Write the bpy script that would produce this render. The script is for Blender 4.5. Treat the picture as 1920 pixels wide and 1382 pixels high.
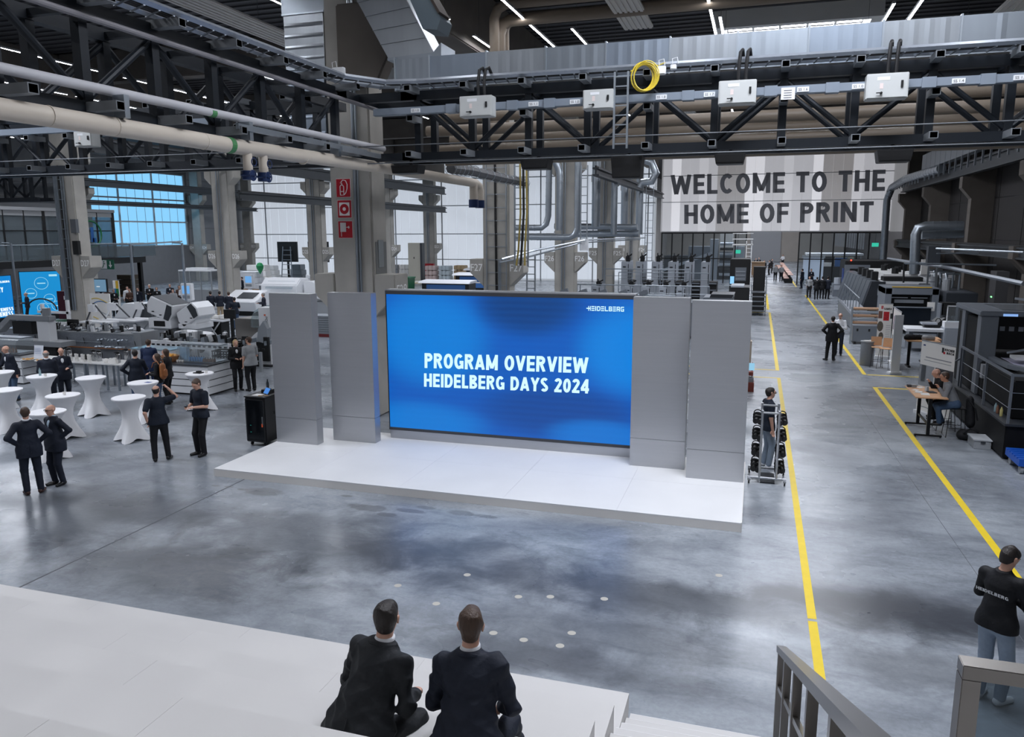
import bpy, bmesh, math, random
import numpy as np
from mathutils import Matrix, Vector, Quaternion
random.seed(7)
for o in list(bpy.data.objects): bpy.data.objects.remove(o)
SC = bpy.context.scene
COL = SC.collection
PI = math.pi
# ------------------------------------------------------------------ camera
F_PX, YAW, PIT, ROL, CAM_H = 1448.2, .305117, .173697, -.0032, 5.13
def _axes():
    f = np.array([-math.sin(YAW)*math.cos(PIT), math.cos(YAW)*math.cos(PIT), -math.sin(PIT)])
    r = np.array([math.cos(YAW), math.sin(YAW), 0.0]); u = np.cross(r, f)
    r2 = r*math.cos(ROL)+u*math.sin(ROL)
    return r2, np.cross(r2, f), f
CR, CU, CF = _axes()
cam_d = bpy.data.cameras.new('camera'); cam = bpy.data.objects.new('camera', cam_d); COL.objects.link(cam)
cam_d.sensor_fit = 'HORIZONTAL'; cam_d.sensor_width = 36.0; cam_d.lens = F_PX/1920*36; cam_d.clip_end = 600; cam_d.clip_start = .05
cam.matrix_world = Matrix(((CR[0], CU[0], -CF[0], 0), (CR[1], CU[1], -CF[1], 0), (CR[2], CU[2], -CF[2], CAM_H), (0, 0, 0, 1)))
SC.camera = cam
# ------------------------------------------------------------------ view + world
SC.view_settings.view_transform = 'Standard'; SC.view_settings.look = 'None'
SC.view_settings.gamma = 1; SC.view_settings.use_curve_mapping = False
SC.view_settings.exposure = 0.66
W = bpy.data.worlds.new('world'); SC.world = W; W.use_nodes = True
W.node_tree.nodes['Background'].inputs[0].default_value = (.55, .68, .9, 1)
W.node_tree.nodes['Background'].inputs[1].default_value = .6
SKY_STRENGTH, STRIP_STRENGTH, WALL_GLOW = 12.0, 38.0, .40
# ------------------------------------------------------------------ pixel -> place (1920x1382 frame)
def ray(x, y): return CF*1.0 + CR*((x-960)/F_PX) + CU*((691-y)/F_PX)
def G(x, y, z=0.0):
    d = ray(x, y); t = (z-CAM_H)/d[2]; return (d[0]*t, d[1]*t, z)
def aY(x, y, Y): d = ray(x, y); t = Y/d[1]; return (d[0]*t, Y, CAM_H+d[2]*t)
def aX(x, y, X): d = ray(x, y); t = X/d[0]; return (X, d[1]*t, CAM_H+d[2]*t)
# ------------------------------------------------------------------ materials
def c8(r, g, b):
    f = lambda v: (v/255/12.92) if v/255 <= .04045 else ((v/255+.055)/1.055)**2.4
    return (f(r), f(g), f(b), 1)
MATS = {}
def M(name, rgb=None, rough=.5, metal=0.0, noise=0.0, nscale=6.0, bump=0.0, stretch=None, spec=.5, alpha=1.0, trans=0.0):
    if name in MATS: return MATS[name]
    m = bpy.data.materials.new(name); m.use_nodes = True; nt = m.node_tree; b = nt.nodes['Principled BSDF']
    col = c8(*rgb); b.inputs['Base Color'].default_value = col
    b.inputs['Roughness'].default_value = rough; b.inputs['Metallic'].default_value = metal
    b.inputs['Specular IOR Level'].default_value = spec
    if alpha < 1: b.inputs['Alpha'].default_value = alpha
    if trans: b.inputs['Transmission Weight'].default_value = trans
    if noise or bump:
        tc = nt.nodes.new('ShaderNodeTexCoord'); mp = nt.nodes.new('ShaderNodeMapping'); nz = nt.nodes.new('ShaderNodeTexNoise')
        nt.links.new(tc.outputs['Object'], mp.inputs[0]); nt.links.new(mp.outputs[0], nz.inputs['Vector'])
        if stretch: mp.inputs['Scale'].default_value = stretch
        nz.inputs['Scale'].default_value = nscale; nz.inputs['Detail'].default_value = 5
        if noise:
            mx = nt.nodes.new('ShaderNodeMix'); mx.data_type = 'RGBA'
            mx.inputs[6].default_value = tuple(max(0, v*(1-noise)) for v in col[:3])+(1,)
            mx.inputs[7].default_value = tuple(min(1, v*(1+noise)) for v in col[:3])+(1,)
            nt.links.new(nz.outputs['Fac'], mx.inputs[0]); nt.links.new(mx.outputs[2], b.inputs['Base Color'])
        if bump:
            bp = nt.nodes.new('ShaderNodeBump'); bp.inputs['Strength'].default_value = bump; bp.inputs['Distance'].default_value = .02
            nt.links.new(nz.outputs['Fac'], bp.inputs['Height']); nt.links.new(bp.outputs[0], b.inputs['Normal'])
    MATS[name] = m; return m
def EM(name, rgb, strength=1.0, diffuse=None):
    if name in MATS: return MATS[name]
    m = bpy.data.materials.new(name); m.use_nodes = True; b = m.node_tree.nodes['Principled BSDF']
    b.inputs['Base Color'].default_value = c8(*(diffuse or (20, 20, 20))); b.inputs['Emission Color'].default_value = c8(*rgb)
    b.inputs['Emission Strength'].default_value = strength; b.inputs['Roughness'].default_value = .4
    MATS[name] = m; return m
def glass(name, rgb=(200, 215, 220), a=.25, rough=.05):
    if name in MATS: return MATS[name]
    m = bpy.data.materials.new(name); m.use_nodes = True; nt = m.node_tree
    for n in list(nt.nodes):
        if n.type != 'OUTPUT_MATERIAL': nt.nodes.remove(n)
    out = nt.nodes[0]; tr = nt.nodes.new('ShaderNodeBsdfTransparent'); gl = nt.nodes.new('ShaderNodeBsdfPrincipled'); mx = nt.nodes.new('ShaderNodeMixShader')
    tr.inputs[0].default_value = c8(*rgb); gl.inputs['Base Color'].default_value = c8(*rgb); gl.inputs['Roughness'].default_value = rough
    mx.inputs[0].default_value = a
    nt.links.new(tr.outputs[0], mx.inputs[1]); nt.links.new(gl.outputs[0], mx.inputs[2]); nt.links.new(mx.outputs[0], out.inputs[0])
    MATS[name] = m; return m
# ------------------------------------------------------------------ mesh builder
_BOX = [(0,3,2,1),(4,5,6,7),(0,1,5,4),(1,2,6,5),(2,3,7,6),(3,0,4,7)]
class MB:
    def __init__(s): s.v = []; s.f = []
    def add(s, vs, fs):
        n = len(s.v); s.v += [tuple(v) for v in vs]; s.f += [tuple(i+n for i in f) for f in fs]; return s
    def box(s, x0, x1, y0, y1, z0, z1):
        x0, x1 = min(x0, x1), max(x0, x1); y0, y1 = min(y0, y1), max(y0, y1); z0, z1 = min(z0, z1), max(z0, z1)
        return s.add([(x0,y0,z0),(x1,y0,z0),(x1,y1,z0),(x0,y1,z0),(x0,y0,z1),(x1,y0,z1),(x1,y1,z1),(x0,y1,z1)], _BOX)
    def cb(s, c, d, rz=0, rx=0, ry=0):
        R = Matrix.Rotation(rz, 3, 'Z') @ Matrix.Rotation(ry, 3, 'Y') @ Matrix.Rotation(rx, 3, 'X'); C = Vector(c); vs = []
        for z in (-.5, .5):
            for x, y in ((-.5,-.5),(.5,-.5),(.5,.5),(-.5,.5)):
                vs.append(C + R @ Vector((x*d[0], y*d[1], z*d[2])))
        return s.add(vs, _BOX)
    def bar(s, a, b, w, h=None, up=(0,0,1)):
        h = h or w; a = Vector(a); b = Vector(b); d = (b-a).normalized(); u = Vector(up)
        if abs(d.dot(u)) > .98: u = Vector((0,1,0))
        r = d.cross(u).normalized(); u = r.cross(d)
        q = [(-w/2,-h/2),(w/2,-h/2),(w/2,h/2),(-w/2,h/2)]
        return s.add([a+r*x+u*y for x, y in q]+[b+r*x+u*y for x, y in q], [(0,1,2,3),(7,6,5,4),(0,4,5,1),(1,5,6,2),(2,6,7,3),(3,7,4,0)])
    def cyl(s, a, b, r, r2=None, n=12, cap=True):
        r2 = r if r2 is None else r2; a = Vector(a); b = Vector(b); d = (b-a).normalized()
        u = Vector((0,0,1)) if abs(d.z) < .9 else Vector((1,0,0)); e = d.cross(u).normalized(); g = e.cross(d)
        vs = [a+(e*math.cos(t)+g*math.sin(t))*r for t in [2*PI*i/n for i in range(n)]]+[b+(e*math.cos(t)+g*math.sin(t))*r2 for t in [2*PI*i/n for i in range(n)]]
        fs = [(i, i+n, (i+1) % n+n, (i+1) % n) for i in range(n)]
        if cap: fs += [tuple(range(n)), tuple(range(2*n-1, n-1, -1))]
        return s.add(vs, fs)
    def tube(s, pts, r, n=8, closed=False):
        P = [Vector(p) for p in pts]; m = len(P); vs = []; e = None
        for i, p in enumerate(P):
            a = P[(i-1) % m] if (closed or i > 0) else p; b = P[(i+1) % m] if (closed or i < m-1) else p
            d = (b-a).normalized()
            if e is None: e = d.cross(Vector((0,0,1)) if abs(d.z) < .9 else Vector((1,0,0))).normalized()
            e = (e-d*e.dot(d)).normalized(); g = d.cross(e)
            rr = r[i] if isinstance(r, (list, tuple)) else r
            vs += [p+(e*math.cos(2*PI*k/n)+g*math.sin(2*PI*k/n))*rr for k in range(n)]
        fs = []
        for i in range(m if closed else m-1):
            j = (i+1) % m
            fs += [(i*n+k, i*n+(k+1) % n, j*n+(k+1) % n, j*n+k) for k in range(n)]
        if not closed: fs += [tuple(range(n-1, -1, -1)), tuple(range((m-1)*n, m*n))]
        return s.add(vs, fs)
    def lathe(s, prof, c=(0,0,0), n=20, shape=None):
        vs = []; m = len(prof)
        for r, z in prof:
            for k in range(n):
                t = 2*PI*k/n; q = r*(shape(t, z) if shape else 1); vs.append((c[0]+q*math.cos(t), c[1]+q*math.sin(t), c[2]+z))
        fs = [(i*n+k, i*n+(k+1) % n, (i+1)*n+(k+1) % n, (i+1)*n+k) for i in range(m-1) for k in range(n)]
        fs += [tuple(range(n-1, -1, -1)), tuple(range((m-1)*n, m*n))]
        return s.add(vs, fs)
    def prism(s, poly, axis, a, b):
        """poly of 2-D points, extruded along axis from a to b; axis x: (y,z), y: (x,z), z: (x,y)"""
        n = len(poly); put = {'x': lambda p, t: (t, p[0], p[1]), 'y': lambda p, t: (p[0], t, p[1]), 'z': lambda p, t: (p[0], p[1], t)}[axis]
        vs = [put(p, a) for p in poly]+[put(p, b) for p in poly]
        return s.add(vs, [tuple(range(n)), tuple(range(2*n-1, n-1, -1))]+[(i, i+n, (i+1) % n+n, (i+1) % n) for i in range(n)])
    def disc(s, c, r, n=16, axis='z'):
        vs = []
        for k in range(n):
            t = 2*PI*k/n; q = (r*math.cos(t), r*math.sin(t))
            vs.append((c[0]+q[0], c[1]+q[1], c[2]) if axis == 'z' else (c[0]+q[0], c[1], c[2]+q[1]) if axis == 'y' else (c[0], c[1]+q[0], c[2]+q[1]))
        return s.add(vs, [tuple(range(n))])
    def sph(s, c, r, n=10, m=6):
        rx, ry, rz = r if isinstance(r, (tuple, list)) else (r, r, r)
        vs = [(c[0], c[1], c[2]-rz)]
        for i in range(1, m):
            t = PI*i/m
            vs += [(c[0]+rx*math.sin(t)*math.cos(2*PI*k/n), c[1]+ry*math.sin(t)*math.sin(2*PI*k/n), c[2]-rz*math.cos(t)) for k in range(n)]
        vs.append((c[0], c[1], c[2]+rz)); fs = [(0, 1+(k+1) % n, 1+k) for k in range(n)]
        for i in range(m-2): fs += [(1+i*n+k, 1+i*n+(k+1) % n, 1+(i+1)*n+(k+1) % n, 1+(i+1)*n+k) for k in range(n)]
        L = 1+(m-2)*n; fs += [(L+k, L+(k+1) % n, L+n) for k in range(n)]
        return s.add(vs, fs)
    def mesh(s, name):
        me = bpy.data.meshes.new(name); me.from_pydata(s.v, [], s.f); me.update()
        bm = bmesh.new(); bm.from_mesh(me); bmesh.ops.recalc_face_normals(bm, faces=bm.faces); bm.to_mesh(me); bm.free()
        return me
def smooth(me, ang=35):
    me.polygons.foreach_set('use_smooth', [True]*len(me.polygons)); me.set_sharp_from_angle(angle=math.radians(ang)); return me
def part(name, mb, mat, parent=None, sm=False, bevel=0, world=True, label=None):
    """one mesh object; world=True: vertices are in world space although it is parented"""
    me = mb.mesh(name) if isinstance(mb, MB) else mb
    if bevel:
        bm = bmesh.new(); bm.from_mesh(me)
        ed = [e for e in bm.edges if len(e.link_faces) == 2 and e.calc_face_angle(0) > .7]
        bmesh.ops.bevel(bm, geom=ed, offset=bevel, segments=2, affect='EDGES', clamp_overlap=True); bm.to_mesh(me); bm.free()
    if sm or bevel: smooth(me)
    if mat: me.materials.append(mat)
    o = bpy.data.objects.new(name, me); COL.objects.link(o)
    if parent:
        o.parent = parent
        if world and parent.type == 'EMPTY': o.matrix_parent_inverse = parent.matrix_basis.inverted()
    if label: o['label'] = label
    return o
def thing(name, label, cat, loc=(0,0,0), rz=0, group=None):
    o = bpy.data.objects.new(name, None); COL.objects.link(o); o.empty_display_size = .2
    o.location = loc; o.rotation_euler = (0, 0, rz); o['label'] = label; o['category'] = cat
    if group: o['group'] = group
    return o
def tag(o, label, cat, group=None):
    o['label'] = label; o['category'] = cat
    if group: o['group'] = group
    return o
def struct(name, mb, mat, parent=None, label=None, **k):
    o = part(name, mb, mat, parent, **k); o['kind'] = 'structure'
    if label: o['label'] = label
    return o
def dup(root, loc, rz=0, label=None, group=None):
    r = root.copy(); COL.objects.link(r); r.location = loc; r.rotation_euler = (0, 0, rz)
    if label: r['label'] = label
    if group: r['group'] = group
    for ch in list(root.children):
        q = ch.copy(); COL.objects.link(q); q.parent = r
        for g in ch.children:
            d = g.copy(); COL.objects.link(d); d.parent = q
    return r
def text(name, s, size, mat, parent, org, xdir=(1,0,0), zdir=(0,0,1), bold=0.0, width=None, align='CENTER', ext=.004, world=True):
    """flat lettering; size = cap height in metres, width = total width if given, org = bottom centre / left of the line"""
    cu = bpy.data.curves.new(name, 'FONT'); cu.body = s; cu.size = 1; cu.offset = bold; cu.resolution_u = 3; cu.align_x = 'LEFT'
    ob = bpy.data.objects.new(name, cu); COL.objects.link(ob)
    bpy.context.view_layer.update()
    me = bpy.data.meshes.new_from_object(ob.evaluated_get(bpy.context.evaluated_depsgraph_get()))
    bpy.data.objects.remove(ob); bpy.data.curves.remove(cu)
    co = np.zeros(len(me.vertices)*3); me.vertices.foreach_get('co', co); co = co.reshape(-1, 3)
    lo, hi = co.min(0), co.max(0); w0 = hi[0]-lo[0]; k = size/(.73+2*bold); kx = (width/w0) if width else k
    X = Vector(xdir).normalized(); Z = Vector(zdir).normalized(); N = X.cross(Z); O = Vector(org)
    x = (co[:, 0]-lo[0])*kx; y = (co[:, 1]+bold)*k
    if align == 'CENTER': x = x-w0*kx/2
    P = np.array(O)[None]+x[:, None]*np.array(X)[None]+y[:, None]*np.array(Z)[None]+np.array(N)[None]*ext
    me.vertices.foreach_set('co', P.reshape(-1)); me.update(); me.name = name
    me.materials.clear()
    return part(name, me, mat, parent, world=world)
# ------------------------------------------------------------------ stroke lettering (bold grotesque capitals)
def _arc(cx, cy, rx, ry, a0, a1, n=7):
    return [(cx+rx*math.cos(math.radians(a0+(a1-a0)*i/n)), cy+ry*math.sin(math.radians(a0+(a1-a0)*i/n))) for i in range(n+1)]
def _glyphs(t):
    """strokes on a cell of height 1; t = half stroke; returns {char: (width, [polylines])}"""
    a, b = t, 1-t
    def W(w): return w
    g = {}
    w = .62; l, r, m = t, w-t, w/2
    ov = lambda w: _arc(w/2, .5, w/2-t, .5-t, 90, 450, 18)
    g['E'] = (.52, [[(l,0),(l,1)], [(l,a),(.52,a)], [(l,.5),(.49,.5)], [(l,b),(.52,b)]])
    g['F'] = (.50, [[(l,0),(l,1)], [(l,.5),(.47,.5)], [(l,b),(.50,b)]])
    g['L'] = (.48, [[(l,0),(l,1)], [(l,a),(.48,a)]])
    g['H'] = (w, [[(l,0),(l,1)], [(r,0),(r,1)], [(l,.5),(r,.5)]])
    g['I'] = (2*t, [[(t,0),(t,1)]])
    g['T'] = (.56, [[(0,b),(.56,b)], [(.28,0),(.28,1)]])
    g['O'] = g['0'] = (.64, [ov(.64)]); g['0'] = (.54, [ov(.54)])
    g['C'] = (.60, [_arc(.32, .5, .32-t, .5-t, 45, 315, 14)])
    g['G'] = (.63, [_arc(.32, .5, .32-t, .5-t, 45, 300, 14)+[(.63-t,.14),(.63-t,.48)], [(.36,.45),(.63,.45)]])
    g['D'] = (.62, [[(l,0),(l,1)], [(l,b),(.28,b)]+_arc(.28, .5, .34-t, .5-t, 90, -90, 9)+[(l,a)]])
    g['P'] = (.56, [[(l,0),(l,1)], [(l,b),(.30,b)]+_arc(.30, .72, .26-t, .28-t, 90, -90, 7)+[(l,.44+t)]])
    g['R'] = (.60, [[(l,0),(l,1)], [(l,b),(.30,b)]+_arc(.30, .72, .27-t, .28-t, 90, -90, 7)+[(l,.44+t)], [(.32,.47),(.60-t*.9,0)]])
    g['B'] = (.58, [[(l,0),(l,1)], [(l,b),(.30,b)]+_arc(.30, .75, .25-t, .25-t, 90, -90, 6)+[(l,.5)], [(l,.5),(.31,.5)]+_arc(.31, .26, .27-t, .26-t, 90, -90, 6)+[(l,a)]])
    g['S'] = (.54, [_arc(.27, .73, .27-t, .27-t, 30, 250, 9)+_arc(.27, .27, .27-t, .27-t, 70, -150, 9)])
    g['2'] = (.52, [_arc(.26, .72, .26-t, .28-t, 170, -30, 9)+[(t*1.2,a*1.3)], [(0,a),(.52,a)]])
    g['4'] = (.56, [[(.40,0),(.40,1)], [(.36,b),(.06,.3)], [(0,.27),(.56,.27)]])
    g['7'] = (.5, [[(0,b),(.5-t,b),(.16,0)]])
    g['8'] = (.54, [_arc(.27, .73, .24-t, .27-t, 90, 450, 14), _arc(.27, .27, .27-t, .27-t, 90, 450, 14)])
    g['6'] = (.54, [_arc(.27, .3, .27-t, .3-t, 90, 450, 14), [(t,.3),(t+.02,.62),(.2,.9),(.45,b)]])
    g['5'] = (.52, [[(.5,b),(l,b),(l,.55)], [(l,.56)]+_arc(.24, .32, .28-t, .32-t, 90, -140, 9)])
    g['A'] = (.66, [[(t*.9,0),(.33,1-t*.3)], [(.33,1-t*.3),(.66-t*.9,0)], [(.16,.27),(.5,.27)]])
    g['V'] = (.64, [[(t*.9,1),(.32,t*.4)], [(.32,t*.4),(.64-t*.9,1)]])
    g['Y'] = (.62, [[(t*.8,1),(.31,.45)], [(.31,.45),(.62-t*.8,1)], [(.31,.46),(.31,0)]])
    g['W'] = (.94, [[(t*.8,1),(.25,0)], [(.25,0),(.47,.92)], [(.47,.92),(.69,0)], [(.69,0),(.94-t*.8,1)]])
    g['M'] = (.78, [[(l,0),(l,1)], [(.78-t,0),(.78-t,1)], [(l,b),(.39,.12)], [(.39,.12),(.78-t,b)]])
    g['N'] = (.66, [[(l,0),(l,1)], [(.66-t,0),(.66-t,1)], [(l,1-t*.5),(.66-t,t*.5)]])
    g['K'] = (.62, [[(l,0),(l,1)], [(l,.4),(.58,1)], [(.24,.56),(.62-t*.7,0)]])
    g['U'] = (.6, [[(l,1),(l,.3)]+_arc(.3, .3, .3-t, .3-t, 180, 360, 8)+[(.6-t,1)]])
    g['X'] = (.62, [[(t*.8,0),(.62-t*.8,1)], [(t*.8,1),(.62-t*.8,0)]])
    g[' '] = (.26, [])
    g['.'] = (2*t, [[(t,0),(t,2*t)]])
    return g
def letters(name, s, mat, parent, bl, tl, br, t=.12, gap=.09, ext=0.0):
    """one mesh per word, spread from bottom-left bl to bottom-right br, top-left at tl"""
    gl = _glyphs(t); tot = sum(gl[c][0] for c in s)+gap*(len(s)-1)
    O = Vector(bl); U = (Vector(br)-O)/tot; V = Vector(tl)-O; N = U.cross(V).normalized()*ext; x = 0; mb = MB()
    asp = U.length/V.length
    def flush():
        if mb.v: part(name, MB().add(mb.v, mb.f), mat, parent)
        mb.v.clear(); mb.f.clear()
    for ch in s:
        w, st = gl[ch]
        if ch == ' ': flush()
        for pl in st:
            P = [Vector((x+u, v)) for u, v in pl]; n = len(P); L = []; R = []
            closed = n > 3 and (P[0]-P[-1]).length < 1e-6
            for i in range(n):
                d0 = (P[i]-P[i-1]) if i > 0 else (P[-1]-P[-2]) if closed else (P[1]-P[0])
                d1 = (P[i+1]-P[i]) if i < n-1 else (P[1]-P[0]) if closed else (P[-1]-P[-2])
                d0 = d0.normalized(); d1 = d1.normalized(); n0 = Vector((-d0.y, d0.x)); n1 = Vector((-d1.y, d1.x)); m = (n0+n1)
                m = n0 if m.length < 1e-4 else m.normalized(); k = t/max(.45, m.dot(n0)); L.append(P[i]+m*k); R.append(P[i]-m*k)
            clampv = lambda q: Vector((q.x, min(1, max(0, q.y))))
            pts = [O+U*clampv(q).x+V*clampv(q).y+N for q in L+R]
            mb.add(pts, [(i, i+1, n+i+1, n+i) for i in range(n-1)])
        x += w+gap
    flush()
# ================================================================== the hall
XL, XR, YB, YF, YN, ZR = -60.0, 14.2, 82.0, 150.0, -9.0, 13.9
def floor_material():
    m = bpy.data.materials.new('polished_concrete'); m.use_nodes = True; nt = m.node_tree; N = nt.nodes; L = nt.links; b = N['Principled BSDF']
    geo = N.new('ShaderNodeNewGeometry')
    def noise(scale, det=6, st=(1,1,1), rough=.55, dist=0):
        mp = N.new('ShaderNodeMapping'); mp.inputs['Scale'].default_value = st; L.new(geo.outputs['Position'], mp.inputs[0])
        n = N.new('ShaderNodeTexNoise'); n.inputs['Scale'].default_value = scale; n.inputs['Detail'].default_value = det
        n.inputs['Roughness'].default_value = rough; n.inputs['Distortion'].default_value = dist; L.new(mp.outputs[0], n.inputs['Vector']); return n.outputs['Fac']
    def ramp(sock, stops):
        r = N.new('ShaderNodeValToRGB'); e = r.color_ramp.elements
        while len(e) < len(stops): e.new(.5)
        for i, (p, c) in enumerate(stops): e[i].position = p; e[i].color = c if len(c) == 4 else (*c, 1)
        L.new(sock, r.inputs[0]); return r.outputs[0]
    def math_(op, a, bb):
        n = N.new('ShaderNodeMath'); n.operation = op
        for i, s in enumerate((a, bb)):
            if isinstance(s, (int, float)): n.inputs[i].default_value = s
            else: L.new(s, n.inputs[i])
        return n.outputs[0]
    def mixc(f, a, bb, mode='MIX'):
        n = N.new('ShaderNodeMix'); n.data_type = 'RGBA'; n.blend_type = mode
        for i, s in ((0, f), (6, a), (7, bb)):
            if isinstance(s, (int, float)): n.inputs[i].default_value = s
            elif isinstance(s, tuple): n.inputs[i].default_value = s
            else: L.new(s, n.inputs[i])
        return n.outputs[2]
    big = ramp(noise(.22, 6, (1, 1.3, 1), .6, .6), [(.34, c8(104,109,117)), (.47, c8(138,144,151)), (.6, c8(160,166,172)), (.72, c8(176,181,186))])
    mid = ramp(noise(1.3, 8, (1, 2.2, 1), .65, .8), [(.3, (.6,.61,.64)), (.5, (.95,.95,.95)), (.72, (1.15,1.15,1.15))])
    col = mixc(.8, big, mid, 'MULTIPLY')
    fine = ramp(noise(14, 6, (1,1,1), .7), [(.35, (.82,.82,.83)), (.6, (1.05,1.05,1.05))])
    col = mixc(.75, col, fine, 'MULTIPLY')
    scr = ramp(noise(3, 6, (.6, 1.6, 1), .75, 1.2), [(.3, (.62,.62,.65)), (.45, (1,1,1))])
    col = mixc(.45, col, scr, 'MULTIPLY')
    sep = N.new('ShaderNodeSeparateXYZ'); L.new(geo.outputs['Position'], sep.inputs[0])
    wob = noise(1.1, 6, (1,1,1), .65, .5); wob2 = noise(4, 6, (1,1,1), .7)
    def blot(x, y, rx, ry, amp=1.6, w=None, soft=.35):
        dx = math_('DIVIDE', math_('SUBTRACT', sep.outputs[0], x), rx); dy = math_('DIVIDE', math_('SUBTRACT', sep.outputs[1], y), ry)
        d = math_('SQRT', math_('ADD', math_('MULTIPLY', dx, dx), math_('MULTIPLY', dy, dy)), 0)
        d = math_('ADD', d, math_('MULTIPLY', math_('SUBTRACT', w or wob, .5), amp))
        n = N.new('ShaderNodeMapRange'); n.inputs[1].default_value = 1+soft; n.inputs[2].default_value = 1-soft; n.interpolation_type = 'SMOOTHSTEP'
        L.new(d, n.inputs[0]); return n.outputs[0]
    # smeared dark tyre and grinding marks, each with a place of its own
    for (px, py, rx, ry, s, amp) in ((1720,1150,2.1,.6,.66,1.1),(1560,1125,1.2,.3,.5,1.2),(1250,1120,3.2,.5,.45,1.6),(620,1010,2.6,1.1,.40,1.7),(900,1060,2.2,.8,.33,1.7),(330,1060,2.2,.9,.45,1.7),
                                     (150,960,2.2,1.2,.35,1.6),(300,960,1.6,.6,.3,1.6),(1000,1230,1.6,.35,.4,1.5),(1750,1260,1.0,.4,.35,1.5),(1500,620,1.2,4,.25,1.2),(420,780,1.8,1.2,.3,1.6),(1130,1190,2.0,.5,.3,1.6)):
        p = G(px, py); col = mixc(math_('MULTIPLY', blot(p[0], p[1], rx, ry, amp*1.6, None, .6), min(.9, s*1.45)), col, c8(58,61,67))
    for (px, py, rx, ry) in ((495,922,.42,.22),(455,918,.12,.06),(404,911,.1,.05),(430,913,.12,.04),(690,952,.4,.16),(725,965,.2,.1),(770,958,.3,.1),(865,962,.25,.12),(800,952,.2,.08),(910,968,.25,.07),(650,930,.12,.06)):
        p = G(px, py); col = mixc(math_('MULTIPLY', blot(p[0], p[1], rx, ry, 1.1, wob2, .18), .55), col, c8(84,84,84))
    L.new(col, b.inputs['Base Color'])
    rg = ramp(noise(.5, 4, (1,1.2,1), .5, .3), [(.3, (.2,.2,.2)), (.7, (.37,.37,.37))]); L.new(rg, b.inputs['Roughness'])
    b.inputs['Specular IOR Level'].default_value = .55
    bp = N.new('ShaderNodeBump'); bp.inputs['Strength'].default_value = .03; bp.inputs['Distance'].default_value = .02; L.new(noise(9, 4), bp.inputs['Height']); L.new(bp.outputs[0], b.inputs['Normal'])
    MATS['floor'] = m; return m
FLOOR = struct('floor', MB().box(XL-1, XR+1, YN-1, YF+1, -.3, 0), floor_material(), label='grey polished concrete hall floor with stains and slab joints')
J = M('joint_black', (84,87,92), .8)
def joint(a, b, w=.022):
    part('floor_joint', MB().bar((a[0], a[1], .0005), (b[0], b[1], .0005), w, .003), J, FLOOR)
p = G(440, 900); q = G(60, 1085); joint((-10.15, 2), (-10.15, 82), .03)
for y in (31.9, 44.2, 69.2): joint((-59, y), (14, y), .03)
joint((3.1, 27), (3.5, 9), .008)
PATCH = M('floor_plug', (186,182,172), .5)
for (x, y) in ((1072,1187),(1032,1119),(972,1119),(925,1187),(982,1200),(818,1132),(1133,1123),(1348,1079),(1050,1211),(876,1078),(746,1098)):
    g = G(x, y); part('floor_plug', MB().lathe([(.055, 0), (.055, .0015)], (g[0], g[1], 0), 14), PATCH, FLOOR)
# walls -----------------------------------------------------------------------------------------
WDARK = M('wall_panel_dark', (92,90,90), .7, noise=.12, nscale=1.5)
WCONC = M('concrete', (170,167,160), .8, noise=.22, nscale=1.6, bump=.15)
CONCD = M('concrete_dark', (98,92,86), .85, noise=.25, nscale=1.2, bump=.2)
POLY = EM('translucent_wall', (214,222,234), WALL_GLOW, (200,205,210))
POLYB = EM('translucent_wall_blue', (150,200,240), .55, (150,190,220))
GREYCLAD = M('grey_cladding', (116,118,121), .6, noise=.1, nscale=2)
STEEL = M('steel_dark_blue', (17,24,32), .5, .2, noise=.2, nscale=3)
STEELG = M('steel_grey', (96,100,104), .5, .3)
MULL = M('mullion_grey', (176,180,184), .5)
BLACK = M('black_paint', (16,17,19), .45)
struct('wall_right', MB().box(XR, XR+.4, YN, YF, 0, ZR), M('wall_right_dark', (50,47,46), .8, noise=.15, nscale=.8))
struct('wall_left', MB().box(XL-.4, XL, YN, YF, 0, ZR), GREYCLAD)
struct('wall_near', MB().box(XL, XR, YN-.4, YN, 0, ZR), GREYCLAD)
struct('wall_far', MB().box(XL, XR, YF, YF+.4, 0, ZR), GREYCLAD)
CEIL = struct('ceiling', MB().box(XL-.4, XR+.4, YN-.4, YF+.4, ZR, ZR+.3), M('roof_deck', (58,58,60), .7))
rib = M('roof_rib', (66,66,69), .6)
for k in range(40): part('roof_rib', MB().box(-34, XR, 20+k*.62, 20.2+k*.62, ZR-.06, ZR-.001), rib, CEIL)
# back wall at YB: translucent strips with frames, between the left wall and grid line F
wb = struct('wall_back', MB().box(XL, -10.2, YB+.05, YB+.3, 0, ZR), EM('wall_back_glow', (200,206,214), WALL_GLOW*.55, (190,194,198)), label='tall back wall of white translucent panels behind the columns')
x = XL+.2; i = 0; BLUE = {0}
PXB = [430,490,550,588,640,725,745,785,835,880,930,985]
while x < -10.4:
    x2 = min(x+1.15, -10.4)
    blue = -47.2 < x < -44.6
    for z0, z1 in ((.2, 2.2), (2.25, 5.0), (5.1, 8.1), (8.2, 11.0), (11.1, 13.6)):
        part('translucent_panel', MB().box(x+.03, x2-.03, YB-.02, YB+.02, z0, z1), POLYB if (blue and z0 > 2) else POLY, wb)
    x = x2; i += 1
for z in (2.22, 5.05, 8.15, 11.05): part('rail', MB().box(XL, -10.3, YB-.09, YB+.02, z-.05, z+.05), MULL, wb)
for xx in np.arange(XL+3, -10.4, 5.75): part('post', MB().box(xx-.06, xx+.06, YB-.12, YB+.02, 0, ZR), MULL, wb)
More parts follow.
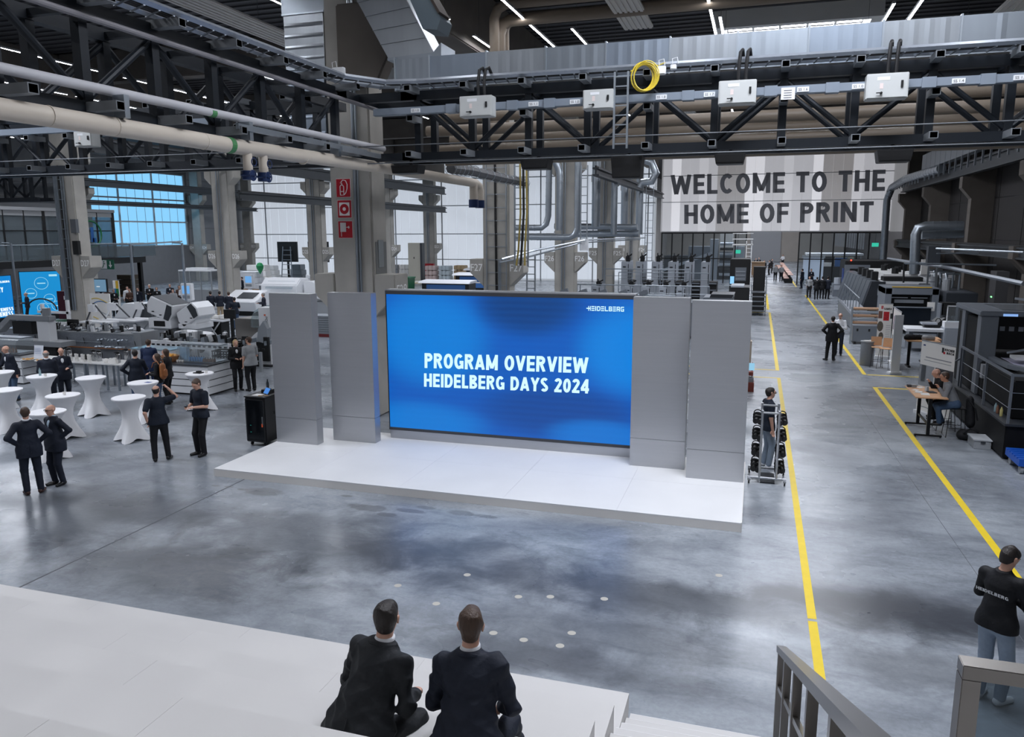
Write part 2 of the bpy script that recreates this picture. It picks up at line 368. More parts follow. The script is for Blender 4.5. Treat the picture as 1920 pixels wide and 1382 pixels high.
# sign wall: upper part only, open below into the rear hall
ws = struct('wall_sign', MB().box(-9.7, XR, YB+.05, YB+.3, 5.15, ZR), EM('sign_back_glow', (190,190,194), .2, (180,180,182)), label='white translucent wall over the passage with big grey lettering')
def sign_panel(rgb, s, n): return EM('sign_panel_'+n, rgb, s, (200,200,202))
SP = [sign_panel((206,206,212), .34, 'a'), sign_panel((226,226,232), .46, 'b'), sign_panel((176,172,172), .26, 'c'), sign_panel((214,214,220), .38, 'd')]
seq = [0,1,0,0,3,0,2,2,2,1,1,0,0,3,0,0,1,2,2,2,3,0,0,0,1,0,0,0]
n = 24; x0, x1 = -9.55, 11.9; dx = (x1-x0)/n
for i in range(n):
    for z0, z1 in ((5.25, 8.15), (8.2, 10.75), (10.8, 13.7)):
        part('translucent_panel', MB().box(x0+i*dx+.015, x0+(i+1)*dx-.015, YB-.02, YB+.02, z0, z1), SP[seq[i]], ws)
for z in (5.2, 8.17, 10.77): part('rail', MB().box(x0, x1, YB-.06, YB+.02, z-.03, z+.03), MULL, ws)
INK = EM('sign_grey_glow', (92,94,102), .16, (70,72,78))  # letters emit faintly, standing in for light through the panel
def sign_line(s, bl, tl, br):
    letters('sign_lettering', s, INK, ws, aY(*bl, YB-.06), aY(*tl, YB-.06), aY(*br, YB-.06), t=.098, gap=.11)
sign_line('WELCOME TO THE', (1258, 365), (1258, 328), (1659, 358)); sign_line('HOME OF PRINT', (1283, 420), (1283, 384), (1637, 416))
# glass facade under the sign, with the passage open between px 1398 and 1497
GF = glass('facade_glass', (236,240,242), .05)
def pxX(px, row=480, Y=YB): return aY(px, row, Y)[0]
def facade(n, a, b, k, label):
    o = struct('window_%d' % n, MB().box(a, b, YB-.02, YB+.02, 5.0, 5.15), BLACK, label=label)
    for i in range(k+1):
        xx = a+(b-a)*i/k; part('frame_post', MB().box(xx-.06, xx+.06, YB-.07, YB+.07, 0, 5.15), BLACK, o)
        if i < k: part('pane', MB().box(xx+.06, xx+(b-a)/k-.06, YB-.01, YB+.01, .05, 5.0), GF, o)
    part('frame_rail', MB().box(a, b, YB-.06, YB+.06, 2.45, 2.55), BLACK, o)
facade(1, pxX(1240), pxX(1398), 8, 'glass facade with black frames left of the passage')
facade(2, pxX(1497), pxX(1650), 7, 'glass facade with black frames right of the passage')
# rear hall seen through the passage
gx0, gx1 = G(1405, 490)[0], G(1462, 490)[0]
dr = struct('door_1', MB().box(gx0, gx1, 145.6, 145.9, 0, 5.2), M('gate_grey', (170,172,176), .5), label='grey roller gate at the far end of the passage')
for k in range(18): part('slat', MB().box(gx0+.05, gx1-.05, 145.54, 145.6, .05+k*.285, .27+k*.285), MATS['gate_grey'], dr)
struct('wall_rear', MB().box(-16, XR, 146, 146.3, 0, ZR), M('rear_cladding', (176,170,163), .7, noise=.1, nscale=1))
struct('wall_rear_left', MB().box(-16.3, -16, YB+.3, 146, 0, ZR), M('rear_side', (180,178,175), .7))
# ------------------------------------------------------------------ roof windows and light lines
SKYM = EM('sky_pane', (238,243,255), SKY_STRENGTH)
WHITE = M('white_paint', (224,224,222), .5)
def skylight(n, x0, x1, y0, y1):
    o = struct('window_%d' % n, MB().box(x0-.4, x0, y0-.4, y1+.4, ZR-.7, ZR).box(x1, x1+.4, y0-.4, y1+.4, ZR-.7, ZR).box(x0, x1, y0-.4, y0, ZR-.7, ZR).box(x0, x1, y1, y1+.4, ZR-.7, ZR), WHITE, label='roof window with white curb letting in daylight')
    k = 5
    for i in range(k):
        a = x0+(x1-x0)*i/k; b = x0+(x1-x0)*(i+1)/k
        part('pane', MB().add([(a+.05,y0,ZR-.05),(b-.05,y0,ZR-.05),(b-.05,y1,ZR-.05),(a+.05,y1,ZR-.05)], [(0,1,2,3)]), SKYM, o)
    for i in range(1, k): part('glazing_bar', MB().box(x0+(x1-x0)*i/k-.05, x0+(x1-x0)*i/k+.05, y0, y1, ZR-.14, ZR-.05), WHITE, o)
for n, (xc, yc) in enumerate(((1.0,37.5),(1.0,62),(-22.3,37.5),(-22.3,62),(1.0,11.5),(-22.3,11.5),(-46.5,37.5),(-46.5,62),(-46.5,11.5),(0,108),(0,130),(-5,92),(7,92))):  # the last two, over the rear hall, are added to brighten it
    skylight(3+n, xc-2.75, xc+2.75, yc-3.2, yc+3.2)
STRIP = EM('led_strip', (246,248,255), STRIP_STRENGTH); HOUS = M('lamp_housing', (150,150,152), .5)
ROWN = {-7.45: 'first row right of the concrete girder', -6.26: 'short row left of the broad radiant panel', -1.73: 'row left of the roof window', -1.49: 'short row touching the roof window', 3.52: 'row right of the roof window', 4.25: 'second row right of the roof window', -9.7: 'row against the concrete girder', -13.8: 'row left of the tall duct', -26.6: 'upper row seen through the near truss', -32.4: 'lower row seen through the near truss', -19: 'row above the folding machines', -40: 'row before the gallery', -50: 'row over the gallery', -6: 'added left row of the rear hall', 3: 'added middle row of the rear hall', 9: 'added right row of the rear hall', -12: 'added unseen row above the seating steps, left', -4: 'added unseen row above the seating steps, right', 6: 'added unseen row above the stairs', -20: 'added unseen row left of the seating steps'}
def strip(x, y0, y1, q, z=11.8):
    o = thing('linear_lamp', ('nearest', 'second', 'third', 'fourth')[q]+' linear lamp of the '+ROWN[x], 'lamp', (x, y0, z), 0, 'linear lamps under the roof')
    part('housing', MB().box(x-.05, x+.05, y0, y1, z+.02, z+.09), HOUS, o)
    part('diffuser', MB().add([(x-.035,y0,z+.015),(x+.035,y0,z+.015),(x+.035,y1,z+.015),(x-.035,y1,z+.015)], [(3,2,1,0)]), STRIP, o)
    w = MB()
    for t in (.12, .88): w.cyl((x, y0+(y1-y0)*t , z+.09), (x, y0+(y1-y0)*t, ZR-.07), .006, n=5)
    part('wire', w, STEELG, o)
for x, ys in ((-7.45, ((12,30),(33,42),(45,54),(57,66))), (-6.26, ((26.6,32),(34,40))), (-1.73, ((13,29.4),(33,42),(46,55),(58,70))), (-1.49, ((26.7,31),)), (3.52, ((26.8,34),(36,44),(48,60))), (4.25, ((13,25),(26,35),(40,52))),
              (-9.7, ((21,24.3),(26.5,31.2))), (-13.8, ((14,21.5),(24,34))), (-26.6, ((14,28),(28.5,42))), (-32.4, ((20,31),(31.5,46))), (-19, ((30,44),(46,60))), (-40, ((40,60),)), (-50, ((36,60),)), (-6, ((85,100),(104,120))), (3, ((85,100),(104,120),(124,140))), (-12, ((-6,10),)), (-4, ((-6,9),)), (6, ((-6,10),)), (-20, ((-4,12),)), (9, ((85,100),(104,120)))):  # rows over seating steps, stairs and rear hall are added to brighten
    for q, (a, b) in enumerate(ys): strip(x, a, b, q)
RAD = M('radiant_panel', (206,203,198), .6)
def radiant(x0, x1, y0, y1, lab, z=11.75):
    o = thing('radiant_panel', lab+' under the roof', 'heater', ((x0+x1)/2, y0, z), 0, 'radiant heating panels')
    part('panel', MB().box(x0, x1, y0, y1, z, z+.06), RAD, o)
    for k in range(6):
        xx = x0+(x1-x0)*(k+.5)/6; part('rib', MB().box(xx-.045, xx+.045, y0, y1, z-.03, z-.001), RAD, o)
    h = MB()
    for t in (.2, .8): h.cyl(((x0+x1)/2, y0+(y1-y0)*t, z+.06), ((x0+x1)/2, y0+(y1-y0)*t, ZR), .01, n=5)
    part('hanger', h, STEELG, o)
radiant(-4.57, -3.62, 12, 27, 'broad ribbed radiant heating panel above the yellow cable coil'); radiant(-4.4, -3.7, 29, 60, 'narrow ribbed radiant heating panel behind the cross truss'); radiant(6.6, 7.7, 14, 40, 'ribbed radiant heating panel at the top right'); radiant(-16.6, -15.4, 12, 26, 'ribbed radiant heating panel left of the tall duct'); radiant(-30, -29, 14, 40, 'ribbed radiant heating panel at the far left')
BRPIPE = M('brown_pipe', (126,114,100), .5)
def beam(x0, x1, y0, y1, z0, z1, m, label, name='roof_beam'):
    o = part(name, MB().box(x0, x1, y0, y1, z0, z1), m, bevel=.04); return tag(o, label, 'beam', 'concrete roof beams')
beam(-11.2, -10.0, 21, 81.5, 11.6, 13.85, CONCD, 'long dark concrete girder running back from column F28')
beam(-11.2, -10.0, -8, 18.0, 11.6, 13.85, CONCD, 'dark concrete girder above the near truss')
beam(-34.6, -33.4, -8, 81.5, 11.6, 13.85, CONCD, 'dark concrete girder along the columns marked D')
for y in (44.3, 56.8, 69.2): beam(-9.95, 14, y-.35, y+.35, 12.4, 13.85, CONCD, 'dark concrete cross beam under the roof', 'cross_beam')
for y in (31.9, 44.3, 56.8, 69.2): beam(-33.3, -11.3, y-.35, y+.35, 12.4, 13.85, CONCD, 'dark concrete cross beam under the roof on the left', 'cross_beam')
for y, z, r in ((24.6, 12.2, .16), (25.1, 11.85, .2), (25.7, 12.1, .14)):
    o = part('roof_pipe', MB().tube([(-8.3, y, 8.6), (-8.3, y, z-.4), (-8.18, y, z-.12), (-7.9, y, z), (14, y, z)], r, 12), BRPIPE, sm=True)
    tag(o, {24.6: 'front', 25.1: 'thickest', 25.7: 'rear'}[y]+' brown insulated pipe running across under the roof', 'pipe', 'brown pipes under the roof')
for y, z in ((21.2,8.0),(21.6,7.5),(22.2,8.5),(22.6,7.3),(23.0,7.95)):
    o = part('insulated_pipe', MB().cyl((-9.2, y, z), (14, y, z), .15, n=12), BRPIPE, sm=True)
    tag(o, {8.5: 'topmost', 8.0: 'second highest', 7.95: 'third highest', 7.5: 'fourth highest', 7.3: 'lowest'}[z]+' of the brown insulated pipes behind the lattice truss', 'pipe', 'brown pipes behind the truss')
# ================================================================== concrete columns
STEN = M('stencil_white', (248,248,246), .8)
GALV = M('galvanised', (150,158,166), .38, .75, noise=.22, nscale=1.4, stretch=(1,1,.3))
GALVP = M('galvanised_pipe', (168,176,184), .32, .8, noise=.12, nscale=2)
CABLE = M('cable_black', (20,20,22), .6)
def column(x, y, code, label, w=1.2, d=.8, h=13.8, upper=True, extras=True, side_text=False):
    o = thing('concrete_column', label, 'column', (x, y, 0))
    b = MB().box(x-w/2, x+w/2, y-d/2, y+d/2, 0, h)
    part('shaft', b, WCONC, o, bevel=.05)
    def corbel(sx, ztop, reach, hh, z0):
        a = x+sx*w/2; e = x+sx*(w/2+reach)
        return MB().prism([(a, z0), (e, z0+reach*.95), (e, ztop), (a, ztop)] if sx > 0 else [(a, z0), (a, ztop), (e, ztop), (e, z0+reach*.95)], 'y', y-d/2, y+d/2)
    for sx in (-1, 1):
        cb = part('corbel', corbel(sx, 4.02, .62, .6, 2.85), WCONC, o, bevel=.02)
        if code:
            if side_text:
                if sx > 0: text('stencil_number', code, .3, STEN, cb, (x+w/2+.621, y, 3.45), xdir=(0,1,0), width=.62, bold=.0, ext=.004)
            else: text('stencil_number', code, .33, STEN, cb, (x+sx*(w/2+.3), y-d/2-.004, 3.5), width=.55, bold=.01, ext=.003)
        if upper: part('corbel', corbel(sx, 9.3, .5, .5, 8.3), WCONC, o, bevel=.02)
    if extras:
        part('pipe', MB().cyl((x-w*.12, y-d/2-.06, .3), (x-w*.12, y-d/2-.06, 10.5), .045, n=8), GALVP, o, sm=True)
        part('pipe', MB().cyl((x+w*.02, y-d/2-.05, .3), (x+w*.02, y-d/2-.05, 9.5), .035, n=8), GALVP, o, sm=True)
    return o
COLS = {}
for code, x, y in (('F27',-10.75,32.3),('F26',-10.7,44.6),('F25',-10.65,57.0),('F24',-10.6,69.3),('D27',-34.2,32.3),('D26',-34.2,44.6),('D25',-34.8,57.0),('D24',-34.6,69.3),('D23',-35.2,81.3)):
    COLS[code] = column(x, y, code, 'concrete column stencilled %s with corbels' % code, extras=code not in ('F27','D27'), w=1.3 if code[0] == 'D' else 1.2)
COLS['F28'] = c28 = column(-10.62, 19.6, 'F28', 'big concrete column F28 with three red fire signs', w=1.25, d=.85, upper=False, extras=False, side_text=True)
yf = 19.6-.425
part('patch_panel', MB().box(-9.992, -9.985, 19.3, 19.95, 3.3, 4.9), M('patch_grey', (120,122,122), .8), c28)
part('access_cover', MB().box(-9.99, -9.97, 19.45, 19.75, 4.2, 4.95), M('cover_grey', (140,146,148), .6), c28)
cp = aY(669, 400, yf)[0]
for dx, r in ((0, .045), (.09, .03)): part('conduit', MB().cyl((cp+dx, yf-.05, .5), (cp+dx, yf-.05, 12.5), r, n=10), GALVP, c28, sm=True)
# three red fire-safety signs
RED = M('sign_red', (176,24,40), .35); SW = M('sign_white', (232,228,226), .5)
def fire_sign(q0, q1, label, draw):
    a = aY(*q0, yf-.03); b = aY(*q1, yf-.03); x0, x1, z1, z0 = a[0], b[0], a[2], b[2]; w = x1-x0; h = z1-z0
    o = thing('fire_sign', label, 'sign', (x0, yf, z0), 0, 'red fire signs on column F28')
    part('border', MB().box(x0-.012, x1+.012, yf-.02, yf-.001, z0-.012, z1+.012), SW, o)
    part('plate', MB().box(x0, x1, yf-.03, yf-.021, z0, z1), RED, o)
    P = lambda u, v: (x0+u*w, yf-.036, z0+v*h)
    draw(o, P, w, h)
def strokes(o, P, lines, r, m=None, name='pictogram'):
    for l in lines: part(name, MB().tube([P(u, v) for u, v in l], r, 6), m or SW, o)
def d1(o, P, w, h):
    strokes(o, P, [[(.28,.1),(.28,.58),(.34,.66),(.46,.66),(.54,.58),(.54,.1),(.28,.1)], [(.41,.66),(.41,.78),(.30,.78)], [(.36,.84),(.5,.94),(.7,.9),(.8,.7),(.78,.45),(.68,.22),(.56,.12)], [(.3,.3),(.54,.3)]], .012)
def d2(o, P, w, h):
    c = P(.5, .5); part('pictogram', MB().box(P(.12,.12)[0], P(.88,.12)[0], yf-.034, yf-.031, P(0,.12)[2], P(0,.88)[2]), SW, o)
    for r, m, e in ((.33*w, RED, .038), (.12*w, SW, .041)):
        part('pictogram', MB().cyl((c[0], yf-.031, c[2]), (c[0], yf-e, c[2]), r, n=24), m, o)
def d3(o, P, w, h):
    strokes(o, P, [[(.18+.07*k,.36),(.18+.07*k,.92)] for k in range(6)], .014)
    strokes(o, P, [[(.22,.36),(.22,.08)], [(.56,.64),(.76,.64)], [(.70,.64),(.76,.71),(.82,.64),(.76,.57),(.70,.64)]], .009)
fire_sign((630,336), (657,369), 'red fire extinguisher sign, top of three on the column', d1)
fire_sign((632.5,376), (659,408), 'red square sign with a white ring, middle of three on the column', d2)
fire_sign((634,415), (661,446), 'red fire hose reel sign, lowest of three on the column', d3)
# cable ladders and cables on F27 and D27
def ladder(o, x0, x1, y, z0, z1, step, m=GALVP):
    for x in (x0, x1): part('cable_ladder_rail', MB().box(x-.02, x+.02, y-.03, y+.03, z0, z1), m, o)
    z = z0+.2
    while z < z1: part('cable_ladder_rung', MB().box(x0, x1, y-.012, y+.012, z-.015, z+.015), m, o); z += step
ladder(COLS['F27'], aY(912,450,31.8)[0], aY(949,450,31.8)[0], 31.82, 1.6, 8.3, .55)
part('cable', MB().cyl((aY(930,450,31.8)[0], 31.85, 1), (aY(928,450,31.8)[0], 31.85, 8.6), .05, n=8), CABLE, COLS['F27'])
part('pipe', MB().cyl((aY(937,520,31.7)[0], 31.7, 1), (aY(937,520,31.7)[0], 31.7, 4), .07, n=10), GALVP, COLS['F27'], sm=True)
ladder(COLS['D27'], -34.55, -34.05, 31.8, 2.2, 8.6, .5)
for dx in (-.4, -.3, -.2, -.05, .05, .2): part('pipe', MB().cyl((-34.3+dx, 31.84, 1.2), (-34.3+dx, 31.84, 8.6), .045, n=8), GALVP if dx != -.05 else CABLE, COLS['D27'], sm=True)
part('switch_box', MB().box(-33.75, -33.4, 31.7, 31.88, 5.2, 5.9), STEELG, COLS['D27']); part('switch_box', MB().box(-33.75, -33.4, 31.7, 31.88, 4.1, 4.8), BLACK, COLS['D27'])
# the column and runway steel of the other lines
RWG = M('runway_grey', (62,66,70), .5, .3)
def runway(x, y0, y1, z, label, h=.75):
    o = thing('crane_runway_beam', label, 'beam', (x, y0, z))
    part('web', MB().box(x-.05, x+.05, y0, y1, z+.1, z+h-.1), RWG, o)
    for zz in (z, z+h-.1): part('flange', MB().box(x-.2, x+.2, y0, y1, zz, zz+.1), RWG, o)
    part('rail', MB().box(x-.05, x+.05, y0, y1, z+h, z+h+.1), BLACK, o)
runway(-33.25, 33, 81, 9.3, 'dark steel crane runway beam on the right corbels of the D columns')
runway(-33.2, 44.9, 81, 7.35, 'lower dark steel beam beside the D columns', .55)
runway(-57.6, 40, 81, 7.75, 'dark steel beam crossing the blue-lit window', .35)
runway(-57.6, 40, 81, 9.4, 'dark steel crane beam above the blue-lit window', .6)
runway(-9.5, 47, 81, 8.5, 'grey steel beam sloping away beside the welcome sign', .5)
# right wall: pilasters, runway, duct
for k, y in enumerate((20.6, 32.9, 45.2, 57.5, 69.8, 81.0)):
    o = thing('wall_pilaster', 'dark concrete pilaster of the right wall, number %s from the near end' % ('one','two','three','four','five','six')[k], 'column', (13.8, y, 0), 0, 'pilasters of the right wall')
    part('shaft', MB().box(12.9, 14.2, y-.4, y+.4, 0, 13.8), CONCD, o)
    part('corbel', MB().prism([(12.9, 3.0), (12.9, 4.4), (12.2, 4.4), (12.2, 3.75)], 'y', y-.4, y+.4), CONCD, o)
    part('corbel', MB().prism([(12.9, 7.2), (12.9, 8.6), (12.3, 8.6), (12.3, 7.9)], 'y', y-.4, y+.4), CONCD, o)
runway(12.6, 10, 81, 8.7, 'dark crane runway beam along the right wall', .8)
runway(12.5, 10, 81, 3.75, 'dark lower steel beam along the right wall', .6)
o = thing('air_duct', 'row of grey duct sections with brackets on the right crane beam', 'duct', (12.1, 30, 10))
y = 36.0; k = 0
while y < 68:
    part('duct_section', MB().box(11.75, 12.25, y, y+1.55, 9.75, 10.9), M('duct_blue_grey', (112,118,124), .45, .5), o); part('bracket', MB().box(11.7, 11.8, y-.03, y+.03, 8.9, 9.75), GALVP, o); y += 1.6
for k in range(10): part('bracket', MB().box(11.7, 11.8, 69+k*1.2-.03, 69+k*1.2+.03, 8.9, 9.5), GALVP, o)
for k in range(12):
    y = 21+k*5; part('wall_seam', MB().box(XR-.02, XR, y, y+.03, 0, ZR), BLACK, bpy.data.objects['wall_right'])
for z in (4.6, 7.2, 9.8): part('wall_seam', MB().box(XR-.02, XR, 0, 82, z, z+.03), BLACK, bpy.data.objects['wall_right'])
# ================================================================== lattice trusses with their cable trays
BX = M('box_section_grey', (112,116,120), .5); HOLE = M('hole_shade', (1,1,1), 1, spec=0)
TRAY = M('tray_galvanised', (150,156,164), .4, .6); BUS = M('busbar_grey', (140,150,162), .4, .4)
CAB = M('cabinet_grey', (190,192,190), .5)
Y0T, Y1T, X0T, X1T = 17.3, 18.25, -9.3, -10.25   # frame planes of the cross truss (Y) and of the long truss (X)
ZB, ZT = 6.82, 8.38
def frame(o, P, n, first=0):
    """one plane of a truss; P(t, z) gives a point, t in bays"""
    part('bottom_chord', MB().bar(P(-.3, ZB+.09), P(n+.3, ZB+.09), .16, .18), STEEL, o)
    part('top_chord', MB().bar(P(-.3, ZT-.1), P(n+.3, ZT-.1), .18, .2), STEEL, o)
    for i in range(n+1): part('post', MB().bar(P(i, ZB+.18), P(i, ZT-.2), .15), STEEL, o)
    for i in range(n):
        a, b = ((i, ZT-.22), (i+1, ZB+.2)) if (i+first) % 2 == 0 else ((i, ZB+.2), (i+1, ZT-.22))
        part('diagonal', MB().cyl(P(*a), P(*b), .058, n=10), STEEL, o, sm=True)
def outrigger(o, a, d, L, m=BX):
    """grey box-section arm with a black cap for the shade inside the tube"""
    a = Vector(a); d = Vector(d); b = a+d*L
    q = part('outrigger', MB().bar(a, b, .16, .13), m, o); part('shade_cap', MB().bar(b, b+d*.004, .125, .1), HOLE, q)  # black cap painted on for the shade inside the tube
BAY = 1.345
# --- cross truss: right field and left field
tr = thing('lattice_truss', 'dark blue lattice truss crossing above the stage, with electrical cabinets', 'truss', (-8, Y0T, ZB))
XA = -7.72
for Y in (Y0T, Y1T): frame(tr, lambda t, z, Y=Y: (XA+BAY*t, Y, z), 16, 0)
for Y in (Y0T, Y1T): part('corner_chord', MB().box(-9.3, XA, Y-.08, Y+.08, ZB, ZB+.18), STEEL, tr); part('corner_chord', MB().box(-9.3, XA, Y-.09, Y+.09, ZT-.2, ZT), STEEL, tr)
for i in range(17):
    x = XA+BAY*i
    [part('cross_tie', MB().box(x-.05, x+.05, Y0T, Y1T, z, z+.1), STEEL, tr) for z in (ZB+.03, ZT-.16)]
    for z in (ZB+.1, ZT-.02 if i % 2 else ZT-.02): outrigger(tr, (x, Y0T, z), (0,-1,0), .62)
    if i % 2 == 0: outrigger(tr, (x, Y0T, 7.72), (0,-1,0), .5)
t2 = thing('lattice_truss', 'dark lattice truss on the left beyond the thick beige pipe', 'truss', (-11, Y0T, ZB))
for Y in (Y0T, Y1T): frame(t2, lambda t, z, Y=Y: (-11.0-BAY*t, Y, z), 11, 1)
for i in range(12):
    x = -11.0-BAY*i
    for z in (ZB+.1, 7.72, ZT-.02): outrigger(t2, (x, Y0T, z), (0,-1,0), .55)
part('busbar', MB().box(-25, -13.2, 16.85, 17.02, 7.82, 7.98), BUS, t2)
[part('handrail_wire', MB().cyl((-26, 16.8, z), (-11, 16.8, z), .014, n=6), STEELG, t2) for z in (7.12, 6.74)]
t3 = thing('lattice_truss', 'distant dark truss beside column D27', 'truss', (-40, 31.3, ZB))
for Y in (31.2, 32.0): frame(t3, lambda t, z, Y=Y: (-35.5-BAY*t, Y, z), 9, 0)
# --- long truss towards the camera
t4 = thing('lattice_truss', 'near dark lattice truss running from the left towards column F28', 'truss', (X0T, 16, ZB))
YA = 16.2
for X in (X0T, X1T): frame(t4, lambda t, z, X=X: (X, YA-BAY*1.04*t, z), 11, 0)
for X in (X0T, X1T): part('corner_chord', MB().box(X-.08, X+.08, YA, 18.3, ZB, ZB+.18), STEEL, t4); part('corner_chord', MB().box(X-.09, X+.09, YA, 18.3, ZT-.2, ZT), STEEL, t4)
for i in range(12):
    y = YA-BAY*1.04*i
    [part('cross_tie', MB().box(X1T, X0T, y-.05, y+.05, z, z+.1), STEEL, t4) for z in (ZB+.03, ZT-.16)]
    for z in (ZB+.1, ZT-.02): outrigger(t4, (X0T, y, z), (1,0,0), .62)
# --- perforated cable tray along both trusses
ct = thing('cable_tray', 'galvanised perforated cable tray following the trusses round the corner', 'cable tray', (-8.7, 16.7, 8.4))
pts = [(-8.75, 3.5), (-8.75, 15.7), (-8.2, 16.6), (-7.5, 16.75), (13, 16.75)]
part('side_rail', MB().tube([(x, y, 8.5) for x, y in pts], .055, 4), TRAY, ct)
off = [(-9.2, 3.5), (-9.2, 16.1), (-8.6, 17.1), (-7.6, 17.25), (13, 17.25)]
part('side_rail', MB().tube([(x, y, 8.5) for x, y in off], .05, 4), TRAY, ct)
k = 0
for (a, b), (c, d) in zip(zip(pts, pts[1:]), zip(off, off[1:])):
    L = math.dist(a, b); n = max(1, int(L/.3))
    for i in range(n):
        t = i/n; k += 1
        p = (a[0]+(b[0]-a[0])*t, a[1]+(b[1]-a[1])*t, 8.44); q = (c[0]+(d[0]-c[0])*t, c[1]+(d[1]-c[1])*t, 8.44)
        part('rung', MB().bar(p, q, .03, .015), TRAY, ct)
for (a, b) in ((pts[0], pts[1]), (pts[3], pts[4])):
    L = math.dist(a, b); n = int(L/.16)
    for i in range(n):
        t = (i+.5)/n; x = a[0]+(b[0]-a[0])*t; y = a[1]+(b[1]-a[1])*t
        if k < 420: part('slot', MB().cb((x+(.041 if a[0] == b[0] else 0), y-(.041 if a[0] != b[0] else 0), 8.5), (.01 if a[0] == b[0] else .06, .06 if a[0] == b[0] else .01, .02)), HOLE, ct); k += 1
for k in range(3): part('cable', MB().tube([(x-.1-k*.08 if i < 2 else x, y+.12+k*.08 if i > 1 else y, 8.48) for i, (x, y) in enumerate(pts)], .02, 6), CABLE, ct)
# --- busbar on the cross truss with its tags and switch cabinets
bb = thing('busbar_trunking', 'grey busbar trunking along the truss with small white number tags', 'busbar', (0, 16.8, 7.8))
zb = 7.86
part('trunking', MB().box(-8.6, 12, 16.72, 16.88, zb-.07, zb+.09), BUS, bb, bevel=.01)
TAG = M('tag_white', (226,228,230), .5); TXT = M('tag_text', (40,40,44), .6)
px = [(778,'SS 1.0'),(1000,'SS 1.1'),(995,''),(1078,'SS 1.0'),(1240,'SS 1.8'),(1330,'SS 1.7'),(1505,'SS 1.6'),(1608,'SS 1.0'),(1795,'SS 1.4'),(1910,'SS 1.3')]
for x, s in px:
    X = aY(x, 180, 16.7)[0]
    if s:
        g = part('number_tag', MB().box(X-.11, X+.11, 16.70, 16.719, zb-.04, zb+.05), TAG, bb); text('tag_text', s, .05, TXT, g, (X, 16.70, zb-.02), width=.17, ext=.003)
for x in (845, 960, 1030, 1130, 1290, 1445, 1560, 1660, 1740, 1850): X = aY(x, 180, 16.7)[0]; part('joint_sleeve', MB().box(X-.12, X+.12, 16.69, 16.90, zb-.085, zb+.105), BUS, bb)
def cabinet(q0, q1, Y, label, hoses=True):
    a = aY(*q0, Y); b = aY(*q1, Y); x0, x1, z1, z0 = a[0], b[0], a[2], b[2]
    o = thing('switch_cabinet', label, 'cabinet', (x0, Y, z0), 0, 'switch cabinets on the truss')
    part('body', MB().box(x0, x1, Y, Y+.3, z0, z1), CAB, o, bevel=.012)
    part('door', MB().box(x0+.02, x1-.02, Y-.015, Y-.001, z0+.02, z1-.02), CAB, o, bevel=.004)
    xm = x0+(x1-x0)*.36
    part('warning_label', MB().box(xm-.03, xm+.03, Y-.018, Y-.016, z0+.28*(z1-z0)+.05, z0+.28*(z1-z0)+.15), M('label_pale', (220,205,200), .5), o)
    part('knob', MB().cyl((xm, Y-.016, z0+.22*(z1-z0)), (xm, Y-.06, z0+.22*(z1-z0)), .022, n=10).box(xm-.09, xm+.01, Y-.07, Y-.05, z0+.2*(z1-z0), z0+.24*(z1-z0)), BLACK, o)
    xh = x0+(x1-x0)*.84; part('handle', MB().box(xh-.02, xh+.02, Y-.04, Y-.016, z0+.42*(z1-z0), z0+.68*(z1-z0)), BLACK, o)
    part('name_plate', MB().box(x0+.25*(x1-x0), x0+.55*(x1-x0), Y-.018, Y-.016, z0+.72*(z1-z0), z0+.86*(z1-z0)), TAG, o)
    if hoses:
        for k in (0, .14): part('hose', MB().tube([(x1-.35+k, Y+.15, z1), (x1-.35+k, Y+.12, z1+.3), (x1-.33+k, Y+.16, z1+.55), (x1-.3+k, Y+.3, z1+.62), (x1-.28+k, Y+.42, z1+.5)], .035, 8), CABLE, o, sm=True)
cabinet((861,181), (922,217), 16.45, 'light grey switch cabinet on the truss, leftmost of four above the screen')
cabinet((1093,169), (1149,203), 16.45, 'light grey switch cabinet beside the narrow galvanised ladder on the truss', False)
cabinet((1348,152), (1417,193), 16.45, 'light grey switch cabinet on the truss right of the yellow cable coil')
cabinet((1626,139), (1702,183), 16.45, 'light grey switch cabinet on the truss nearest the right edge')
cabinet((137,247), (173,274), 16.5, 'pale switch cabinet on the left truss behind the beige pipe', False)
o = thing('notice_plate', 'small printed notice hanging on the busbar', 'notice', aY(1465,165,16.7)); a = aY(1465,165,16.7); b = aY(1490,186,16.7)
part('sheet', MB().box(a[0], b[0], 16.69, 16.719, b[2], a[2]), TAG, o)
for k in range(4): part('print_line', MB().box(a[0]+.05, b[0]-.06, 16.686, 16.689, a[2]-.06-k*.045, a[2]-.045-k*.045), M('print_grey', (120,120,124), .6), o)
ld = thing('ladder', 'narrow galvanised ladder hanging on the truss', 'ladder', aY(1160,280,16.6))
a = aY(1153,135,16.55); b = aY(1175,278,16.55)
for x in (a[0], b[0]): part('stile', MB().box(x-.02, x+.02, 16.53, 16.57, b[2], a[2]), GALVP, ld)
for k in range(8): z = b[2]+(a[2]-b[2])*(k+.5)/8; part('rung', MB().box(a[0], b[0], 16.54, 16.56, z-.012, z+.012), GALVP, ld)
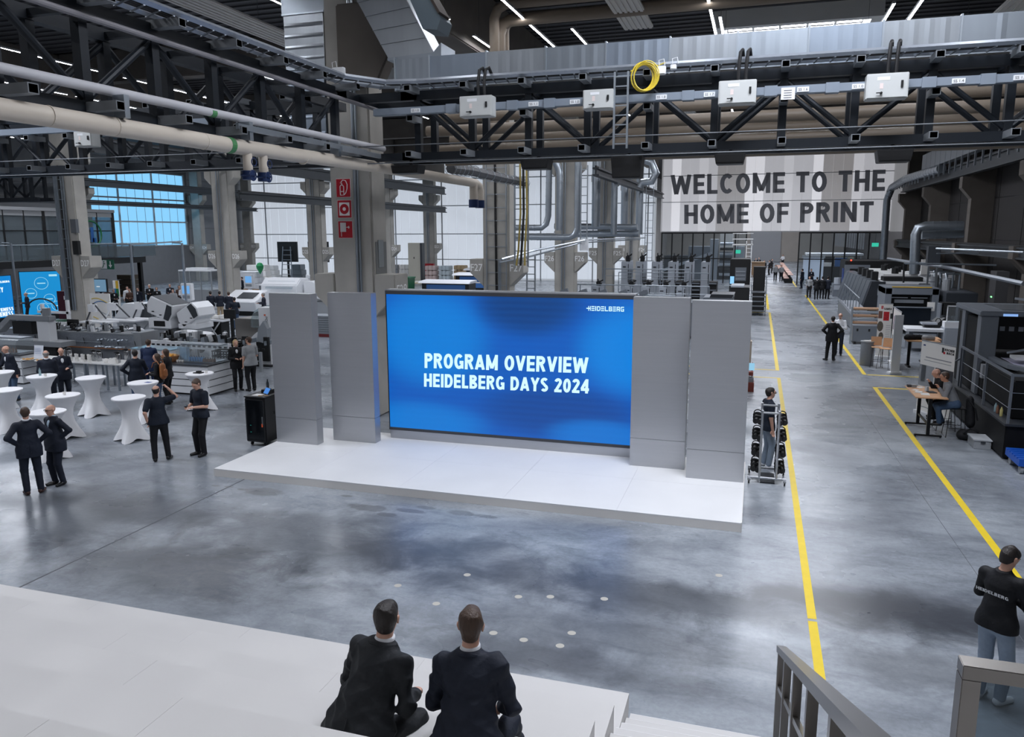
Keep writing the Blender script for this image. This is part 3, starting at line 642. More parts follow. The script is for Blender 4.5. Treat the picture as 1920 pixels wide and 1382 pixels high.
# yellow cable coil, white junction boxes
YEL = M('cable_yellow', (214,190,60), .5)
c = aY(1209, 145, 16.55)
cc = thing('cable_coil', 'coil of yellow cable hung over the cable tray', 'cable', c)
for k in range(8):
    r = .24+.012*(k % 4); dx = (k-4)*.015
    part('loop', MB().tube([(c[0]+dx+r*.92*math.cos(t), 16.55-k*.012, c[2]+.02*math.sin(k)+r*1.05*math.sin(t)) for t in np.linspace(0, 2*PI, 22)[:-1]], .012, 6, closed=True), YEL, cc, sm=True)
part('tail', MB().tube([(c[0]-.3, 16.6, c[2]+.14), (c[0], 16.6, c[2]+.3), (c[0]+.25, 16.6, c[2]+.22), (c[0]+.4, 16.6, c[2]+.27)], .012, 6), YEL, cc, sm=True)
for q0, q1, lab in (((1232,124),(1248,139),'small white junction box beside the yellow coil'), ((1257,121),(1268,130),'small round-edged white box on the cable tray'), ((622,127),(645,148),'white junction box with looped wires on the corner tray')):
    a = aY(*q0, 16.6); b = aY(*q1, 16.6); o = thing('junction_box', lab, 'junction box', (a[0], 16.6, b[2]))
    part('body', MB().box(a[0], b[0], 16.58, 16.70, b[2], a[2]), TAG, o, bevel=.012); part('lid', MB().box(a[0]+.015, b[0]-.015, 16.57, 16.579, b[2]+.015, a[2]-.015), TAG, o)
    part('wire', MB().tube([(a[0]+.05, 16.55, a[2]), (a[0]+.04, 16.55, a[2]+.1), (a[0]+.14, 16.55, a[2]+.12), (a[0]+.16, 16.55, a[2])], .008, 5), TAG, o)
# thin rails and the suspended black loudspeakers
o = part('truss_pipe', MB().cyl((-9, 16.72, 7.12), (12, 16.72, 7.12), .013, n=6), STEELG); tag(o, 'thin steel pipe just above the lower chord of the cross truss', 'pipe')
o = part('truss_pipe', MB().cyl((-9, 16.7, 6.73), (12, 16.7, 6.73), .014, n=6), STEELG); tag(o, 'thin steel pipe under the lower chord of the cross truss', 'pipe')
def speaker(q0, q1, Y, label, d=.45):
    a = aY(*q0, Y); b = aY(*q1, Y)
    o = thing('loudspeaker', label, 'loudspeaker', (a[0], Y, b[2]), 0, 'black loudspeakers under the truss')
    part('cabinet', MB().prism([(a[0], a[2]), (b[0], a[2]), (b[0]-.04, b[2]), (a[0]+.04, b[2])], 'y', Y, Y+d), BLACK, o, bevel=.01)
    part('grille', MB().box(a[0]+.05, b[0]-.05, Y-.01, Y-.001, b[2]+.03, a[2]-.03), M('speaker_cloth', (10,10,11), .9), o)
    part('bracket', MB().box((a[0]+b[0])/2-.03, (a[0]+b[0])/2+.03, 17.27, 17.33, a[2]-.02, 6.825), BLACK, o)
speaker((732,310), (784,324), 16.9, 'black loudspeaker under the truss beside the thick beige pipe')
speaker((975,299), (1028,316), 16.9, 'black loudspeaker above the left silver pipes')
speaker((1145,293), (1203,333), 16.9, 'larger black loudspeaker hanging below the truss near the middle')
speaker((1339,288), (1397,306), 16.9, 'black loudspeaker in front of the welcome sign')
speaker((1645,281), (1712,302), 16.9, 'black loudspeaker at the right end of the welcome sign')
# --- galvanised duct lying on the cross truss
du = thing('air_duct', 'long galvanised rectangular air duct lying along the cross truss', 'duct', (-8, 17.75, 8.6))
xs = [aY(v, 100, 17.75)[0] for v in (740, 805, 912, 1023, 1136, 1256, 1382, 1515, 1653, 1798)]+[7, 9, 11, 13.9]
DUCTS = [GALV, M('galvanised_b', (138,148,160), .4, .7, noise=.15, nscale=1, stretch=(2.2,1,.2)), M('galvanised_c', (160,166,172), .34, .75, noise=.2, nscale=1.2, stretch=(2.5,1,.2))]
for i, (a, b) in enumerate(zip(xs, xs[1:])):
    s = part('duct_section', MB().box(a+.012, b-.012, 17.75, 18.7, 8.52, 9.24), DUCTS[i % 3], du)
    part('flange', MB().box(a-.018, a+.018, 17.72, 18.73, 8.5, 9.27), GALVP, du)
    n = 5
    for k in range(1, n):
        x = a+(b-a)*k/n; part('crease', MB().prism([(x-.09, 17.75), (x, 17.744), (x+.09, 17.75)], 'z', 8.54, 9.22), DUCTS[i % 3], du)
# vertical duct beside column F28 and the slanted branch
vd = thing('air_duct', 'tall galvanised duct rising beside column F28', 'duct', (-11.8, 19.6, 7))
for k, (z0, z1, x0, x1) in enumerate(((6.95,7.4,-12.4,-11.35),(7.4,9.5,-12.4,-11.3),(9.5,10.9,-12.45,-11.25),(10.9,13.8,-12.5,-11.2))):
    part('duct_section', MB().box(x0, x1, 19.2, 20.2, z0+.02, z1-.02), DUCTS[k % 3], vd); part('flange', MB().box(x0-.04, x1+.04, 19.16, 20.24, z1-.02, z1+.02), GALVP, vd)
    for j in range(1, 5): z = z0+(z1-z0)*j/5; part('crease', MB().prism([(19.2, z-.05), (19.185, z), (19.2, z+.05)], 'x', x0+.02, x1-.02), DUCTS[k % 3], vd)
sd = thing('air_duct', 'slanted galvanised duct dropping onto the long duct beside the column', 'duct', (-8.6, 18.2, 9.2))
part('duct_section', MB().prism([(-9.9, 11.3), (-8.75, 11.5), (-7.55, 9.35), (-8.75, 9.3)], 'y', 17.9, 18.7), DUCTS[2], sd)
part('outlet', MB().prism([(-8.75, 9.3), (-7.55, 9.35), (-7.35, 9.55), (-7.35, 9.26), (-8.75, 9.24)], 'y', 17.85, 18.75), GALV, sd)
for j in range(1, 6): t = j/6; part('crease', MB().bar((-9.9+1.15*t, 17.89, 11.3-2.0*t), (-8.75+1.2*t, 17.89, 11.5-2.15*t), .03, .02), DUCTS[2], sd)
hp = thing('ventilation_grille', 'dark framed ventilation box tilted beside the slanted duct', 'vent', (-8.2, 18.0, 10.2))
part('frame', MB().prism([(-8.5, 11.6), (-8.2, 11.75), (-7.2, 10.0), (-7.3, 9.75), (-7.65, 9.8)], 'y', 17.5, 18.2), M('vent_frame', (92,104,112), .5, .5), hp)
part('filter', MB().bar((-8.12, 17.75, 11.6), (-7.22, 17.75, 10.1), .62, .06, up=(1,0,.6)), M('filter_dark', (52,44,40), .9), hp)
cap = part('column_head', MB().prism([(-10.6, 10.9), (-9.6, 10.9), (-9.05, 9.75), (-9.5, 8.9), (-10.6, 8.9)], 'y', 18.7, 19.2), CONCD, COLS['F28'], bevel=.04)
# --- beige pipes along the long truss
BEIGE = M('beige_pipe', (196,186,172), .5, noise=.06, nscale=2); GREENB = M('pipe_band_green', (70,130,80), .5); VBLUE = M('valve_blue', (34,52,92), .4, .3)
bp = thing('insulated_pipe', 'thick beige insulated pipe sweeping along the near truss', 'pipe', (-8.9, 10, 6.6))
part('run', MB().tube([(-8.95, 3, 6.64), (-8.93, 12, 6.66), (-8.9, 17.5, 6.72), (-8.88, 24.3, 6.73), (-8.88, 24.6, 6.66), (-8.88, 24.7, 6.5), (-8.88, 24.7, 6.2)], .135, 18), BEIGE, bp, sm=True)
for y in (5, 8.2, 9.3, 11.2, 14.2): part('seam', MB().cyl((-8.93, y, 6.655), (-8.93, y+.03, 6.655), .138, n=18), BEIGE, bp)
g = aX(427, 268, -8.9)[1]; part('green_band', MB().cyl((-8.925, g, 6.66), (-8.925, g+.12, 6.66), .139, n=18), GREENB, bp)
for k, yy in enumerate((aX(466,300,-8.9)[1], aX(495,300,-8.9)[1])):
    part('drop', MB().tube([(-8.92, yy, 6.62), (-8.92, yy, 6.42), (-8.92, yy, 6.26)], .085, 12), BEIGE, bp, sm=True)
    v = part('valve', MB().cyl((-8.92, yy, 6.26), (-8.92, yy, 6.1), .115, n=14).cyl((-8.92, yy, 6.2), (-8.92, yy, 6.17), .14, n=14), VBLUE, bp, sm=True)
    part('handwheel', MB().tube([(-8.68, yy-.2+.09*math.cos(t), 6.16+.09*math.sin(t)) for t in np.linspace(0, 2*PI, 14)[:-1]], .012, 6, closed=True).cyl((-8.92, yy-.2, 6.16), (-8.68, yy-.2, 6.16), .012, n=6), VBLUE, v)
    part('handwheel', MB().tube([(-8.7, yy-.12+.07*math.cos(t), 6.4+.07*math.sin(t)) for t in np.linspace(0, 2*PI, 14)[:-1]], .01, 6, closed=True), VBLUE, v)
for yy in (24.1, 24.7): part('valve', MB().cyl((-8.88, yy, 6.2), (-8.88, yy, 5.95), .16, n=12), VBLUE, bp, sm=True)
part('drop', MB().tube([(-8.88, 24.1, 6.7), (-8.88, 24.1, 6.2)], .13, 14), BEIGE, bp, sm=True)
p2 = thing('insulated_pipe', 'thinner grey-white pipe running above the thick beige pipe', 'pipe', (-9.0, 10, 7.1))
part('run', MB().cyl((-9.0, 3, 7.13), (-9.0, 18.0, 7.2), .07, n=14), M('pipe_white', (186,186,190), .5), p2, sm=True)
part('green_band', MB().cyl((-9.0, aX(393,210,-9)[1], 7.165), (-9.0, aX(393,210,-9)[1]+.12, 7.165), .073, n=14), GREENB, p2)
p3 = thing('conduit', 'thin grey conduit under the top chord of the near truss', 'pipe', (-9.1, 10, 8.1))
part('run', MB().cyl((-9.1, 3, 8.12), (-9.1, 18, 8.12), .045, n=10), M('pipe_grey', (130,128,132), .5), p3, sm=True)
o = thing('strut_rail', 'pair of slotted white support rails at the truss corner', 'rail', (-8.7, 15, 6.95))
part('rail', MB().bar((-8.75, 11.9, 6.98), (-8.75, 16.6, 6.98), .06, .1), GALVP, o); part('rail', MB().bar((-8.6, 15.2, 6.92), (-8.6, 17.0, 6.92), .06, .1), GALVP, o)
for yy in (6.2, 9.4, 12.3, 15.4): part('clamp', MB().box(-8.95, -8.75, yy-.05, yy+.05, 6.78, 7.1), GALVP, o)
# ================================================================== stage, screen and metal panels
STG = M('stage_white', (226,226,226), .55, noise=.05, nscale=1.3); STE = M('stage_edge', (228,225,221), .6)
ZS = .17
sx0, sx1, sy0, sy1 = -10.91, -.04, 13.3, 17.1
st = thing('stage', 'low white stage platform in front of the screen', 'stage', (-5.5, 15.2, 0))
nx, ny = 5, 2
for i in range(nx):
    for j in range(ny):
        a = sx0+(sx1-sx0)*i/nx; b = sx0+(sx1-sx0)*(i+1)/nx; c = sy0+(sy1-sy0)*j/ny; d = sy0+(sy1-sy0)*(j+1)/ny
        part('deck_panel', MB().box(a+.0015, b-.0015, c+.0015, d-.0015, ZS-.02, ZS), STG, st)
for q in ((sx0+.003, sx1-.003, sy0+.003, sy0+.03), (sx0+.003, sx1-.003, sy1-.03, sy1-.003), (sx0+.003, sx0+.03, sy0+.03, sy1-.03), (sx1-.03, sx1-.003, sy0+.03, sy1-.03)): part('skirt', MB().box(*q, 0, ZS-.02), STE, st)
part('frame', MB().box(sx0+.05, sx1-.05, sy0+.05, sy1-.05, .02, ZS-.025), STE, st)
part('edge_trim', MB().box(sx1-.002, sx1+.012, sy0, sy1, 0, ZS+.012), STE, st)
ALU = M('brushed_aluminium', (180,182,186), .36, .7, noise=.05, nscale=3, stretch=(.3,1,8))
def metal_panel(x0, x1, y0, d, ztop, label):
    o = thing('metal_pylon', label, 'pylon', ((x0+x1)/2, y0, ZS), 0, 'tall brushed metal panels on the stage')
    part('base_panel', MB().box(x0, x1, y0, y0+d, ZS, ZS+.61), ALU, o, bevel=.004)
    part('upper_panel', MB().box(x0, x1, y0, y0+d, ZS+.615, ztop), ALU, o, bevel=.004)
metal_panel(-10.88, -9.76, 15.58, .27, 3.76, 'tall brushed metal panel at the far left end of the stage')
metal_panel(-9.65, -8.51, 16.12, .27, 3.76, 'tall brushed metal panel just left of the blue screen')
metal_panel(-2.42, -1.26, 16.13, .27, 3.81, 'tall brushed metal panel just right of the blue screen')
metal_panel(-1.18, -.05, 15.6, .27, 3.81, 'tall brushed metal panel at the right end of the stage')
def screen_material():
    m = bpy.data.materials.new('screen_blue'); m.use_nodes = True; nt = m.node_tree; N = nt.nodes; L = nt.links; b = N['Principled BSDF']
    geo = N.new('ShaderNodeNewGeometry'); sep = N.new('ShaderNodeSeparateXYZ'); L.new(geo.outputs['Position'], sep.inputs[0])
    mp = N.new('ShaderNodeMapping'); mp.inputs['Scale'].default_value = (.32, 0, .28); mp.inputs['Location'].default_value = (.9, 0, .35); L.new(geo.outputs['Position'], mp.inputs[0])
    nz = N.new('ShaderNodeTexNoise'); nz.inputs['Scale'].default_value = 1.0; nz.inputs['Detail'].default_value = 1; L.new(mp.outputs[0], nz.inputs['Vector'])
    wv = N.new('ShaderNodeTexWave'); wv.wave_type = 'BANDS'; wv.bands_direction = 'Z'; wv.inputs['Scale'].default_value = 2.2; wv.inputs['Distortion'].default_value = .6; L.new(geo.outputs['Position'], wv.inputs['Vector'])
    def blob(x, z, rx, rz):
        n = []
        for s, c, r in ((0, x, rx), (2, z, rz)):
            a = N.new('ShaderNodeMath'); a.operation = 'SUBTRACT'; L.new(sep.outputs[s], a.inputs[0]); a.inputs[1].default_value = c
            d = N.new('ShaderNodeMath'); d.operation = 'DIVIDE'; L.new(a.outputs[0], d.inputs[0]); d.inputs[1].default_value = r
            e = N.new('ShaderNodeMath'); e.operation = 'MULTIPLY'; L.new(d.outputs[0], e.inputs[0]); L.new(d.outputs[0], e.inputs[1]); n.append(e)
        a = N.new('ShaderNodeMath'); a.operation = 'ADD'; L.new(n[0].outputs[0], a.inputs[0]); L.new(n[1].outputs[0], a.inputs[1])
        r = N.new('ShaderNodeMapRange'); r.interpolation_type = 'SMOOTHERSTEP'; r.inputs[1].default_value = 1; r.inputs[2].default_value = 0; L.new(a.outputs[0], r.inputs[0]); return r.outputs[0]
    def mix(f, a, c):
        n = N.new('ShaderNodeMix'); n.data_type = 'RGBA'
        L.new(f, n.inputs[0]) if not isinstance(f, float) else setattr(n.inputs[0], 'default_value', f)
        for i, s in ((6, a), (7, c)):
            if isinstance(s, tuple): n.inputs[i].default_value = s
            else: L.new(s, n.inputs[i])
        return n.outputs[2]
    col = mix(nz.outputs['Fac'], c8(0,80,176), c8(0,96,196))
    for (x, z, rx, rz, cc) in ((-7.3,2.7,1.9,1.5,c8(0,124,216)), (-4.9,3.6,1.6,1.0,c8(0,60,128)), (-4.2,1.1,2.4,.8,c8(0,68,152)), (-2.5,2.6,1.6,1.3,c8(0,128,222)), (-7.6,.6,2.2,.7,c8(0,118,210)), (-3.2,.6,1.6,.5,c8(0,112,206))):
        col = mix(blob(x, z, rx, rz), col, cc)
    w2 = N.new('ShaderNodeMath'); w2.operation = 'MULTIPLY'; L.new(wv.outputs['Fac'], w2.inputs[0]); w2.inputs[1].default_value = .05
    col = mix(w2.outputs[0], col, c8(20,140,240))
    b.inputs['Base Color'].default_value = (.004, .004, .006, 1); b.inputs['Roughness'].default_value = .5
    L.new(col, b.inputs['Emission Color']); b.inputs['Emission Strength'].default_value = .62
    return m
sc = thing('led_wall', 'large blue LED wall showing the program overview title', 'screen', (-5.46, 16.75, ZS))
SX0, SX1, SY, SZ0, SZ1 = -8.43, -2.46, 16.7, .38, 3.79
part('plinth', MB().box(SX0+.03, SX1, SY+.01, SY+.3, ZS, SZ0), ALU, sc)
part('frame', MB().box(SX0, SX1, SY+.005, SY+.3, SZ0, SZ1), M('screen_frame', (30,32,36), .4), sc, bevel=.004)
for q in ((SZ0, SZ0+.07), (SZ1-.085, SZ1)): part('bezel', MB().box(SX0, SX1, SY-.004, SY+.004, *q), M('bezel_grey', (62,64,68), .45), sc)
part('cap', MB().box(SX0, SX1, SY, SY+.3, SZ1, SZ1+.03), ALU, sc)
disp = part('display', MB().add([(SX0+.03, SY, SZ0+.07), (SX1, SY, SZ0+.07), (SX1, SY, SZ1-.085), (SX0+.03, SY, SZ1-.085)], [(0,1,2,3)]), screen_material(), sc)
TX = EM('screen_text', (200,238,248), .75)
def scr(s, bl, tl, br): letters('title_text', s, TX, sc, aY(*bl, SY-.006), aY(*tl, SY-.006), aY(*br, SY-.006), t=.1)
scr('PROGRAM OVERVIEW', (796, 690), (796, 662), (1102, 700)); scr('HEIDELBERG DAYS 2024', (795, 725), (795, 700), (1104, 738))
def logo(x0, x1, z0, z1, y, m, parent, name='logo', xd=(1,0,0), org=None):
    """HEIDELBERG with three-bar E letters and the arm left of the H"""
    W = x1-x0; h = z1-z0; cw = W/9.75; px_ = .35
    for i, ch in enumerate('HEIDELBERG'):
        a = x0+cw*px_; b = a+cw*.82; px_ += .45 if ch == 'I' else 1
        if ch == 'I': b = a+cw*.24
        mb = MB(); bx = lambda u0, u1, v0, v1: mb.box(a+(b-a)*u0, a+(b-a)*u1, y-.002, y+.002, z0+h*v0, z0+h*v1)
        if ch == 'E':
            for v in (0, .4, .8): bx(0, 1, v, v+.2)
        elif ch == 'H':
            bx(.25, .45, 0, 1); bx(.8, 1, 0, 1); bx(-.35, 1, .4, .6)
        elif ch == 'I': bx(0, 1, 0, 1)
        elif ch == 'D': bx(0, .24, 0, 1); bx(0, .8, 0, .2); bx(0, .8, .8, 1); bx(.76, 1, .12, .88)
        elif ch == 'L': bx(0, .24, 0, 1); bx(0, 1, 0, .2)
        elif ch == 'B': bx(0, .24, 0, 1); [bx(0, .88, v, v+.2) for v in (0, .4, .8)]; bx(.74, 1, .08, .46); bx(.74, .95, .54, .92)
        elif ch == 'R': bx(0, .24, 0, 1); bx(0, .88, .8, 1); bx(0, .88, .38, .56); bx(.74, .98, .48, .92); bx(.6, .95, 0, .4)
        elif ch == 'G': bx(0, .24, .1, .9); bx(.1, 1, .8, 1); bx(.1, 1, 0, .2); bx(.76, 1, 0, .5); bx(.5, 1, .4, .55)
        part(name, mb, m, parent)
a = aY(1099, 582.5, SY-.008); b = aY(1171, 575.5, SY-.008); logo(a[0], b[0], a[2], b[2], SY-.008, TX, sc, 'logo_letter')
# grey stack of papers and white radiator-like columns seen in the gaps
o = thing('side_cabinet', 'white ribbed cabinet behind the stage between the two left panels', 'cabinet', (-11.3, 20.5, 0)); a = aY(600,650,20.2)
part('body', MB().box(-11.9, -10.6, 20.2, 20.7, 0, 1.75), WHITE, o)
for k in range(8): part('rib', MB().box(-11.85+k*.16, -11.74+k*.16, 20.17, 20.2, .1, 1.6), WHITE, o)
# floor markings --------------------------------------------------------------------------------
YT = M('floor_yellow', (226,196,28), .5, noise=.12, nscale=5)
def mark(x0, x1, y0, y1, label):
    o = part('floor_marking', MB().box(x0, x1, y0, y1, .0005, .002), YT); tag(o, label, 'floor marking', 'yellow floor markings')
mark(.885, 1.0, 8.5, 10.35, 'short yellow floor line beside the stair railing'); mark(.885, 1.0, 10.42, 28.74, 'yellow floor line running past the trolley with headphones'); mark(-2.5, .885, 28.62, 28.74, 'yellow cross line behind the right stage panels, nearer one')
mark(-2.5, .885, 30.3, 30.42, 'yellow cross line behind the right stage panels, farther one'); mark(.87, 1.0, 30.3, 52.6, 'yellow floor line left of the aisle in the middle distance'); mark(-2.5, .87, 52.5, 52.62, 'yellow cross line by the press stairs, nearer one')
mark(-2.5, .85, 54.6, 54.72, 'yellow cross line by the press stairs, farther one'); mark(.8, .95, 54.6, 68.5, 'yellow floor line beside the press stairs'); mark(.6, .75, 72, 80, 'most distant yellow line on the left of the aisle')
mark(3.9, 4.03, 8, 27.85, 'yellow floor line passing the table with two seated men'); mark(4.03, 5.4, 27.72, 27.85, 'yellow cross line behind the table with two men, nearer one'); mark(4.03, 9.5, 30.22, 30.34, 'yellow cross line by the grey bin')
mark(3.88, 4.01, 30.3, 68, 'long yellow floor line right of the aisle'); mark(3.6, 3.75, 78, 130, 'most distant yellow line on the right of the aisle')
# ================================================================== white seating steps and stairs in the foreground
RIS, TRD, TX1, TY0 = .45, .92, -1.04, 7.29
TW = M('tribune_white', (203,201,199), .55, noise=.05, nscale=1.2)
tb = thing('seating_steps', 'big white wooden seating steps filling the lower left', 'seating', (-6, 5, 0))
def tier(k, x0, x1, y1, y0):
    n = max(1, round((x1-x0)/2.4))
    for i in range(n):
        a = x0+(x1-x0)*i/n; b = x0+(x1-x0)*(i+1)/n
        part('tread_panel', MB().box(a+.001, b-.001, y0, y1, RIS*k-.025, RIS*k), TW, tb)
    part('riser_block', MB().box(x0+.002, x1-.002, y0+.002, y1-.004, RIS*(k-1), RIS*k-.026), TW, tb)
for k in range(1, 7):
    y1 = TY0-TRD*(k-1)
    if k < 4: tier(k, -17, TX1, y1, -1)
    elif k == 4: tier(k, -17, -1.86, y1, -1); tier(k, -1.70, TX1, y1-.06, -1)
    elif k == 5: tier(k, -17, TX1, y1, -1)
    else: tier(k, -17, TX1, y1, -1)
sr = thing('staircase', 'white staircase beside the seating steps', 'stairs', (-.35, 6, 0))
for k in range(1, 19):
    y1 = 7.40-.307*(k-1)
    part('step', MB().box(TX1+.003, .30, -1, y1, .15*(k-1)+.001, .15*k), TW, sr)
    part('nosing', MB().box(TX1+.003, .30, y1-.001, y1+.004, .15*k-.012, .15*k), M('nosing_white', (240,240,240), .4), sr)
# steel railings
INOX = M('stainless', (150,146,142), .28, .9)
rl = thing('stair_railing', 'sloping stainless steel stair railing with flat bars', 'railing', (.33, 6, 0))
a = Vector((.335, 6.05, 1.86)); dirv = Vector((0, -.307, .15)).normalized(); L = 6.0
part('top_rail', MB().bar(a, a+dirv*L, .07, .05), INOX, rl); part('mid_rail', MB().bar(a+Vector((0,0,-.33)), a+dirv*L+Vector((0,0,-.33)), .03, .035), INOX, rl)
for tt in (.04, .95, 1.93, 2.9, 3.85, 4.8, 5.7):
    p = a+dirv*tt; part('baluster', MB().box(.31, .36, p.y-.035, p.y+.035, max(.02, p.z-1.3), p.z-.02), INOX, rl)
g = thing('guard_rail', 'stainless steel guard frame with glass at the lower right corner', 'railing', (1.2, 3.2, 2.3))
c = G(1815, 1236, 3.4)
part('top_rail', MB().box(c[0]-.03, 3.6, c[1]-.06, c[1]+.03, 3.34, 3.4), INOX, g, bevel=.003); part('post', MB().box(c[0]-.03, c[0]+.04, c[1]-.06, c[1]+.03, 2.2, 3.34), INOX, g, bevel=.003)
part('post', MB().box(3.5, 3.57, c[1]-.06, c[1]+.03, 2.2, 3.34), INOX, g)
part('glass_pane', MB().box(c[0]+.05, 3.48, c[1]-.02, c[1]-.008, 2.25, 3.32), glass('guard_glass', (200,208,212), .10), g)
o = part('landing', MB().box(c[0]-.1, 4.2, -1, c[1]+.1, 0, 2.2), TW); tag(o, 'white landing block under the glass guard', 'platform')
# ================================================================== people: smooth continuous surfaces grown from a posed skeleton
def V3(*a): return np.array(a, float)
def nrm(v): return v/max(1e-9, np.linalg.norm(v))
def surf(name, prims, vox, cuts=(), subs=(), fold=0.0, seed=0):
    """prims: (a, b, ra, rb, k, axis, squash) round cones blended with radius k; cuts: (point, normal) keep the side behind the normal"""
    lo = np.min([np.minimum(p[0]-p[2], p[1]-p[3]) for p in prims], 0)-vox*3; hi = np.max([np.maximum(p[0]+p[2], p[1]+p[3]) for p in prims], 0)+vox*3
    n = np.ceil((hi-lo)/vox).astype(int)+1; D = np.full(n, 1.0, np.float32)
    ax = [lo[i]+vox*np.arange(n[i]) for i in range(3)]
    def ev(p, pad):
        a, b, ra, rb = p[:4]; R = max(ra, rb)+pad
        i0 = np.maximum(0, np.floor((np.minimum(a, b)-R-lo)/vox).astype(int)); i1 = np.minimum(n, np.ceil((np.maximum(a, b)+R-lo)/vox).astype(int)+1)
        if (i1 <= i0).any(): return None, None
        s = tuple(slice(i0[i], i1[i]) for i in range(3))
        X, Y, Z = np.meshgrid(ax[0][s[0]], ax[1][s[1]], ax[2][s[2]], indexing='ij', sparse=True)
        ba = b-a; L = max(1e-12, ba@ba); t = np.clip(((X-a[0])*ba[0]+(Y-a[1])*ba[1]+(Z-a[2])*ba[2])/L, 0, 1)
        vx = X-a[0]-t*ba[0]; vy = Y-a[1]-t*ba[1]; vz = Z-a[2]-t*ba[2]
        if len(p) > 5 and p[5] is not None:
            q = p[5]; w = (vx*q[0]+vy*q[1]+vz*q[2])*(1/p[6]-1); vx = vx+q[0]*w; vy = vy+q[1]*w; vz = vz+q[2]*w
        return s, np.sqrt(vx*vx+vy*vy+vz*vz)-(ra+(rb-ra)*t)
    for p in prims:
        k = p[4]; s, d = ev(p, 2*k+2*vox)
        if s is None: continue
        o = D[s]
        if k > 0: h = np.maximum(k-np.abs(o-d), 0)/k; D[s] = np.minimum(o, d)-h*h*k*.25
        else: D[s] = np.minimum(o, d)
    for p in subs:
        s, d = ev(p, 2*vox)
        if s is not None: D[s] = np.maximum(D[s], -d)
    X, Y, Z = np.meshgrid(*ax, indexing='ij', sparse=True)
    if fold:
        r = np.random.RandomState(seed)
        for _ in range(4):
            q = r.uniform(-1, 1, 3)*V3(14, 14, 30); e = r.uniform(-1, 1, 3)*9
            D += fold*(np.abs(np.sin(q[0]*X+q[1]*Y+q[2]*Z+2*np.sin(e[0]*X+e[1]*Y+e[2]*Z)+r.uniform(0, 6)))-.6).astype(np.float32)
    for pt, nn in cuts: D = np.maximum(D, (X-pt[0])*nn[0]+(Y-pt[1])*nn[1]+(Z-pt[2])*nn[2])
    for i in range(3):
        sl = [slice(None)]*3
        for e in (0, -1): sl[i] = e; D[tuple(sl)] = 1.0
    I = D < 0; c = [slice(0, -1), slice(1, None)]
    S = sum(I[c[i], c[j], c[k]].astype(np.int8) for i in (0,1) for j in (0,1) for k in (0,1))
    act = (S > 0) & (S < 8); idx = np.full(act.shape, -1, np.int32); ijk = np.argwhere(act); N = len(ijk)
    if N == 0: return MB().mesh(name)
    idx[act] = np.arange(N)
    acc = np.zeros((N, 3)); cnt = np.zeros(N); cor = {}
    for i in (0,1):
        for j in (0,1):
            for k in (0,1): cor[i,j,k] = D[ijk[:,0]+i, ijk[:,1]+j, ijk[:,2]+k]
    for A in cor:
        for e in range(3):
            if A[e] == 0:
                B = list(A); B[e] = 1; da, db = cor[A], cor[tuple(B)]; m = (da < 0) != (db < 0); t = np.where(m, da/np.where(m, da-db, 1), 0)
                P = np.repeat(np.array(A, float)[None], N, 0); P[:, e] = t; acc += P*m[:, None]; cnt += m
    V = lo+vox*(ijk+acc/np.maximum(1, cnt)[:, None]); quads = []
    for e in range(3):
        o1, o2 = [(1,2),(2,0),(0,1)][e]
        s0 = [slice(0, -1) if i == e else slice(1, -1) for i in range(3)]; s1 = [slice(1, None) if i == e else slice(1, -1) for i in range(3)]
        a, b = I[tuple(s0)], I[tuple(s1)]; w = np.argwhere(a != b)
        if not len(w): continue
        fl = a[tuple(w.T)]; base = w.copy()
        for i in range(3):
            if i != e: base[:, i] += 1
        def cell(d1, d2): q = base.copy(); q[:, o1] -= d1; q[:, o2] -= d2; return idx[tuple(q.T)]
        Q = np.stack([cell(1,1), cell(0,1), cell(0,0), cell(1,0)], 1); Q[~fl] = Q[~fl][:, ::-1]; quads.append(Q)
    Q = np.concatenate(quads); Q = Q[(Q >= 0).all(1)]
    me = bpy.data.meshes.new(name); me.vertices.add(N); me.vertices.foreach_set('co', V.reshape(-1)); me.loops.add(len(Q)*4); me.loops.foreach_set('vertex_index', Q.reshape(-1).astype(np.int32))
    me.polygons.add(len(Q)); me.polygons.foreach_set('loop_start', np.arange(0, len(Q)*4, 4, dtype=np.int32)); me.polygons.foreach_set('use_smooth', np.ones(len(Q), bool)); me.update(calc_edges=True)
    return me
def ik(a, b, l1, l2, pole):
    d = b-a; L = min(np.linalg.norm(d), (l1+l2)*.999); u = nrm(d); x = (l1*l1-l2*l2+L*L)/(2*L); h = math.sqrt(max(0, l1*l1-x*x))
    p = nrm(pole-u*(pole@u)); return a+u*x+p*h, a+u*L
ARMS = {'down': ((.16,-.05,-1),(.04,.16,-1)), 'hip': ((.62,-.38,-.72),(-.58,.42,-.62)), 'pocket': ((.34,-.40,-.9),(-.20,.34,-.9)), 'front': ((.20,.10,-1),(-.52,.85,.02)),
        'cross': ((.28,.30,-.95),(-.92,.42,.12)), 'head': ((.80,.42,.10),(-.62,.10,.80)), 'reach': ((.18,.45,-.8),(-.05,1,-.12)), 'chin': ((.12,.62,-.75),(-.30,.12,.95)), 'table': ((.24,.45,-.82),(-.35,.95,-.02)),
        'lap': ((.28,.35,-.9),(-.45,.85,-.25)), 'wide': ((.75,-.1,-.62),(.1,.8,-.35)), 'back': ((.22,-.3,-.95),(-.6,-.35,-.7)), 'rest': ((.42,.55,-.6),(-.75,.5,.05)), 'shoulder': ((.75,.2,-.15),(-.5,.2,.55)), 'clasp': ((.22,.30,-.92),(-.40,.9,.10))}
CL = {}
def cloth(n, rgb, r=.72): return M('cloth_'+n, rgb, r, noise=.15, nscale=22, bump=.3, spec=.35)
SKIN = M('skin', (206,160,138), .55, noise=.05, nscale=8); SKIN2 = M('skin_tan', (184,134,108), .55, noise=.05, nscale=8)
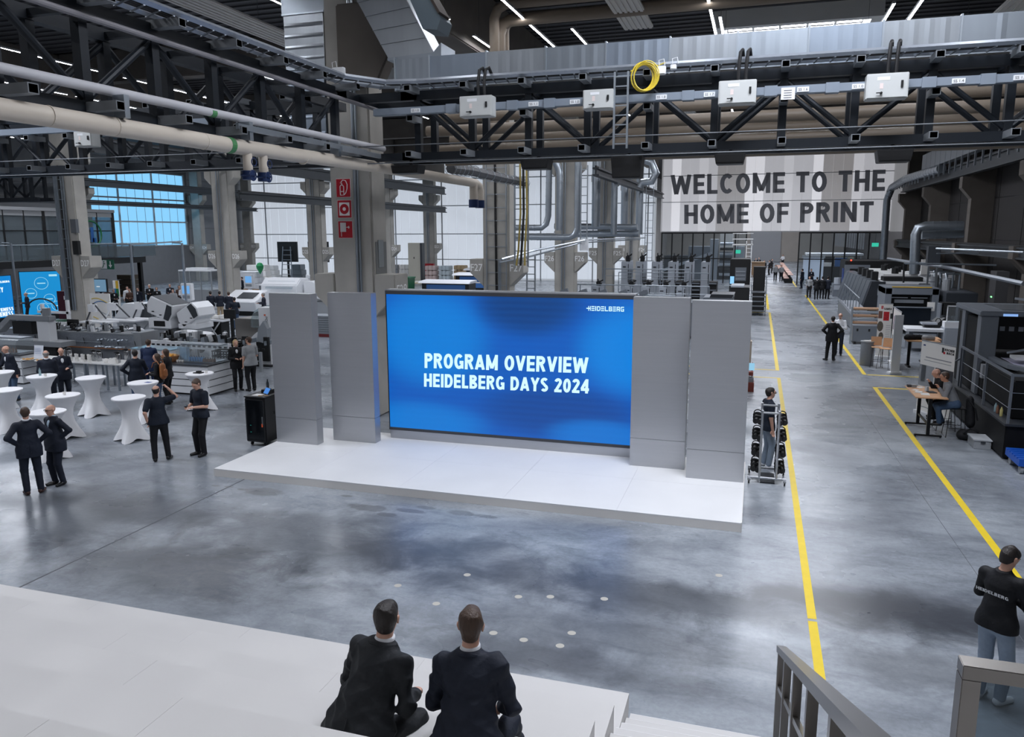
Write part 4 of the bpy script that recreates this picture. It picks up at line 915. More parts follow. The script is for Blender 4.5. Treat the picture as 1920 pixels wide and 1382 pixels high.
HAIR = {'dark': M('hair_dark', (34,27,24), .55, noise=.3, nscale=60, stretch=(1,1,.2), bump=.5), 'brown': M('hair_brown', (72,54,42), .55, noise=.3, nscale=60, stretch=(1,1,.2), bump=.5), 'grey': M('hair_grey', (140,136,132), .6, noise=.2, nscale=60, bump=.5), 'blond': M('hair_blond', (196,166,116), .5, noise=.2, nscale=60, stretch=(1,1,.2), bump=.4), 'white': M('hair_white', (214,208,198), .6)}
NAVY = cloth('navy', (26,32,46)); CHAR = cloth('charcoal', (30,33,37)); BLK = cloth('black', (19,20,24)); JEAN = cloth('jeans', (62,82,108)); JEANL = cloth('jeans_pale', (136,150,166)); TAN = cloth('tan', (186,166,138)); GRYT = cloth('grey', (150,152,154)); WHT = cloth('white', (222,224,228)); BLUEJ = cloth('blue_suit', (30,44,76)); SHOEB = M('shoe_black', (18,17,17), .35); SHOEBR = M('shoe_brown', (58,34,28), .4); SHOEW = M('shoe_white', (214,216,220), .5); PALEB = cloth('pale_blue', (176,196,212)); BROWNC = cloth('brown', (88,64,54)); POLO = cloth('polo_navy', (20,28,42))
def person(label, loc, face=0, h=1.78, top='suit', tc=NAVY, bc=None, hair='short', hc='dark', arms=('down','down'), lean=0, roll=0, twist=0, hyaw=0, hpit=0, girth=1.0, skin=SKIN, shoe=SHOEB,
           feet=None, seat=None, vox=None, shirt=WHT, group=None, fold=0.0, cat='person', glasses=False, knees=None, beard=False, rel=True):
    """face = heading in degrees (0 looks along +Y, 90 along -X); seat = height of what the person sits on"""
    s = h/1.78; bc = bc or tc
    if rel: face += math.degrees(math.atan2(-loc[0], loc[1]))   # heading as seen along the line of sight
    dist = math.dist(loc[:3], (0, 0, CAM_H)); vox = vox or min(.034, max(.0065, dist*.00052))
    o = thing('person', label, cat, loc, math.radians(face), group)
    g = girth
    ph = (seat+.09*s) if seat is not None else .935*s
    P0 = V3(0, 0, ph); le, ro = math.radians(lean), math.radians(roll); U = nrm(V3(math.sin(ro), math.sin(le), math.cos(le)*math.cos(ro)))
    tw = math.radians(twist); R = V3(math.cos(tw), math.sin(tw), 0); R = nrm(R-U*(R@U)); F = np.cross(U, R)
    Nk = P0+U*.588*s; ch = P0+U*.42*s; wa = P0+U*.19*s
    ty = tw+math.radians(hyaw); Hf0 = V3(-math.sin(ty), math.cos(ty), 0); hp = math.radians(hpit)
    up0 = nrm(U*.55+V3(0, 0, 1)*.45); Hf = nrm(Hf0*math.cos(hp)+V3(0,0,1)*math.sin(hp)); Hr = nrm(np.cross(Hf, V3(0,0,1))); Hu = np.cross(Hr, Hf)
    Hc = Nk+up0*.072*s+Hu*.068*s+Hf*.028*s
    body = []; add = lambda a, b, ra, rb, k=.03, ax=None, sq=1: body.append((a, b, ra*s, rb*s, k*s, ax, sq))
    add(P0-R*.06*s, P0+R*.06*s, .115*g, .115*g, .05, F, .85); add(P0, wa, .135*g, .125*g, .05, F, .75); add(wa, ch, .125*g, .150, .05, F, .72)
    sh = [Nk-U*.092*s+R*.182*s*e for e in (1, -1)]
    add(sh[0], sh[1], .052, .052, .05); add(ch, Nk-U*.05*s, .14, .07, .05, F, .72); add(Nk-U*.06*s, Hc-Hu*.03*s, .060, .052, .02)
    # head: skull, face, jaw, chin, nose, ears, brow
    add(Hc+Hu*.03*s-Hf*.022*s, Hc+Hu*.026*s+Hf*.012*s, .083, .080, .02, Hr, .86); add(Hc+Hf*.028*s+Hu*.005*s, Hc+Hf*.035*s-Hu*.045*s, .064, .050, .03, Hr, .95); add(Hc+Hf*.052*s-Hu*.085*s, Hc+Hf*.03*s-Hu*.06*s, .026, .045, .03)
    add(Hc+Hf*.092*s+Hu*.012*s, Hc+Hf*.110*s-Hu*.020*s, .010, .0145, .012); add(Hc+Hf*.088*s+Hu*.03*s-Hr*.03*s, Hc+Hf*.088*s+Hu*.03*s+Hr*.03*s, .012, .012, .012); add(Hc+Hf*.086*s-Hu*.055*s-Hr*.015*s, Hc+Hf*.086*s-Hu*.055*s+Hr*.015*s, .0085, .0085, .006)
    for e in (1, -1): add(Hc+Hr*e*.082*s-Hf*.014*s+Hu*.016*s, Hc+Hr*e*.077*s-Hf*.006*s-Hu*.02*s, .021, .013, .006, Hr, .5)
    up, sl, wr, hd = [], [], [], []
    Rm = np.stack([R, F, U], 1)
    for i, e in enumerate((1, -1)):
        A = ARMS[arms[i]] if isinstance(arms[i], str) else arms[i]
        d1 = nrm(Rm@V3(A[0][0]*e, A[0][1], A[0][2])); d2 = nrm(Rm@V3(A[1][0]*e, A[1][1], A[1][2]))
        a = sh[i]; el = a+d1*.285*s; w = el+d2*.255*s
        add(a, el, .050, .040, .03); add(el, w, .041, .028, .02); sl.append((a, el, w, d1, d2))
        # hand: palm, four bent fingers, thumb off the side of the palm
        nv = nrm(np.cross(d2, V3(0,0,1)) if abs(d2[2]) < .9 else R); pn = nrm(np.cross(nv, d2)); 
        if A is ARMS['down'] or A is ARMS['pocket']: nv, pn = F*1.0, -R*e
        k0 = w+d2*.085*s; add(w, w+d2*.045*s, .026, .033, .015, pn, .6); add(w+d2*.04*s, k0, .036, .038, .015, pn, .42)
        for j, (u, L) in enumerate(((-.027,.068),(-.009,.078),(.009,.074),(.026,.058))):
            b0 = k0+nv*u*s; m1 = b0+(d2*.85-pn*.35)*L*.55*s; m2 = m1+(d2*.55-pn*.8)*L*.5*s
            add(b0, m1, .0095, .009, .004); add(m1, m2, .009, .0078, .002)
        q = w+d2*.03*s-nv*.03*s; m1 = q+(d2*.7-nv*.6-pn*.2)*.04*s; add(q, m1, .013, .0105, .008); add(m1, m1+(d2*.85-nv*.15-pn*.3)*.034*s, .0105, .0085, .002)
    # legs
    fx = feet or (((.10, .03, -10), (-.10, -.02, 10)) if seat is None else ((.13, .42, -5), (-.13, .40, 5)))
    legs = []
    for i, e in enumerate((1, -1)):
        x, y, ya = fx[i][:3]; fz = fx[i][3] if len(fx[i]) > 3 else 0
        hip = P0+R*e*.092*s-U*.02*s; an = V3(x*s, y*s, .085*s+fz); ya = math.radians(ya); fd = V3(-math.sin(ya), math.cos(ya), 0)
        pole = V3(e*.15 if seat is None else e*.25, 1, 0) if not knees else V3(*knees[i])
        kn, an = ik(hip, an, .423*s, .42*s, pole)
        if fz == 0 and seat is None: an = V3(x*s, y*s, .085*s)
        add(hip, kn, .085*g, .055, .04); add(kn, kn+(an-kn)*.35, .053, .055, .03); add(kn+(an-kn)*.35, an, .055, .036, .02)
        toe = an+fd*.15*s-V3(0,0,.05*s); legs.append((hip, kn, an, fd)); add(an-V3(0,0,.03*s), toe, .034, .03, .02)
    me = surf('body', body, vox)
    # keep only what clothing does not cover
    co = np.zeros(len(me.vertices)*3); me.vertices.foreach_get('co', co); co = co.reshape(-1, 3)
    short = top in ('polo', 'tshirt')
    vis = ((co-(Nk-U*.10*s))@U > 0) & (np.linalg.norm(co-Hc, axis=1) < .30*s)
    for a, el, w, d1, d2 in sl:
        near = np.minimum(np.linalg.norm(co-w, axis=1), np.linalg.norm(co-(w+d2*.09*s), axis=1)) < .13*s; vis |= near & ((co-(w-d2*.05*s))@d2 > 0)
        if short:
            t = np.clip((co-el)@(w-el)/((w-el)@(w-el)), 0, 1); vis |= np.linalg.norm(co-el-t[:, None]*(w-el), axis=1) < .07*s
            t = np.clip((co-a)@(el-a)/((el-a)@(el-a)), .35, 1); vis |= np.linalg.norm(co-a-t[:, None]*(el-a), axis=1) < .065*s
    bm = bmesh.new(); bm.from_mesh(me); bm.verts.ensure_lookup_table()
    bmesh.ops.delete(bm, geom=[v for v, k in zip(bm.verts, vis) if not k], context='VERTS'); bm.to_mesh(me); bm.free()
    part('body', me, skin, o, world=False)
    # trousers
    tp = [(P0-R*.07*s, P0+R*.07*s, .125*g*s, .125*g*s, .05*s, F, .85), (P0, P0+U*.12*s, .138*g*s, .126*g*s, .04*s, F, .78)]
    for hip, kn, an, fd in legs:
        tp += [(hip, kn, .098*g*s, .074*s, .04*s, None, 1), (kn, an+V3(0,0,.01), .073*s, .060*s, .02*s, None, 1)]
    part('trousers', surf('trousers', tp, vox, cuts=[(P0+U*(.1 if seat is None else .16)*s, U if seat is None else nrm(U*.5-V3(0,.86,0)))] if seat is None else [], fold=fold*.7, seed=3), bc, o, world=False)
    for hip, kn, an, fd in legs:
        z0 = an[2]-.085*s; q = V3(0,0,1)
        sp = [(an-fd*.035*s-V3(0,0,.035*s), an+fd*.02*s-V3(0,0,.035*s), .045*s, .045*s, .02, None, 1), (an+fd*.0*s-V3(0,0,.045*s), an+fd*.165*s-V3(0,0,.055*s), .045*s, .036*s, .02, None, 1)]
        part('shoe', surf('shoe', sp, max(.009, vox), cuts=[(V3(0,0,z0+.002), -q)]), shoe, o, world=False)
    # upper garment
    gr = .022 if top in ('suit', 'coat') else .012
    hem = {'suit': -.16, 'coat': -.34, 'sweater': -.06, 'polo': -.05, 'tshirt': -.08, 'shirt': .0}[top]
    jp = [(wa, ch, (.130*g+gr)*s, (.155+gr)*s, .05*s, F, .74), (P0, wa, (.140*g+gr)*s, (.130*g+gr)*s, .05*s, F, .78), (ch, Nk-U*.055*s, (.145+gr*.6)*s, (.080)*s, .05*s, F, .74), (sh[0], sh[1], (.05+gr*.6)*s, (.05+gr*.6)*s, .05*s, None, 1)]
    if hem < 0:
        dn = V3(0,0,-1)*1.0 if seat is None else -U
        jp += [(wa+R*e*.02*s, P0+R*e*.068*s, (.128*g+gr)*s, (.136*g+gr)*s, .05*s, F, .84) for e in (1, -1)]+[(P0+R*e*.068*s, P0+R*e*.07*s+dn*(-hem)*s, (.136*g+gr)*s, (.142*g+gr)*s, .05*s, F, .84) for e in (1, -1)]
    cuts = [((P0+(V3(0,0,1) if seat is None else U)*hem*s), -(V3(0,0,1) if seat is None else U))]
    for a, el, w, d1, d2 in sl:
        if short: jp.append((a, a+(el-a)*.72, (.064+gr)*s, (.062+gr*.5)*s, .03*s, None, 1))
        else: jp += [(a, el, (.056+gr*.5)*s, (.053+gr*.3)*s, .035*s, None, 1), (el, el+(w-el)*.97, (.052+gr*.3)*s, (.040+gr*.2)*s, .02*s, None, 1)]
    subs = []
    if top in ('suit', 'coat'):
        subs = [(Nk+F*.13*s+R*e*j*s-U*(.02)*s, wa+F*.17*s+U*(.04 if j else 0)*s, .05*s, .012*s, 0) for e in (1, -1) for j in (0, .03)]
        part('shirt', surf('shirt', [(wa, ch, .134*g*s, .158*s, .05*s, F, .74), (ch, Nk-U*.06*s, .147*s, .08*s, .05*s, F, .74), (Nk-U*.06*s, Nk+U*.035*s, .074*s, .064*s, .02*s, None, 1)], max(vox, .01), cuts=[(Nk+U*.03*s-F*.01*s, nrm(U-F*.35)), (wa, -U)]), shirt, o, world=False)
    jp.append((Nk-U*.07*s, Nk-U*.0*s+F*-.012*s, .088*s, (.074 if top != 'tshirt' else .066)*s, .03*s, None, 1))
    part({'suit': 'jacket', 'coat': 'coat'}.get(top, top), surf('jacket', jp, vox, cuts=cuts+[(Nk+U*.012*s, nrm(U-F*.25))], subs=subs, fold=fold, seed=5), tc, o, world=False)
    if top in ('suit', 'coat'):
        rg = [tuple(Nk-U*.022*s+(R*math.cos(t)*.082+F*math.sin(t)*.075-F*.012)*s-U*.03*s*(1+math.sin(t))) for t in np.linspace(math.radians(160), math.radians(380), 14)]
        part('collar', MB().tube(rg, .017*s, 8), tc, o, sm=True, world=False)
        if vox < .012:
            bp = [tuple(P0+U*z*s-F*((.138*g+gr)*.84+.012)*s) for z in (.1, .0, -.06, -.13)]; part('back_vent', MB().tube(bp, .006, 5), tc, o, world=False)
    # hair
    if hair != 'bald':
        hp_ = [(Hc+Hu*.034*s-Hf*.024*s, Hc+Hu*.032*s+Hf*.012*s, .0945*s, .089*s, .0, Hr, .85), (Hc+Hu*.02*s-Hf*.03*s, Hc-Hu*.03*s-Hf*.032*s, .084*s, .068*s, .03*s, Hr, .86)]
        cutsH = [(Hc+Hf*.052*s+Hu*.055*s, nrm(Hf*.85-Hu*.5))]; n0 = Hc-Hf*.02*s
        if hair == 'short': cutsH += [(n0-Hu*.062*s, nrm(-Hu+Hf*.25)), (Hc+Hf*.022*s-Hu*.0*s, nrm(Hf*.9-Hu*.9))]
        elif hair == 'full': hp_ += [(Hc+Hu*.075*s-Hf*.02*s, Hc+Hu*.07*s+Hf*.055*s, .062*s, .05*s, .03, None, 1)]; cutsH = [(n0-Hu*.06*s, nrm(-Hu+Hf*.2)), (Hc+Hf*.055*s+Hu*.045*s, nrm(Hf*.75-Hu*.75)), (Hc+Hf*.115*s, Hf)]
        elif hair == 'long': hp_ += [(Hc-Hf*.03*s+Hu*.02*s, Hc-Hf*.035*s-Hu*.16*s, .088*s, .07*s, .03, None, 1)]; cutsH = [(Hc+Hf*.05*s+Hu*.05*s, nrm(Hf*.9-Hu*.45)), (Hc+Hf*.02*s-Hu*.02*s, nrm(Hf-Hu*.25))]
        elif hair == 'ring': cutsH = [(Hc+Hu*.065*s, nrm(Hu-Hf*.2)), (n0-Hu*.055*s, nrm(-Hu+Hf*.25)), (Hc+Hf*.015*s, Hf)]
        part('hair', surf('hair', hp_, vox*.9, cuts=cutsH, fold=(.006 if vox < .008 else .0035) if vox < .012 else 0, seed=9), HAIR[hc], o, world=False)
    if beard: part('beard', surf('beard', [(Hc+Hf*.054*s-Hu*.088*s, Hc+Hf*.034*s-Hu*.055*s, .033*s, .052*s, 0, None, 1)], vox, cuts=[(Hc-Hu*.045*s, Hu)]), HAIR[hc], o, world=False)
    if vox < .02:
        for e in (1, -1):
            c = Hc+Hf*.083*s+Hr*e*.031*s+Hu*.012*s; part('eye', MB().sph(tuple(c), .0105*s, 8, 6), M('eye_dark', (40,32,28), .3), o, world=False)
            b0 = Hc+Hf*.094*s+Hr*e*.016*s+Hu*.032*s; b1 = Hc+Hf*.088*s+Hr*e*.046*s+Hu*.033*s; part('eyebrow', MB().bar(tuple(b0), tuple(b1), .008, .006), HAIR[hc if hc in HAIR else 'brown'], o, world=False)
        m0 = Hc+Hf*.0935*s-Hu*.055*s; part('mouth', MB().bar(tuple(m0-Hr*.02*s), tuple(m0+Hr*.02*s), .006, .006), M('lips', (150,92,84), .5), o, world=False)
    if glasses:
        gl = MB()
        for e in (1, -1):
            c = Hc+Hf*.108*s+Hr*e*.033*s+Hu*.012*s; gl.tube([tuple(c+Hr*.026*s*math.cos(t)+Hu*.018*s*math.sin(t)) for t in np.linspace(0, 2*PI, 12)[:-1]], .0035, 5, closed=True); gl.bar(tuple(c+Hr*e*.026*s), tuple(Hc+Hr*e*.078*s-Hf*.01*s+Hu*.015*s), .005, .007)
        gl.bar(tuple(Hc+Hf*.112*s-Hr*.01*s+Hu*.014*s), tuple(Hc+Hf*.112*s+Hr*.01*s+Hu*.014*s), .004); part('glasses', gl, BLACK, o, world=False)
    o['_j'] = [float(v) for v in np.concatenate([sl[0][2]+sl[0][4]*.09*s, sl[1][2]+sl[1][4]*.09*s, Nk, ch, Hc])]
    return o
def wpos(o, k):
    """world place of a remembered joint: 0 right hand, 1 left hand, 2 neck, 3 chest, 4 head"""
    j = o['_j']; return o.matrix_basis @ Vector(j[3*k:3*k+3])
# ------------------------------------------------------------------ two men on the seating steps
# facing direction along +Y; the steps rise towards the camera
m1 = person('man in a charcoal suit seated on the white steps, hands clasped, on the left', (-2.36, 4.10, 0), -12, 1.80, 'suit', CHAR, hair='short', hc='dark', arms=('clasp','lap'), lean=24, roll=4, hyaw=20, hpit=4, seat=1.80,
            feet=((.22,.62,-8,1.35),(-.20,.60,8,1.35)), girth=1.15, fold=.011, rel=False)
m2 = person('man in a dark navy suit seated on the white steps, on the right', (-1.62, 4.16, 0), 4, 1.80, 'suit', NAVY, hair='full', hc='brown', arms=('lap','lap'), lean=20, roll=-3, hyaw=6, hpit=2, seat=1.80,
            feet=((.20,.60,-8,1.35),(-.18,.58,8,1.35)), girth=1.05, fold=.011, rel=False)
# ------------------------------------------------------------------ young man at the lower right
mr = person('young man in a black sweater and pale jeans with folded arms at the lower right', (2.68, 9.02, 0), -44, 1.80, 'sweater', BLK, JEANL, hair='full', hc='dark', arms=('cross','cross'), hyaw=-14, hpit=-22, lean=3, fold=.002, shoe=SHOEW, rel=False, girth=.95)
B_ = mr.matrix_basis; yb_ = -.155*1.01
for e in (0,): letters('back_print', 'HEIDELBERG', M('print_white', (214,218,222), .6), mr, B_ @ Vector((-.17, yb_, 1.30)), B_ @ Vector((-.17, yb_, 1.335)), B_ @ Vector((.17, yb_, 1.30)), t=.1)
# ------------------------------------------------------------------ standing pairs on the left
def gp(x, y): p = G(x, y); return (p[0], p[1], 0)
person('man in a navy suit seen from behind, hands in pockets, near the left edge', gp(64, 926), 8, 1.78, 'suit', NAVY, hair='short', hc='brown', arms=('hip','hip'), hyaw=-20, shoe=SHOEBR, fold=.0025, feet=((.13,0,-30),(-.11,0,8)))
person('bald man with glasses in a navy suit over a pale shirt, turned left', gp(112, 908), 122, 1.70, 'suit', NAVY, hair='bald', hc='grey', arms=('down','hip'), girth=1.22, shirt=PALEB, glasses=True, fold=.0025)
person('man in a dark polo shirt holding his head, seen from behind', gp(303, 864), 5, 1.76, 'polo', POLO, BLK, hair='ring', hc='dark', arms=('head','pocket'), hyaw=-25, girth=1.08, feet=((.16,.04,-28),(-.13,0,-5)))
pp = person('man in a dark polo shirt looking down at his phone', gp(382, 852), 128, 1.84, 'polo', POLO, BLK, hair='short', hc='brown', arms=('front','front'), hpit=-28, feet=((.12,.05,-10),(-.1,.06,10)))
person('blonde woman in a black blazer talking beside the grey shirted man', gp(447, 732), 195, 1.70, 'suit', BLK, BLK, hair='long', hc='blond', arms=('front','front'), girth=.92)
person('man in a grey T-shirt and black trousers seen from behind', gp(473, 733), 25, 1.80, 'tshirt', GRYT, BLK, hair='short', hc='brown', arms=('front','down'), hyaw=30, girth=1.1, glasses=True)
person('man in a dark suit with his back turned between two bistro tables', gp(97, 766), -5, 1.76, 'suit', NAVY, hair='ring', hc='grey', arms=('front','front'), girth=1.12)
person('balding man in a dark suit facing the camera behind the bistro table', gp(124, 757), 190, 1.74, 'suit', NAVY, hair='ring', hc='brown', arms=('down','front'), girth=1.05)
person('bald man in a navy jacket leaning on the leftmost bistro tables', gp(30, 751), 120, 1.76, 'suit', NAVY, JEAN, hair='bald', hc='grey', arms=('reach','down'), lean=10, girth=1.15)
person('man in a dark jumper cut by the left edge, at the buffet', gp(-4, 748), 160, 1.78, 'sweater', BLK, BLK, hair='short', hc='dark', arms=('front','front'))
person('man in a dark jumper with a hand on his hip, back turned, at the buffet', gp(262, 768), -10, 1.80, 'sweater', POLO, JEAN, hair='short', hc='dark', arms=('reach','hip'), girth=1.15)
wb_ = person('woman with a brown backpack standing at the coffee table', gp(303, 768), 75, 1.68, 'sweater', BLK, JEAN, hair='long', hc='brown', arms=('front','front'))
person('woman with light brown hair behind the backpack woman', gp(319, 757), 60, 1.70, 'sweater', BLK, BLK, hair='long', hc='brown', arms=('front','down'))
person('man in a blue suit bending over the buffet counter', gp(283, 738), -20, 1.78, 'suit', BLUEJ, hair='short', hc='brown', arms=('reach','reach'), lean=12)
# backpack, phone
q = wpos(wb_, 3); LEATH = M('leather_tan', (150,92,48), .5, noise=.15, nscale=10)
bk = thing('backpack', 'brown leather backpack worn by the woman at the buffet', 'backpack', (q.x+.14, q.y-.02, q.z-.28))
part('bag', surf('bag', [(V3(q.x+.21, q.y-.04, q.z-.22), V3(q.x+.19, q.y-.04, q.z+.04), .13, .105, .02, V3(1,0,0), .62)], .016), LEATH, bk)
part('pocket', surf('pocket', [(V3(q.x+.29, q.y-.04, q.z-.2), V3(q.x+.29, q.y-.04, q.z-.1), .08, .075, .02, V3(1,0,0), .5)], .014), LEATH, bk)
for e in (-1, 1): part('strap', MB().tube([(q.x+.16, q.y-.04+e*.09, q.z+.1), (q.x+.08, q.y+e*.11, q.z+.19), (q.x-.06, q.y+e*.12, q.z+.14), (q.x-.12, q.y+e*.12, q.z)], .014, 6), LEATH, bk)
q = wpos(pp, 0); o = thing('phone', 'dark phone held by the man looking down', 'phone', (q.x, q.y, q.z+.02)); part('body', MB().cb((q.x, q.y, q.z+.03), (.075, .15, .01), rz=.6), BLACK, o); part('display', MB().cb((q.x, q.y, q.z+.0365), (.066, .13, .002), rz=.6), M('phone_glass', (60,66,74), .2), o)
# ------------------------------------------------------------------ people in the middle and far distance on the left
FARG = 'visitors around the folding machines'
for (x, y, fc, hh, tp, tc, bc, hr, hc, ar, lab) in (
    (284,583,170,1.80,'suit',BLK,BLK,'short','white',('front','front'),'tall white haired man in a dark suit among the visitors'),
    (297,586,190,1.68,'suit',BLK,BLK,'long','brown',('front','front'),'woman in a dark blazer beside the white haired man'),
    (263,590,150,1.76,'suit',NAVY,NAVY,'short','dark',('front','down'),'man in a blue jacket with a badge left of the white haired man'),
    (247,592,160,1.74,'shirt',BROWNC,BLK,'short','brown',('front','front'),'man in a brown shirt in the visitor group'),
    (242,586,200,1.74,'shirt',WHT,BLK,'short','dark',('down','front'),'man in a white shirt in the visitor group'),
    (217,594,200,1.76,'suit',BLK,BLK,'short','grey',('front','front'),'grey haired man in a black jacket at the wave patterned panel'),
    (206,592,190,1.76,'suit',BROWNC,BLK,'ring','grey',('front','front'),'balding man by the wave patterned panel'),
    (182,592,170,1.72,'suit',BLK,BLK,'short','dark',('down','down'),'dark haired visitor half hidden by the wave patterned panel'),
    (322,580,170,1.76,'suit',NAVY,BLK,'short','grey',('front','front'),'man with glasses in a suit behind the tilted machine heads'),
    (328,592,160,1.70,'shirt',GRYT,BLK,'short','brown',('front','front'),'man in a grey shirt behind the tilted machine heads'),
    (339,582,190,1.70,'shirt',BROWNC,BLK,'long','dark',('front','cross'),'woman in a brown blouse behind the machine heads'),
    (345,584,200,1.74,'shirt',WHT,BLK,'short','dark',('front','down'),'man in a white sweater behind the machine heads'),
    (290,628,-20,1.70,'suit',BLK,BLK,'long','dark',('front','front'),'dark haired woman seen from behind at the machine'),
    (398,602,20,1.78,'sweater',NAVY,TAN,'short','dark',('front','down'),'man in a navy jumper and tan trousers seen from behind, left one'),
    (415,602,10,1.78,'sweater',NAVY,TAN,'short','dark',('front','front'),'man in a navy jumper and tan trousers seen from behind, right one'),
    (432,604,-15,1.78,'suit',NAVY,NAVY,'short','brown',('down','front'),'man in a dark suit with the group at the white folding machine'),
    (443,618,10,1.76,'tshirt',POLO,JEAN,'short','dark',('cross','cross'),'man in a dark T-shirt with arms crossed at the folding machine'),
    (497,605,80,1.74,'sweater',NAVY,BLK,'short','grey',('reach','front'),'grey haired man in navy leaning at the machine beside the left metal panel'),
    (456,560,90,1.74,'sweater',NAVY,BLK,'short','dark',('front','reach'),'man in navy at the touch terminals near column D26'),
    (55,604,90,1.76,'sweater',NAVY,BLK,'ring','grey',('front','front'),'man standing before the second blue screen')):
    person(lab, gp(x, y), fc, hh, tp, tc, bc, hr, hc, arms=ar, group=FARG)
sp = G(270, 618); person('man in a dark jumper and tan trousers sitting by the machines', (sp[0], sp[1], 0), -70, 1.74, 'sweater', BLK, TAN, 'ring', 'dark', arms=('front','front'), lean=18, seat=.5, group=FARG)
# ------------------------------------------------------------------ right side
person('man in a black suit with hands in pockets, back turned, in the aisle', gp(1557, 676), 5, 1.80, 'suit', BLK, hair='short', hc='dark', arms=('hip','hip'), girth=1.05, feet=((.1,.02,-25),(-.16,-.02,35)))
person('bald man in a white shirt facing the black suited man in the aisle', gp(1571, 666), 172, 1.78, 'shirt', WHT, NAVY, hair='bald', hc='brown', arms=('cross','cross'), beard=True, glasses=True)
person('man in a dark T-shirt and pale jeans standing behind the headphone trolley', (.40, 17.4, 0), -72, 1.80, 'tshirt', POLO, JEANL, hair='short', hc='dark', arms=('down','down'), rel=False, hyaw=6, shoe=SHOEW, glasses=True)
FR = 'visitors in the far aisle'
for (x, y, fc, hh, tp, tc, bc, hr, ar, lab) in (
    (1503,541,60,1.8,'suit',NAVY,NAVY,'short',('front','down'),'leftmost man of the group by the white flip chart'),
    (1519,541,200,1.8,'suit',NAVY,NAVY,'short',('front','front'),'man in a suit right in front of the white flip chart'),
    (1516,559,170,1.72,'shirt',GRYT,BLK,'short',('pocket','down'),'man in a grey shirt of the group by the flip chart'),
    (1530,562,10,1.74,'suit',BLK,BLK,'short',('front','front'),'man in a black jacket seen from behind by the flip chart'),
    (1540,561,-10,1.76,'suit',BLK,BLK,'short',('front','front'),'second dark back in the group by the flip chart'),
    (1550,561,-25,1.76,'suit',NAVY,BLK,'short',('front','front'),'rightmost man of the group by the flip chart'),
    (1453,528,180,1.76,'shirt',GRYT,BLK,'short',('down','down'),'left one of two men in grey shirts walking in the far aisle'),
    (1464,528,180,1.76,'shirt',GRYT,BLK,'short',('down','down'),'right one of two men in grey shirts walking in the far aisle'),
    (1432,516,170,1.8,'suit',BLK,BLK,'short',('down','down'),'man in black standing by the wooden counter in the far aisle'),
    (1442,516,100,1.8,'suit',BLK,BLK,'short',('front','down'),'man in black turned sideways in the far aisle'),
    (1446,512,250,1.8,'suit',BLK,BLK,'short',('down','front'),'third man in black in the far aisle'),
    (1416,510,190,1.8,'suit',BLK,BLK,'short',('down','down'),'man behind the wooden counter on the left in the far aisle'),
    (1422,508,170,1.8,'suit',BLK,BLK,'short',('down','down'),'man behind the wooden counter on the right in the far aisle'),
    (1467,500,160,1.8,'shirt',WHT,BLK,'short',('reach','front'),'distant person in white raising an arm')):
    person(lab, gp(x, y), fc, hh, tp, tc, bc, hr, 'dark', arms=ar, group=FR)
# ================================================================== left side: bistro tables, buffet, AV rack
FAB = M('stretch_cover', (232,232,234), .7)
def bistro(px, py, label, h=1.1):
    c = G(px, py, h); n = 32; mb = MB(); prof = [(0,.36,.30),(.10,.33,.26),(.25,.27,.18),(.42,.21,.09),(.58,.185,.03),(.74,.20,0),(.88,.255,0),(1.0,.33,0),(1.06,.385,0),(1.085,.40,0),(1.1,.395,0)]
    o = thing('bistro_table', label, 'table', (c[0], c[1], 0), .4, 'white covered bistro tables')
    vs = []; m = len(prof)
    for z, r, a in prof:
        for k in range(n):
            t = 2*PI*k/n; q = r*(1+a*math.cos(4*t)); zz = z+(.07*(.5-.5*math.cos(4*t)) if z < .05 else 0); vs.append((q*math.cos(t), q*math.sin(t), zz))
    fs = [(i*n+k, i*n+(k+1) % n, (i+1)*n+(k+1) % n, (i+1)*n+k) for i in range(m-1) for k in range(n)]
    mb.add(vs, fs); part('stretch_cover', mb, FAB, o, sm=True, world=False)
    part('table_top', MB().lathe([(.393, 1.098), (.397, 1.104), (.39, 1.108)], n=32), FAB, o, world=False)
    part('foot', MB().lathe([(.18, .005), (.18, .03), (.03, .05), (.03, .3)], n=12), STEELG, o, world=False)
    return c
T = {}
for k, px, py, lab in (('a',241,745,'white bistro table nearest the man holding his head'), ('b',170,708,'white bistro table standing alone left of the buffet legs'), ('c',118,741,'white bistro table with a white cup on it'), ('d',268,717,'white bistro table with a blue leaflet in front of the backpack woman'),
                      ('e',374,700,'white bistro table behind the man with the phone'), ('f',88,772,'white bistro table behind the bald man with glasses'), ('g',78,705,'white bistro table with a bottle beside the dark suited pair'), ('h',10,731,'white bistro table at the left edge, larger one'), ('i',-2,698,'white bistro table cut by the left edge, farther one')): T[k] = bistro(px, py, lab)
CER = M('china_white', (236,234,230), .3)
def cup(x, y, z, lab, grp='coffee cups'):
    o = part('cup', MB().lathe([(.025,0),(.038,.02),(.042,.08),(.038,.08),(.033,.02),(.0,.015)], (x, y, z), 12), CER, sm=True); tag(o, lab, 'cup', grp); return o
cup(T['c'][0]+.05, T['c'][1], 1.108, 'white cup on the bistro table behind the bald man'); cup(T['g'][0]+.2, T['g'][1]-.05, 1.108, 'white cup on the bistro table with the bottle'); cup(T['e'][0]+.24, T['e'][1], 1.108, 'pale cup on the bistro table behind the phone man')
PET = glass('water_bottle', (190,215,220), .45)
def bottle(x, y, z, lab, m=None, h=.25, grp=None, cat='bottle', name='bottle'):
    o = thing(name, lab, cat, (x, y, z), 0, grp); part('body', MB().lathe([(.03,0),(.034,.01),(.034,h*.62),(.014,h*.85),(.014,h*.93)], n=10), m or PET, o, world=False, sm=True); part('cap', MB().lathe([(.016,h*.93),(.016,h)], n=8), BLACK, o, world=False); return o
